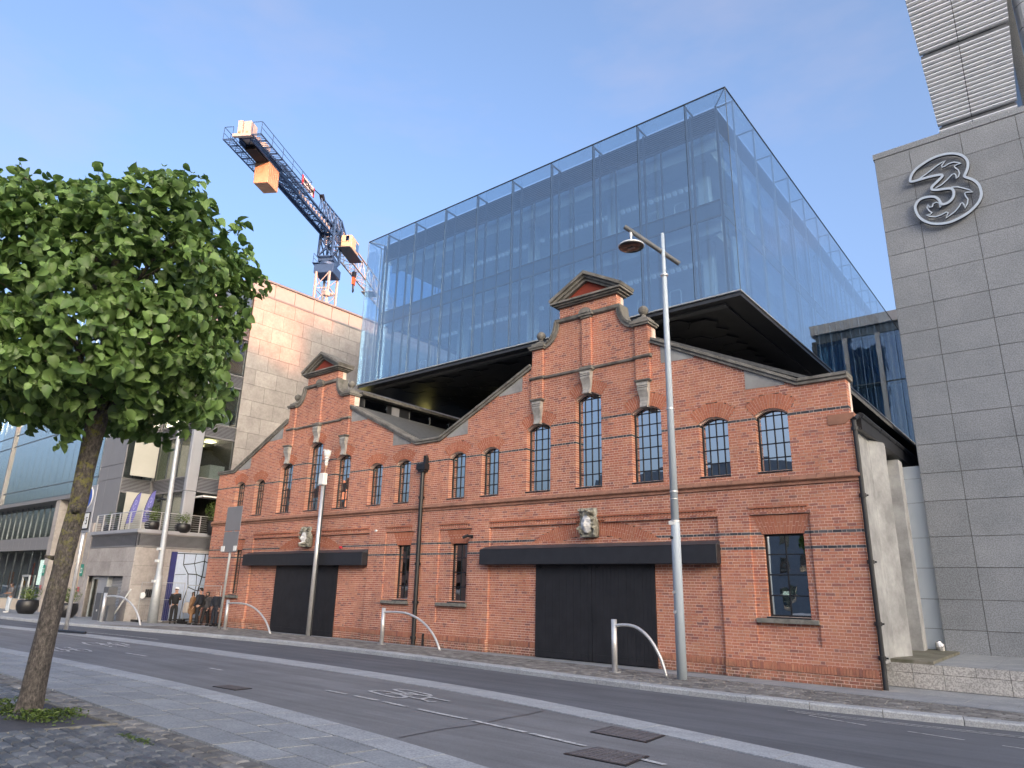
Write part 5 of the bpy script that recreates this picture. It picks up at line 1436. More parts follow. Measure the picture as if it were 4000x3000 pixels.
# ================================================================ street furniture
LP = thing('street_lamp', 'tall pale blue grey street lamp post with round pendant lamp on a dark arm', 'street lamp', (-8.19,-3.05,.15))
m = MB(); m.tube([(-8.19,-3.05,.13),(-8.19,-3.05,3.9),(-8.19,-3.05,4.0)], [.125,.118,.105], 20); m.build('base_pole', M_POLE, LP, smooth=True)
m = MB(); m.tube([(-8.19,-3.05,4.0),(-8.19,-3.05,11.0),(-8.19,-3.05,11.05),(-8.19,-3.05,12.35)], [.105,.072,.058,.05], 20); m.build('upper_pole', M_POLE, LP, smooth=True)
for z, w in ((4.75,.03),(4.55,.02),(7.0,.03),(3.98,.05),(11.0,.04)):
    m = MB(); m.tube([(-8.19,-3.05,z-w/2),(-8.19,-3.05,z+w/2)], .112 if z > 4 else .13, 20); m.build('strap', M_STEEL, LP)
m = MB(); m.box(-8.19-.125,-8.19+.05,-3.05-.125,-3.05-.02,3.88,3.98); m.build('sticker', M_WHITE, LP)
for z in (3.55, 2.2, 1.72):
    m = MB(); m.tube([(-8.25,-3.16,z),(-8.25,-3.19,z)], .04, 10); m.build('access_cap', M_BLK if z > 3 else M_STEEL, LP)
a, b = Vector((-9.05,-3.75,12.55)), Vector((-7.85,-2.72,11.40))
adir = (b-a).normalized()
m = MB(); m.tube([a, b], .07, 12); m.build('arm', M_ARM, LP)
lc = a+adir*.22
m = MB(); m.tube([lc-Vector((0,0,.02)), lc-Vector((0,0,.18))], .045, 10); m.tube([lc-Vector((0,0,.18)), lc-Vector((0,0,.30))], .03, 10); m.build('hanger', M_STEEL, LP)
zz = lc.z-.30
m = MB(); m.lathe([(.04,zz),(.10,zz-.03),(.24,zz-.10),(.36,zz-.17),(.385,zz-.20),(.38,zz-.225)], lc.x, lc.y, 28); m.build('lamp_shade', M_ALU, LP, smooth=True)
m = MB(); m.lathe([(.37,zz-.226),(.36,zz-.245),(.20,zz-.262),(.02,zz-.265)], lc.x, lc.y, 28); m.build('lamp_glass', simple('dark lamp glass', (.035,.03,.035), .2), LP, smooth=True)
m = MB(); m.box(lc.x-.10,lc.x+.10,lc.y-.05,lc.y+.05,zz-.28,zz-.262); m.build('light_module', M_GREYP, LP)
# big grey pole behind the people
BP = thing('lamp_column', 'thick pale grey lamp column rising behind the people beside the hoop barrier', 'lamp post', (-37.1,-2.65,.13))
m = MB(); m.tube([(-37.1,-2.65,.1),(-37.15,-2.65,2.4),(-37.2,-2.65,2.5),(-37.5,-2.65,10.7),(-37.55,-2.65,12.5)], [.24,.20,.15,.10,.09], 16); m.build('pole', M_GALV, BP, smooth=True)
for z in (2.1, 3.1, 3.7): MB().box(-37.35,-37.05,-2.90,-2.8,z,z+.13).build('notice', M_WHITE, BP)
m = MB(); m.tube([(-37.3,-2.85,6.3),(-37.55,-3.05,6.35)], .06, 8); m.tube([(-37.55,-3.0,6.3),(-37.68,-3.1,6.22)], .075, 8); m.build('camera', M_BLK, BP)
# CCTV pole
CP = thing('cctv_pole', 'brushed steel pole with white box and dome camera before the left black door', 'camera pole', (-27.03,-.5,.03))
m = MB(); m.tube([(-27.03,-.5,.02),(-27.0,-.5,7.0)], [.115,.095], 16); m.build('pole', M_STEEL, CP, smooth=True)
m = MB(); m.tube([(-26.86,-.5,.02),(-26.86,-.5,6.6)], .03, 8); m.build('cable_tube', M_BLK, CP)
MB().box(-27.22,-26.84,-.66,-.42,6.60,7.16).build('junction_box', M_WHITE, CP, bevel=.03)
m = MB(); m.tube([(-26.98,-.5,7.16),(-26.98,-.5,7.5)], .025, 6); m.tube([(-26.94,-.5,7.42),(-26.94,-.5,7.52)], .06, 8); m.build('mast', M_RUST, CP)
m = MB(); m.lathe([(.06,7.52),(.07,7.6),(.10,7.66),(.07,7.72),(.10,7.82),(.14,7.86),(.09,7.9),(.15,8.0),(.17,8.1),(.15,8.2),(.06,8.26)], -26.94, -.5, 14); m.prism([(-27.14,8.22),(-26.8,8.16),(-26.78,8.22),(-27.1,8.30)], -.62, -.4); m.build('camera_dome', M_WHITE, CP)
# sign post seen from behind
SP = thing('road_sign', 'grey backed rectangular road sign on a slim post near the left brick corner', 'road sign', (-31.76,-2.06,.1))
m = MB(); m.tube([(-31.75,-2.06,.08),(-31.55,-2.06,5.62)], .055, 12); m.build('post', M_GALV, SP, smooth=True)
MB().box(-32.22,-30.86,-2.16,-2.14,4.55,5.70).build('sign_panel', M_GREYP, SP, bevel=.01); MB().box(-32.22,-30.90,-2.16,-2.14,3.55,4.52).build('sign_panel', M_GREYP, SP, bevel=.01)
MB().box(-32.30,-32.0,-2.18,-2.145,3.6,3.85).build('label_plate', M_WHITE, SP); MB().box(-31.2,-30.95,-2.18,-2.145,3.62,3.85).build('label_plate', M_WHITE, SP)
m = MB()
for z in (4.6, 5.55, 3.65): m.box(-32.18,-30.92,-2.13,-2.11,z,z+.04)
m.build('rail', M_GALV, SP)
# blue parking sign on the island behind the trunk
PS = thing('parking_sign', 'steel sign pole with grey board carrying a blue disc, partly hidden by the tree trunk', 'road sign', (-27.35,-10.07,.45))
m = MB(); m.tube([(-27.35,-10.07,.46),(-27.42,-10.07,5.35)], .065, 12); m.build('post', M_STEEL, PS, smooth=True)
m = MB(); m.tube([(-27.6,-10.25,.50),(-26.0,-9.95,.50)], .045, 8); m.build('foot', M_BLK, PS)
MB().box(-28.1,-26.75,-10.16,-10.12,3.75,5.4).build('backing_board', M_GREYL, PS, bevel=.01)
m = MB(); m.tube([(-27.32,-10.165,4.98),(-27.32,-10.19,4.98)], .40, 24); m.build('white_rim', M_WHITE, PS)
m = MB(); m.tube([(-27.32,-10.191,4.98),(-27.32,-10.20,4.98)], .36, 24); m.build('blue_disc', M_BLUE, PS)
MB().box(-27.75,-26.85,-10.19,-10.165,3.85,4.45).build('black_border', M_BLK, PS); MB().box(-27.71,-26.89,-10.20,-10.191,3.89,4.41).build('white_plate', M_WHITE, PS)
text_mesh('P 5', .36, M_BLK, 'lettering', PS, MXZ(-27.15,-10.205,4.14), .003)
# hoop barriers
def hoop(px_, py_, ex, ey, lab):
    z0 = zpave(py_); z1 = zpave(ey)
    t = thing('hoop_barrier', lab, 'barrier', (px_,py_,z0), 'stainless hoop barriers along the kerb')
    m = MB(); m.tube([(px_,py_,z0-.02),(px_,py_,z0+1.32)], .075, 16); m.build('post', M_STEEL, t, smooth=True)
    m = MB(); m.tube([(px_,py_,z0-.01),(px_,py_,z0+.015)], .16, 16); m.build('base_plate', M_STEEL, t)
    L = [(0,1.15),(.12,1.18),(.28,1.19),(.44,1.15),(.60,1.02),(.74,.82),(.86,.55),(.94,.28),(1.0,-.02)]
    P = smooth_path(L, False, 3)
    m = MB(); m.tube([(px_+(ex-px_)*p.x, py_+(ey-py_)*p.x, z0+(z1-z0)*p.x+p.y) for p in P], .042, 10); m.build('curved_rail', M_STEEL, t, smooth=True)
hoop(-10.12,-3.0,-8.62,-3.0,'steel hoop barrier in front of the right black door, nearest the street lamp')
hoop(-21.3,-1.3,-18.2,-1.3,'steel hoop barrier in front of the central downpipe')
hoop(-32.2,-1.5,-28.4,-1.5,'steel hoop barrier beside the grey backed sign, left of the steel pole')
hoop(-36.8,-5.2,-34.0,-4.6,'farthest left steel hoop barrier in front of the grey cabinet')
# cabinet, barrier fences
CA = thing('utility_cabinet', 'dark grey utility cabinet on the pavement in front of the roller shutter', 'cabinet', (-38.9,-4.3,.2))
MB().box(-39.4,-38.75,-4.6,-4.1,.2,1.55).build('body', M_LOUVD, CA, bevel=.02); MB().box(-38.74,-38.2,-4.55,-4.1,.2,1.85).build('body', M_LOUVD, CA, bevel=.02); MB().box(-38.19,-37.95,-4.5,-4.15,.2,.95).build('side_box', M_LOUVD, CA, bevel=.02)
m = MB()
for x in (-38.98,-38.3): m.tube([(x,-4.63,.7),(x,-4.61,.7)], .05, 8)
m.build('lock', M_WHITE, CA)
def fence(x0, y0, x1, y1, lab):
    z0 = zpave(y0); t = thing('wire_fence_panel', lab, 'fence', (x0,y0,z0), 'temporary wire fence panels')
    m = MB(); m.tube([(x0,y0,z0+.05),(x0,y0,z0+1.95),(x1,y1,z0+1.95),(x1,y1,z0+.05),(x0,y0,z0+.05)], .022, 6); m.tube([(x0,y0,z0+1.1),(x1,y1,z0+1.1)], .012, 5); m.build('frame', M_GALV, t)
    m = MB(); n = 22
    for i in range(1, n): m.bar((x0+(x1-x0)*i/n,y0+(y1-y0)*i/n,z0+.08),(x0+(x1-x0)*i/n,y0+(y1-y0)*i/n,z0+1.93), .005)
    m.build('wire_mesh', M_GALV, t, stuff=True)
    for (x, y) in ((x0,y0),(x1,y1)): MB().box(x-.35,x+.35,y-.12,y+.12,z0,z0+.12).build('rubber_foot', M_BLK, t)
fence(-38.1,-3.0,-37.6,-1.0,'wire fence panel left of the thick lamp column')
fence(-37.5,-.9,-35.4,.0-.15,'wire fence panel behind the standing people')
m = MB(); m.bar((-39.0,-3.9,.2),(-37.9,-3.6,1.75),.05); tag(m.build('leaning_bar', M_WHITE), 'white bar leaning against the wire fence left of the lamp column', 'bar')
m = MB(); m.tube([(-38.0,-2.9,1.45),(-37.98,-2.95,1.45)], .16, 12); tag(m.build('round_notice', M_WHITE), 'white round notice on the wire fence', 'notice')
# feather flags on the balcony
def flag(x, lean, lab, y=-2.9):
    z0 = 5.2
    t = thing('feather_flag', lab, 'flag', (x,y,4.75), 'violet feather flags on the balcony')
    edge = [(0,0),(.10,.45),(.25,.9),(.48,1.3),(.78,1.58),(1.12,1.68)]; inner_ = [(1.12,1.68),(1.14,1.25),(1.06,.80),(.92,.35),(.80,.04),(0,0)]
    sh_ = lambda p: (x+p[0]*1.0+p[1]*lean, z0+p[1])
    m = MB(); poly = [sh_(p) for p in edge]+[sh_(p) for p in inner_[1:-1]]
    m.prism(poly[::-1], y, y+.012); m.build('cloth', M_FLAG, t)
    m = MB(); m.tube([(x-.05,y+.006,4.75)]+[(sh_(p)[0]-.015,y+.006,sh_(p)[1]) for p in edge], .022, 6); m.build('pole', M_BLK, t)
    ang = math.atan2(1.3, .55+lean*1.3)
    text_mesh('EKCO', .40, M_FLAGT, 'lettering', t, MXZ(x+.62+.8*lean,y-.006,z0+.80,-ang), .002, 1.05)
    MB().box(x-.35,x+.35,y-.3,y+.3,4.74,4.79).build('base', M_BLK, t)
flag(-41.6, .12, 'left violet feather flag leaning over the balcony rail')
flag(-39.7, .02, 'right violet feather flag standing upright on the balcony')
# ================================================================ plants
M_LEAF = None
def leaf_mat(name, a, b, trans=.25):
    m, nt, bs = nm(name); r = ramp(nt, island(nt), [(0, a), (.55, b), (.85, tuple(x*1.4 for x in b)), (1, tuple(x*.5 for x in a))])
    n = noise(nt, 9, 2, .5, wpos(nt)); v = ramp(nt, n.outputs['Fac'], [(.3,(.8,.8,.8)),(.7,(1.15,1.15,1.15))])
    c = mixc(nt, 1.0, r.outputs[0], v.outputs[0], 'MULTIPLY')
    nt.links.new(c, bs.inputs['Base Color']); bs.inputs['Roughness'].default_value = .42; bs.inputs['Specular IOR Level'].default_value = .45
    tr = N(nt, 'ShaderNodeBsdfTranslucent'); nt.links.new(c, tr.inputs[0]); mx_ = N(nt, 'ShaderNodeMixShader'); mx_.inputs[0].default_value = trans
    out = nt.nodes['Material Output']; nt.links.new(bs.outputs[0], mx_.inputs[1]); nt.links.new(tr.outputs[0], mx_.inputs[2]); nt.links.new(mx_.outputs[0], out.inputs['Surface'])
    return m
M_LEAF = leaf_mat('lime leaf', (.095,.175,.045), (.17,.27,.075))
M_LEAF2 = leaf_mat('shrub leaf', (.05,.09,.02), (.11,.16,.035))
M_TWIG = simple('green twig', (.12,.15,.05), .7)
def bark_mat():
    m, nt, b = nm('lichen speckled bark'); p = wpos(nt)
    mp = N(nt, 'ShaderNodeMapping'); mp.inputs['Scale'].default_value = (1,1,.45); nt.links.new(p, mp.inputs[0])
    n = noise(nt, 42, 5, .8, mp.outputs[0]); r = ramp(nt, n.outputs['Fac'], [(.38,(.032,.030,.028)),(.55,(.125,.108,.095)),(.72,(.27,.24,.215))])
    n2 = noise(nt, 11, 6, .8, p); r2 = ramp(nt, n2.outputs['Fac'], [(.52,(0,0,0)),(.57,(.8,.8,.8))])
    sx = N(nt, 'ShaderNodeSeparateXYZ'); nt.links.new(p, sx.inputs[0]); mr = N(nt, 'ShaderNodeMapRange'); nt.links.new(sx.outputs['Z'], mr.inputs[0]); mr.inputs[1].default_value = 1.9; mr.inputs[2].default_value = 3.0
    mm = N(nt, 'ShaderNodeMath', operation='MULTIPLY'); nt.links.new(r2.outputs[0], mm.inputs[0]); nt.links.new(mr.outputs[0], mm.inputs[1])
    c = mixc(nt, mm.outputs[0], r.outputs[0], (.21,.20,.05))
    nt.links.new(c, b.inputs['Base Color']); b.inputs['Roughness'].default_value = .9
    bump(nt, b, n.outputs['Fac'], .9, .03); return m
M_BARK = bark_mat()
def leaf_geo(L, W, rnd):
    # heart shaped, cupped leaf in local xy, tip along +x
    k = rnd.uniform(.15,.55); dr = rnd.uniform(.1,.4)
    P = [(0,0),(-.04,.26),(.22,.47),(.56,.45),(.84,.25),(1.0,0),(.84,-.25),(.56,-.45),(.22,-.47),(-.04,-.26)]
    mid = [(.12,0),(.40,0),(.70,0)]
    V = [(p[0]*L, p[1]*W*1.1, abs(p[1])*W*k*2.2-dr*L*p[0]**2) for p in P]+[(p[0]*L, 0, -dr*L*p[0]**2-.0) for p in mid]
    F = [(0,10,1),(1,10,2),(10,11,2),(2,11,3),(11,12,3),(3,12,4),(12,5,4),(0,9,10),(9,8,10),(8,11,10),(8,7,11),(7,12,11),(7,6,12),(6,5,12)]
    return V, F
def rot_basis(n, up, rnd):
    n = n.normalized(); t = up-n*up.dot(n)
    if t.length < .05: t = Vector((1,0,0))-n*n.x
    t.normalize(); b = n.cross(t)
    return Matrix((t, b, n)).transposed()
TR = thing('street_tree', 'pleached lime tree with a boxy leafy crown and lichen covered trunk at left', 'tree', (-9.13,-16.88,.78))
rnd = random.Random(4)
tpts = [(-9.16,-16.90,.74),(-9.13,-16.88,.86),(-9.125,-16.88,1.05),(-9.12,-16.88,1.28),(-9.12,-16.87,1.65),(-9.115,-16.86,1.95),(-9.10,-16.85,2.3),(-9.085,-16.84,2.65),(-9.06,-16.82,3.05),(-9.06,-16.82,3.39),(-9.05,-16.81,3.86),(-9.04,-16.80,4.15),(-9.06,-16.84,4.9),(-9.1,-16.9,5.8),(-9.15,-16.95,6.6)]
trd = [.160,.134,.119,.112,.107,.102,.098,.097,.096,.096,.110,.11,.09,.06,.03]
def organic_tube(pts, rad, n, amp, seed):
    m = MB(); sp = []
    P = [Vector(p) for p in pts]; r2 = random.Random(seed)
    Q = []; Rd = []
    for i in range(len(P)-1):
        for j in range(4): t = j/4; Q.append(P[i].lerp(P[i+1], t)); Rd.append(rad[i]*(1-t)+rad[i+1]*t)
    Q.append(P[-1]); Rd.append(rad[-1])
    ph = [r2.uniform(0,6.28) for _ in range(6)]
    base = 0
    for i, p in enumerate(Q):
        for k in range(n):
            a = 2*math.pi*k/n
            rr_ = Rd[i]*(1+amp*(math.sin(3*a+ph[0]+p.z*2.2)*.5+math.sin(5*a+ph[1]-p.z*3.1)*.35+math.sin(p.z*9+ph[2]+2*a)*.3)+r2.uniform(-.02,.02))
            m.v.append((p.x+rr_*math.cos(a), p.y+rr_*math.sin(a), p.z))
    for i in range(len(Q)-1):
        for k in range(n): m.f.append((i*n+k, i*n+(k+1)%n, (i+1)*n+(k+1)%n, (i+1)*n+k)); m.m.append(0)
    return m
organic_tube(tpts, trd, 22, .07, 2).build('trunk', M_BARK, TR, smooth=True)
m = MB(); m.tube([(-9.0,-16.86,2.95),(-8.93,-16.86,2.97),(-8.90,-16.87,3.02)], [.05,.035,.02], 8); m.tube([(-9.17,-16.93,2.42),(-9.26,-16.99,2.44)], [.03,.015], 6); m.build('branch_stub', M_BARK, TR, smooth=True)
CC = Vector((-9.26,-16.95,5.48)); ax_r = Vector((rr.x,rr.y,0)).normalized(); ax_f = Vector((f_.x,f_.y,0)).normalized()
HR, HF, HU = 1.60, 1.40, 1.44
for i in range(26):
    a = rnd.uniform(0,6.28); z0 = 3.95+rnd.random()*1.6; tgt = CC+ax_r*math.cos(a)*HR*.9+ax_f*math.sin(a)*HF*.9+Vector((0,0,rnd.uniform(-.9,1.3)))
    s = Vector((-9.05,-16.82,z0)); md = s.lerp(tgt,.5)+Vector((rnd.uniform(-.15,.15),rnd.uniform(-.15,.15),.15))
    m = MB(); m.tube([s, s.lerp(md,.5)+Vector((0,0,.05)), md, md.lerp(tgt,.5), tgt], [.04,.032,.022,.014,.006], 6); m.build('limb', M_BARK, TR, smooth=True)
def hash3(x, y, z): return (math.sin(x*1.7+y*2.3+z*1.3)+math.sin(x*3.9-y*2.9+z*3.1+1.3)*.6+math.sin(x*6.7+y*7.3-z*5.9)*.35)
leaves = []; twigs = MB()
def add_leaf(pos, outward, big=1.0):
    L = rnd.choice((rnd.uniform(.06,.10),rnd.uniform(.10,.15),rnd.uniform(.10,.15)))*big; W = L*rnd.uniform(.78,.98)
    V, F = leaf_geo(L, W*1.0, rnd)
    nrm = (outward*rnd.uniform(.1,1.1)+Vector((rnd.uniform(-.9,.9),rnd.uniform(-.9,.9),rnd.uniform(-.1,1.1)))).normalized()
    hang = (Vector((0,0,-1))*rnd.uniform(-.2,1.0)+ax_r*rnd.uniform(-.5,1.1)+outward*.3+Vector((rnd.uniform(-.4,.4),rnd.uniform(-.4,.4),0)))
    M = rot_basis(nrm, hang, rnd)
    leaves.append(([tuple(pos+M@Vector(v)) for v in V], F, pos))
def supers(u):      # distance to a rounded box surface along direction u (in local axes)
    e = 4.2; return (abs(u[0]/HR)**e+abs(u[1]/HF)**e+abs(u[2]/HU)**e)**(-1/e)
nclus = 0
while nclus < 2100:
    u = Vector((rnd.gauss(0,1),rnd.gauss(0,1),rnd.gauss(0,1))).normalized()
    # spread evenly over the box
    q = Vector((rnd.uniform(-1,1),rnd.uniform(-1,1),rnd.uniform(-1,1))); ax_ = rnd.randrange(3); q[ax_] = rnd.choice((-1,1)); u = Vector((q.x*HR,q.y*HF,q.z*HU)); d0 = u.length; u.normalize()
    R0 = supers(u); depth = rnd.random()**1.6*.62; bumpy = 1+.07*hash3(u.x*2.2,u.y*2.2,u.z*2.2)
    r_loc = R0*bumpy-depth
    gap = hash3(u.x*4.5+9,u.y*4.5,u.z*4.5)
    if gap > 1.35 and depth < .5: continue
    loc = u*r_loc
    pos = CC+ax_r*loc.x+ax_f*loc.y+Vector((0,0,loc.z))
    if loc.z < -HU*.72 and rnd.random() < .25: continue
    out = (ax_r*u.x+ax_f*u.y+Vector((0,0,u.z))).normalized()
    tdir = (out*.6+ax_r*.45+Vector((rnd.uniform(-.5,.5),rnd.uniform(-.5,.5),rnd.uniform(-.5,.3)))).normalized(); Lt = rnd.uniform(.15,.4)
    start = pos-tdir*Lt*.6
    if depth < .3: twigs.tube([start, start+tdir*Lt*.5+Vector((0,0,.02)), start+tdir*Lt-Vector((0,0,.03))], [.004,.003,.002], 3, cap=False)
    for k in range(rnd.randint(4,7)):
        p = start+tdir*Lt*(k+.5)/6+Vector((rnd.uniform(-.07,.07),rnd.uniform(-.07,.07),rnd.uniform(-.06,.06)))
        add_leaf(p, out)
    nclus += 1
# stray shoots
shoots = [((-.37,0,1.5),(-.33,-.1,1.98)),((-1.0,0,1.45),(-1.15,-.1,1.8)),((-1.3,-.2,1.3),(-1.62,-.3,1.55)),((1.5,-.2,1.0),(1.75,-.2,1.15)),((.9,.1,1.5),(1.15,.1,1.62)),((1.62,-.2,-.9),(1.80,-.25,-1.28)),((1.5,-.3,-1.2),(1.72,-.3,-1.45)),((-1.0,-.5,-1.4),(-.92,-.55,-1.95)),((-.7,-.5,-1.4),(-.75,-.5,-1.8)),((-1.1,-.2,-1.3),(-1.25,-.2,-1.7)),((.15,-.4,-1.4),(.10,-.4,-1.85)),((.3,-.5,-1.4),(.35,-.5,-1.7)),((.9,-.6,-1.4),(1.0,-.6,-1.62)),((-1.6,0,-.4),(-1.95,0,-.3)),((1.6,0,.2),(1.85,0,.05)),((-.2,.2,1.5),(-.1,.2,1.72)),((.4,0,1.5),(.5,0,1.68))]
for a, b in shoots:
    A = CC+ax_r*a[0]+ax_f*a[1]+Vector((0,0,a[2])); B = CC+ax_r*b[0]+ax_f*b[1]+Vector((0,0,b[2]))
    twigs.tube([A, A.lerp(B,.5)+Vector((.02,0,.02)), B], [.006,.004,.002], 4, cap=False)
    for k in range(11):
        t = .1+k/11; p = A.lerp(B,t)+Vector((rnd.uniform(-.06,.06),rnd.uniform(-.06,.06),rnd.uniform(-.04,.04))); add_leaf(p, (B-A).normalized(), 1.05)
leaves.sort(key=lambda l: (l[2]-camp).length)
cr_ = MB()
for i, (V, F, pos) in enumerate(leaves):
    if i < 300: MB().add(V, F).build('leaf', M_LEAF, TR, smooth=True)
    else: cr_.add(V, F)
cr_.build('crown', M_LEAF, TR, smooth=True, stuff=True)
twigs.build('twigs', M_TWIG, TR, stuff=True)
# weeds in the pit and joints
def weeds(cx, cy, sx, sy, n, h, lab, name='weed_patch', L=.05):
    m = MB()
    for i in range(n):
        x = cx+rnd.gauss(0,sx); y = cy+rnd.gauss(0,sy); z = zroad(y)+rnd.random()*h*math.exp(-((x-cx)/sx/1.6)**2)
        if math.hypot(x+9.13,y+16.9) < .14: continue
        V, F = leaf_geo(rnd.uniform(.5,1)*L, L*.35, rnd); M = rot_basis(Vector((rnd.uniform(-.8,.8),rnd.uniform(-.8,.8),1)), Vector((rnd.uniform(-1,1),rnd.uniform(-1,1),.5)), rnd)
        m.add([tuple(Vector((x,y,z))+M@Vector(v)) for v in V], F)
    o = m.build(name, M_LEAF2, None, stuff=True); o['label'] = lab; o['category'] = 'weeds'
weeds(-9.45,-17.12,.16,.14,520,.13,'clump of green weeds left of the trunk base')
weeds(-8.86,-16.88,.20,.15,620,.07,'spreading green moss and weeds right of the trunk base')
weeds(-8.95,-16.55,.10,.07,110,.06,'few green weeds behind the trunk base')
weeds(-7.32,-16.62,.09,.025,70,.02,'small green weeds in the sett joints, left tuft',L=.03)
weeds(-7.02,-16.62,.08,.03,80,.02,'small green weeds in the sett joints, right tuft',L=.03)
weeds(-10.3,-16.5,.15,.06,60,.04,'sparse weeds at the left edge of the cobbles')
def potted(x, y, z, r, h, ph, lab, n=420, seed=1, spread=1.0):
    t = thing('potted_plant', lab, 'potted plant', (x,y,z)); rn = random.Random(seed)
    m = MB(); m.lathe([(r*.62,z),(r*.92,z+h*.3),(r,z+h*.6),(r*.93,z+h*.9),(r*.86,z+h),(r*.76,z+h),(r*.7,z+h*.9)], x, y, 20); m.build('pot', M_POT, t, smooth=True)
    m = MB(); st_ = MB()
    for i in range(9): 
        a = rn.uniform(0,6.28); st_.tube([(x,y,z+h*.9),(x+.2*math.cos(a)*r,y+.2*math.sin(a)*r,z+h+ph*.4),(x+.7*math.cos(a)*r,y+.7*math.sin(a)*r,z+h+ph*.8)], [.012,.008,.004], 4)
    for i in range(n):
        u = Vector((rn.gauss(0,1),rn.gauss(0,1),rn.gauss(0,1))).normalized()*(rn.random()**.4)
        p = Vector((x+u.x*r*1.15*spread, y+u.y*r*1.15*spread, z+h+ph*.5+u.z*ph*.55))
        V, F = leaf_geo(rn.uniform(.07,.12), .035, rn); M = rot_basis(u+Vector((0,0,.3)), Vector((rn.uniform(-1,1),rn.uniform(-1,1),-.3)), rn); m.add([tuple(p+M@Vector(v)) for v in V], F)
    m.build('foliage', M_LEAF2, t, smooth=True, stuff=True); st_.build('stem', M_TWIG, t)
potted(-46.2,-5.4,.27,.55,.75,.75,'big black pot of pale shrub beside the woman at far left',seed=2)
potted(-41.9,-4.9,.25,.5,.7,.8,'black pot of leafy shrub just right of the tree trunk',seed=3)
potted(-43.3,-2.9,4.74,.42,.45,.75,'leafy pot at the left end of the balcony',seed=5)
potted(-38.75,-2.7,4.74,.38,.50,.85,'tall leafy black pot at the balcony corner',seed=6)
potted(-38.62,-1.1,4.74,.42,.5,.65,'leafy black pot on the balcony before the grey column',seed=7)
t_ = potted(-38.3,.45,4.74,.32,.75,1.35,'small tree in a white pot at the balcony end beside the brick wall',seed=8,n=600,spread=1.5)
# ================================================================ people
SKIN = simple('skin', (.45,.26,.19), .6, var=.05); SKIN2 = simple('darker skin', (.33,.19,.13), .6, var=.05)
C_BLK = simple('black cloth', (.012,.012,.014), .85); C_DGR = simple('charcoal wool coat', (.05,.048,.052), .9); C_TAN = simple('tan coat', (.22,.12,.06), .9); C_NAVY = simple('navy jacket', (.012,.015,.024), .8)
C_JEAN = simple('pale jeans', (.42,.47,.53), .85); C_GREY = simple('grey t shirt', (.11,.11,.12), .85); C_HAIR = simple('dark hair', (.010,.008,.008), .5); C_WHITE = simple('white cap', (.75,.76,.78), .7); C_CAN = simple('canvas tote', (.48,.42,.36), .9); C_SHOE = simple('white trainers', (.7,.7,.7), .6)
def skin_obj(name, verts, edges, radii, mat, parent, root=0, sub=2):
    me = bpy.data.meshes.new(name); me.from_pydata([tuple(v) for v in verts], edges, []); me.materials.append(mat)
    o = bpy.data.objects.new(name, me); col.objects.link(o)
    md = o.modifiers.new('skin', 'SKIN'); md.use_smooth_shade = True
    if not me.skin_vertices: 
        me.attributes.new('x','FLOAT','POINT')
    for i, r in enumerate(radii):
        sv = me.skin_vertices[0].data[i]; sv.radius = (r, r) if not isinstance(r, tuple) else r; sv.use_root = (i == root)
    ss = o.modifiers.new('sub', 'SUBSURF'); ss.levels = sub; ss.render_levels = sub
    bpy.context.view_layer.update()
    dg = bpy.context.evaluated_depsgraph_get(); ne = bpy.data.meshes.new_from_object(o.evaluated_get(dg))
    bpy.data.objects.remove(o); ne.materials.clear(); ne.materials.append(mat); ne.polygons.foreach_set('use_smooth', [True]*len(ne.polygons))
    o = bpy.data.objects.new(name, ne); col.objects.link(o)
    o.parent = parent; o.matrix_parent_inverse = MW[parent.name].inverted(); return o
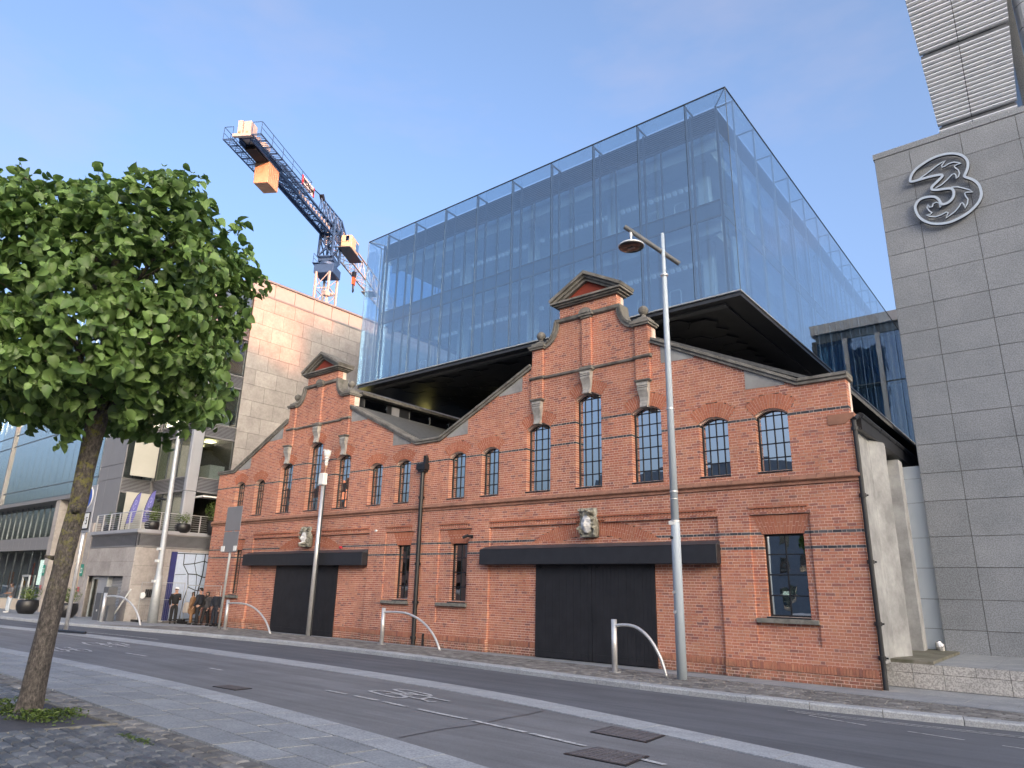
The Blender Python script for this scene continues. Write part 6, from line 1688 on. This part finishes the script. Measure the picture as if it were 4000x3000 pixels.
def person(x, y, z, H, face, lab, top, legs, skin=None, hair='short', cap=None, arms=((.05,-.05,-.5),(.05,-.05,-.5)), stance=.11, coat=0.0, hairc=None, lean=0.0, fore=((0,.12,-.26),(0,.12,-.26)), shoes=None, head_turn=0.0, stride=0.0):
    """face = heading in degrees (0 looks along -y). Local frame: X right-hand side of viewer, Y forward."""
    skin = skin or SKIN; s = H/1.75
    t = thing('person', lab, 'person', (x,y,z))
    ca, sa = math.cos(R(face)), math.sin(R(face))
    def W(p):     # local: px side, py forward, pz up
        px_, py_, pz_ = p[0]*s, (p[1]+lean*max(0,p[2]-.9))*s, p[2]*s
        return Vector((x+px_*ca+py_*sa, y+px_*sa-py_*ca, z+pz_))
    hp, kn, an = .93, .50, .09; sh = 1.43
    lf, rf_ = stride, -stride
    def leg(sgn, f): return [(sgn*.09,0,hp-.04),(sgn*stance*.95,f*.5+.02,kn),(sgn*stance,f,an)]
    El = {}; 
    def arm(sgn, a, f):
        S = Vector((sgn*.185,0,sh-.03)); E = S+Vector((sgn*a[0]*1.0, a[1], -.27 if len(a) < 3 else a[2]*.54)); Wr = E+Vector((sgn*f[0], f[1], f[2])); return S, E, Wr
    AL, AR = arm(-1, arms[0], fore[0]), arm(1, arms[1], fore[1])
    # continuous body
    V = [(0,0,hp),(0,0,1.12),(0,-.01,1.30),(0,-.01,1.44),(0,.0,1.52),(0,.01,1.60),(0,.015,1.68)]
    Rr_ = [.13,.115,.135,.10,.052,.085,.075]; E = [(0,1),(1,2),(2,3),(3,4),(4,5),(5,6)]
    for sgn, f in ((-1,lf),(1,rf_)):
        L3 = leg(sgn, f); b0 = len(V); V += L3; Rr_ += [.085,.058,.042]; E += [(0,b0),(b0,b0+1),(b0+1,b0+2)]
    for A in (AL, AR):
        b0 = len(V); V += [tuple(a) for a in A]+[tuple(A[2]+(A[2]-A[1]).normalized()*.05)]; Rr_ += [.055,.042,.028,.030]; E += [(3,b0),(b0,b0+1),(b0+1,b0+2),(b0+2,b0+3)]
    skin_obj('body', [W(v) for v in V], E, [r*s for r in Rr_], skin, t)
    for A in (AL, AR):     # fingers
        d = (A[2]-A[1]).normalized(); side = d.cross(Vector((0,1,.2))).normalized(); base = A[2]+d*.07
        m = MB()
        for k, l in enumerate((.055,.072,.078,.068)):
            o_ = side*(k-1.5)*.019; m.tube([W(base+o_), W(base+o_+d*l*.55), W(base+o_+d*l+Vector((0,.015,0)))], [.009*s,.008*s,.006*s], 5)
        m.tube([W(A[2]+d*.03), W(A[2]+d*.06+side*.05), W(A[2]+d*.09+side*.055)], [.011*s,.009*s,.007*s], 5)
        m.build('fingers', skin, t, smooth=True)
    # trousers
    V = [(0,0,hp+.06),(0,0,hp-.02)]; Rr_ = [.142,.145]; E = [(0,1)]
    for sgn, f in ((-1,lf),(1,rf_)):
        L3 = leg(sgn, f); b0 = len(V); V += L3; Rr_ += [.118,.088,.078]; E += [(1,b0),(b0,b0+1),(b0+1,b0+2)]
    skin_obj('trousers', [W(v) for v in V], E, [r*s for r in Rr_], legs, t)
    # top
    hem = .90-coat
    V = [(0,.0,hem),(0,0,1.12),(0,-.01,1.30),(0,-.01,1.44),(0,0,1.49)]; Rr_ = [.185+coat*.14,.178,.195,.14,.08]; E = [(0,1),(1,2),(2,3),(3,4)]
    short = top is C_GREY
    for A in (AL, AR):
        b0 = len(V); end = A[1] if short else A[1].lerp(A[2],.93); V += [tuple(A[0]), tuple(A[0].lerp(A[1],.9) if short else A[1]), tuple(end)]; Rr_ += [.085,.075,.058]; E += [(3,b0),(b0,b0+1),(b0+1,b0+2)]
    skin_obj('coat' if coat else 'jacket', [W(v) for v in V], E, [r*s for r in Rr_], top, t)
    # shoes
    for sgn, f in ((-1,lf),(1,rf_)):
        skin_obj('shoe', [W((sgn*stance,f-.05,.045)), W((sgn*stance,f+.06,.045)), W((sgn*stance*1.1,f+.17,.035))], [(0,1),(1,2)], [.05*s,.048*s,.036*s], shoes or C_BLK, t, sub=1)
    # head details
    hc = Vector((0,.02,1.655)); tu = R(head_turn)
    def Hd(p): q = Vector((p[0]*math.cos(tu)+p[1]*math.sin(tu), -p[0]*math.sin(tu)+p[1]*math.cos(tu), p[2])); return W(hc+q)
    hm_ = MB(); hm_.tube([Hd((0,.085,.02)), Hd((0,.115,-.015)), Hd((0,.09,-.03))], [.008*s,.016*s,.010*s], 6); hm_.tube([Hd((-.03,.092,-.055)), Hd((.03,.092,-.055))], .006*s, 5)
    for sg in (-1,1): hm_.tube([Hd((sg*.082,0,-.02)), Hd((sg*.09,-.012,.03))], [.012*s,.016*s], 6)
    hm_.build('face', skin, t, smooth=True)
    em_ = MB()
    for sg in (-1,1): em_.tube([Hd((sg*.032,.083,.012)), Hd((sg*.032,.094,.012))], .010*s, 6)
    em_.build('eyes', C_HAIR, t)
    hcM = hairc or C_HAIR
    if hair in ('short','long','tied'):
        hv = [(0,-.035,.075),(0,-.05,.02),(0,-.045,-.04)]; hrad = [.075,.088,.06]
        if hair == 'long': hv += [(0,-.06,-.14),(0,-.06,-.26)]; hrad += [.075,.05]
        o_ = skin_obj('hair', [Hd(v) for v in hv], [(i,i+1) for i in range(len(hv)-1)], [r*s for r in hrad], hcM, t)
        if hair == 'long':
            for sg in (-1,1): skin_obj('hair_lock', [Hd((sg*.06,.01,.06)), Hd((sg*.088,.01,-.03)), Hd((sg*.09,.03,-.16)), Hd((sg*.085,.04,-.26))], [(0,1),(1,2),(2,3)], [.035*s,.03*s,.03*s,.015*s], hcM, t, sub=1)
    if cap:
        m = MB(); c0 = Hd((0,0,.055)); n = 14
        prof = [(.098,0),(.100,.03),(.085,.065),(.05,.085),(.01,.092)]
        for k_, (r_1, z_1) in enumerate(prof): m.v += [tuple(Hd((r_1*math.cos(2*math.pi*k/n), r_1*math.sin(2*math.pi*k/n), .05+z_1))) for k in range(n)]
        for k_ in range(len(prof)-1):
            for k in range(n): m.f.append((k_*n+k,k_*n+(k+1)%n,(k_+1)*n+(k+1)%n,(k_+1)*n+k)); m.m.append(0)
        b0 = len(m.v); P8 = [(-.08,.06),(-.075,.13),(-.04,.17),(.04,.17),(.075,.13),(.08,.06)]
        m.add([tuple(Hd((p[0],p[1],.052))) for p in P8]+[tuple(Hd((p[0],p[1],.064))) for p in P8], [tuple(range(6)),tuple(range(11,5,-1))]+[(i,i+6,(i+1)%6+6,(i+1)%6) for i in range(6)])
        m.build('cap', cap, t, smooth=False)
    return t, W, Hd
person(-37.16,-1.60,.08,1.77,72,'man in black hooded jacket and white cap holding out a phone','' or C_BLK,C_BLK,cap=C_WHITE,arms=((.06,-.10,-.5),(.0,.12,-.40)),fore=((-.05,-.02,-.25),(-.05,.27,.06)))
person(-36.45,-1.0,.05,1.66,-30,'dark haired woman in long tan coat carrying a cream tote bag',C_TAN,C_TAN,hair='long',coat=.42,arms=((.05,.02,-.48),(.08,.03,-.48)),lean=.08,skin=SKIN2)
person(-35.95,-.95,.05,1.80,-55,'man in black jacket and black cap with his back to the brick wall',C_NAVY,C_BLK,cap=C_BLK,arms=((.05,.0,-.5),(.05,.02,-.5)),stride=.10,lean=-.05)
tw, Wf, Hf = person(-35.75,-.62,.03,1.70,10,'woman in charcoal coat with glasses and a black scarf, walking',C_DGR,C_BLK,hair='long',coat=.12,stride=.13,arms=((.06,.03,-.5),(.06,-.02,-.5)))
m = MB(); m.tube([Wf((-.08,.06,1.49)),Wf((0,.12,1.45)),Wf((.08,.06,1.49)),Wf((.0,-.08,1.50)),Wf((-.08,.06,1.49))], .05, 7); m.tube([Wf((.02,.13,1.44)),Wf((.03,.17,1.25)),Wf((.04,.17,1.05))], [.055,.05,.035], 6); m.build('scarf', C_HAIR, tw, smooth=True)
m = MB()
for sg in (-1,1): m.tube([Hf((sg*.032+.024*math.cos(a),.098,.012+.018*math.sin(a))) for a in [i*math.pi/5 for i in range(11)]], .003, 4)
m.build('glasses', C_HAIR, tw)
person(-34.95,-.55,.03,1.74,25,'bald man in a dark jacket over a white shirt beside the sign post',C_NAVY,C_NAVY,hair='none',arms=((.06,.05,-.5),(.06,.0,-.5)),fore=((-.10,.10,-.2),(0,.08,-.26)))
bag = MB(); bag.prismx([(-1.25,.62),(-.92,.66),(-.90,1.12),(-1.06,1.16),(-1.22,1.10)], -37.0, -36.58)
tag(bag.build('tote_bag', C_CAN, bevel=.03), 'cream canvas tote bag held at the side of the woman in tan', 'bag')
person(-47.6,-5.9,.29,1.62,5,'woman in grey t-shirt and pale jeans standing with folded arms beside the pot',C_GREY,C_JEAN,hair='long',skin=SKIN2,shoes=C_SHOE,arms=((.06,.05,-.45),(.06,.05,-.45)),fore=((-.22,.16,.02),(-.22,.18,-.03)))
person(-48.3,-6.6,.33,1.52,20,'person in a long black hooded coat at the far left edge',C_BLK,C_BLK,hair='short',coat=.45,skin=SKIN2,shoes=C_SHOE,arms=((.04,.05,-.45),(.04,.05,-.45)),fore=((-.2,.16,.0),(-.2,.16,-.05)))
# ================================================================ tower crane
cd = Vector((-.5253418,.8508913,0)); cn = Vector((cd.y,-cd.x,0)); CPm = Vector((-58.634,20.113,0))
CS = .64
def K(s, o, z): return CPm+cd*(s*(.94 if s < 0 else 1))+cn*(o*CS)+Vector((0,0,z-.065*max(0,-s-4)))
MB0 = MB
class MB(MB0):
    def bar(s, p, q, w, h=None, up=(0,0,1)): return MB0.bar(s, p, q, w*.8, (h or w)*.8, up)
TC = thing('tower_crane', 'blue and pale tower crane with hanging rust stained counterweight above the stone office', 'crane', (CPm.x,CPm.y,0))
def lattice(name, mat, ends, n, w=.14, d=.07, par=TC):
    # ends: list of 4 (or 3) corner lines [(p,q)]
    m = MB()
    for p, q in ends: m.bar(p, q, w)
    k = len(ends)
    for i in range(n):
        for j in range(k):
            p0, q0 = ends[j]; p1, q1 = ends[(j+1) % k]
            a = p0.lerp(q0, i/n); b = p1.lerp(q1, (i+1)/n); c = p1.lerp(q1, i/n); e = p0.lerp(q0, (i+1)/n)
            m.bar(a, b, d); m.bar(a, c, d)
            if i % 1 == 0 and n < 14: m.bar(c, e, d*.8)
    return m.build(name, mat, par)
hw = 1.15
r45 = [(hw*1.0,hw*1.0),(hw,-hw),(-hw,-hw),(-hw,hw)]
lattice('mast', M_CRW, [(K(a,b,0),K(a,b,34.0)) for a, b in r45], 18, .24, .09)
m = MB(); m.bar(K(0,0,33.9),K(0,0,34.9), 2.7, 2.7, up=(cd.x,cd.y,0)); m.build('slewing_platform', M_CRB, TC, bevel=.05)
m = MB(); m.lathe([(.85,34.9),(1.0,35.0),(1.0,35.25),(.85,35.4)], CPm.x, CPm.y, 24); m.build('slewing_ring', M_CRB, TC)
m = MB(); m.bar(K(0,0,35.4),K(0,0,35.85), 2.1, 2.1, up=(cd.x,cd.y,0)); m.build('slewing_table', M_CRB, TC)
lattice('tower_head', M_CRB, [(K(a,b,35.8),K(a*.95,b,40.2)) for a, b in r45], 2, .26, .14)
# peak frame
lattice('peak_frame', M_CRB, [(K(-3.2,.7,39.3),K(2.4,.7,39.6)),(K(-3.2,-.7,39.3),K(2.4,-.7,39.6)),(K(-3.6,0,41.5),K(2.2,0,41.9))], 5, .16, .09)
m = MB(); m.bar(K(2.2,0,41.9),K(3.8,0,40.9),.3); m.bar(K(2.2,0,41.9),K(1.1,.9,38.6),.2); m.bar(K(2.2,0,41.9),K(1.1,-.9,38.6),.2); m.build('peak_strut', M_CRB, TC)
m = MB(); m.bar(K(-3.6,0,41.6),K(-6.2,0,41.25),.10); m.bar(K(-6.2,0,41.25),K(-7.4,0,40.4),.10); m.bar(K(-3.7,0,41.75),K(-3.2,0,41.3),.5,.5); m.build('tie_rod', M_BLK, TC)
# counter jib
cz0, cz1 = 38.6, 39.0
lattice('counter_jib', M_CRB, [(K(-20.0,.75,38.6),K(0,.75,38.6)),(K(-20.0,-.75,38.6),K(0,-.75,38.6)),(K(-14,-.75,39.5),K(0,-.75,39.5)),(K(-14,.75,39.5),K(0,.75,39.5))], 14, .22, .08)
m = MB(); m.bar(K(-19.8,.95,38.5),K(1.0,.95,38.5),.16,.42); m.bar(K(-19.8,-.95,38.5),K(1.0,-.95,38.5),.16,.42); m.build('main_beam', M_CRB, TC)
m = MB()
for k in range(46): m.bar(K(-14+k*.3,-.75,38.4),K(-14+k*.3,.75,38.4),.05)
m.build('deck_grating', M_CRB, TC)
for k in range(12): 
    m = MB(); s0 = -10.5+k*.72; m.bar(K(s0,1.06,38.5),K(s0+.36,1.06,38.5),.03,.40); m.build('warning_stripe', M_CRW, TC)
# walkways either side of the winch end
for sgn, s0, s1, z in ((1,-20.6,-9.9,38.62),(-1,-20.6,-14.2,38.3)):
    m = MB()
    for k in range(int((s1-s0)/.26)): m.bar(K(s0+k*.26,sgn*1.3,z),K(s0+k*.26,sgn*2.55,z),.06,.04)
    m.bar(K(s0,sgn*1.3,z),K(s1,sgn*1.3,z),.10); m.bar(K(s0,sgn*2.55,z),K(s1,sgn*2.55,z),.10)
    m.build('walkway_grating', M_CRB, TC)
    m = MB()
    for k in range(int((s1-s0)/1.05)+1):
        s_ = s0+k*1.05; m.bar(K(s_,sgn*.9,z-.06),K(s_,sgn*2.55,z-.06),.06)
        if k % 2 == 0 or sgn < 0: m.bar(K(s_,sgn*2.55,z),K(s_,sgn*2.55,z+1.15),.05)
    m.bar(K(s0,sgn*2.55,z+1.15),K(s1,sgn*2.55,z+1.15),.05); m.bar(K(s0,sgn*2.55,z+.6),K(s1,sgn*2.55,z+.6),.04); m.bar(K(s1,sgn*1.3,z+1.15),K(s1,sgn*2.55,z+1.15),.05); m.bar(K(s0,sgn*1.3,z+1.15),K(s0,sgn*2.55,z+1.15),.05)
    m.bar(K(s0,sgn*1.3,z),K(s0,sgn*1.3,z+1.15),.05)
    m.build('railing', M_CRB, TC)
m = MB(); m.bar(K(-20.6,0,38.75),K(-17.6,0,38.75),1.7,.10); m.build('machinery_deck', M_CRW, TC); m = MB(); m.bar(K(-20.7,0,38.58),K(-20.4,0,38.58),2.0,.30); m.build('end_beam', M_CRW, TC)
for o0, h0, s0, s1 in ((-.62,1.75,-20.4,-19.6),(.30,1.7,-20.3,-19.2)):
    m = MB(); m.bar(K(s0,o0,38.8+h0*.38),K(s1,o0,38.8+h0*.38),.5 if o0 < 0 else .78,h0*.95); c_ = m.build('control_cabinet', M_CRW, TC)
    m = MB()
    for q in (.25,1.35): m.bar(K(s0-.02,o0,38.85+q*.8),K(s0,o0,38.85+q*.8),.22,.22)
    m.build('vent', M_RUST, c_)
m = MB(); m.tube([K(-18.6,-.8,39.15),K(-18.6,.8,39.15)], .36, 14); m.bar(K(-18.2,.95,39.1),K(-17.2,.95,39.1),.5,.6); m.build('winch_drum', M_CRW, TC)
m = MB(); m.bar(K(-19.0,0,38.3),K(-16.8,0,38.3),1.2,.35); m.build('underframe', M_DARK, TC)
# counterweight: hanging slabs
for i in range(6):
    m = MB(); s0 = -16.7+i*.34; m.bar(K(s0,0,37.35),K(s0+.32,0,37.35),1.65,2.75); m.build('counterweight_block', M_RUST, TC, bevel=.03)
m = MB(); m.bar(K(-16.95,0,38.55),K(-14.5,0,38.55),1.9,.2); m.build('counterweight_hanger', M_CRB, TC)
# company board
sg_ = MB(); sg_.bar(K(-10.0,.95,40.15),K(-7.0,.95,40.15),.10,1.25); sgn_ = sg_.build('name_board', M_WHITE, TC)
for a, b in ((-10.0,-9.72),(-7.25,-7.0)): m = MB(); m.bar(K(a-.01,.98,40.15),K(b+.01,.98,40.15),.09,1.27); m.build('board_stripe', M_SIGNR, sgn_)
ang_ = math.atan2(cd.y, cd.x)
Mt = Matrix.Translation(K(-8.45,1.12,40.15)) @ Matrix.Rotation(ang_, 4, 'Z') @ Matrix.Rotation(R(90), 4, 'X')
text_mesh('MONAMI', .60, M_DARK, 'lettering', TC, Mt, .01, bold=.012)
# cab
cbm = MB(); cbm.bar(K(.8,2.3,38.5),K(3.0,2.3,38.5),1.55,1.95); cab = cbm.build('cab', simple('pale peach cab', (.62,.45,.30), .5, var=.06), TC, bevel=.06)
m = MB(); m.bar(K(.76,2.5,38.85),K(.80,2.5,38.85),.5,.75); m.build('cab_window', M_GL_WIN, cab); m = MB(); m.bar(K(2.0,3.28,38.5),K(2.9,3.28,38.5),.06,1.3); m.build('cab_window', M_GL_WIN, cab)
m = MB(); m.bar(K(.2,2.3,37.55),K(4.2,2.3,37.55),1.8,.12); m.bar(K(.2,3.2,38.1),K(.2,1.0,38.1),.05); m.bar(K(4.8,3.2,38.1),K(4.8,1.0,38.1),.05); m.bar(K(4.8,3.2,37.2),K(4.8,3.2,38.1),.05); m.bar(K(3.6,3.2,38.1),K(4.8,3.2,38.1),.05); m.build('cab_platform', M_ARM, TC)
m = MB(); m.bar(K(-.9,-1.6,35.2),K(.6,-1.9,35.2),1.0,.06); 
for a, b in ((-.9,-2.1),(.4,-2.1)): m.bar(K(a,b,35.2),K(a,b,36.3),.05)
m.bar(K(-.9,-2.1,36.3),K(.4,-2.1,36.3),.05); m.bar(K(-.9,-2.1,35.8),K(.4,-2.1,35.8),.04); m.build('side_platform', M_CRB, TC)
# maker letters on the tower
for i, ch in enumerate('ACE'):
    Mt = Matrix.Translation(K(-1.25,.15-.12*i,39.2-i*.95)) @ Matrix.Rotation(ang_-R(90), 4, 'Z') @ Matrix.Rotation(R(90), 4, 'X')
    text_mesh(ch, .8, M_WHITE, 'letter', TC, Mt, .01)
m = MB(); m.bar(K(-1.22,0,39.9),K(-1.22,0,36.9),1.5,.06,up=(cn.x,cn.y,0)); m.build('name_panel', M_CRB, TC)
# jib
lattice('jib', M_CRW, [(K(1.2,-1.0,38.0),K(58,-1.0,38.9)),(K(1.2,1.0,38.0),K(58,1.0,38.9)),(K(1.2,0,40.9),K(58,0,41.0))], 26, .18, .075)
m = MB(); m.bar(K(12.4,0,37.75),K(14.2,0,37.75),2.0,.12); m.build('trolley', M_GALV, TC)
m = MB(); m.bar(K(19.4,0,37.9),K(20.8,0,37.9),2.0,.12); m.build('trolley', M_GALV, TC)
hk = thing('crane_hook_block', 'orange hook block hanging on cables below the crane cab', 'crane hook', tuple(K(6.2,.9,35.6)))
m = MB()
for o0 in (-.22,-.08,.08,.22): m.bar(K(6.2+o0,.9,37.2),K(6.2+o0,.9,40.0),.02)
m.build('cable', M_BLK, hk)
m = MB(); m.bar(K(6.2,.9,36.7),K(6.2,.9,37.4),.45,.5); m.build('sheave', M_BLK, hk)
m = MB(); m.bar(K(5.9,.9,36.2),K(6.5,.9,36.2),.3,1.1); m.build('block', simple('orange hook paint', (.65,.13,.04), .5), hk)
m = MB(); m.tube([K(6.2,.9,35.7),K(6.2,.9,35.3),K(6.4,.9,35.05),K(6.25,.9,34.85),K(6.0,.9,34.95)], [.12,.10,.09,.08,.04], 8); m.build('hook', M_BLK, hk)
MB = MB0
# rooftop aerial on the stone office
m = MB(); m.tube([(-38.7,6.6,21.0),(-38.7,6.6,22.2)], .05, 6); m.box(-38.85,-38.55,6.4,6.8,21.7,22.0); m.tube([(-38.7,6.9,21.9),(-38.7,7.1,22.0)],.12,8); tag(m.build('rooftop_aerial', M_CRW), 'small aerial mast on the parapet of the stone office', 'aerial')
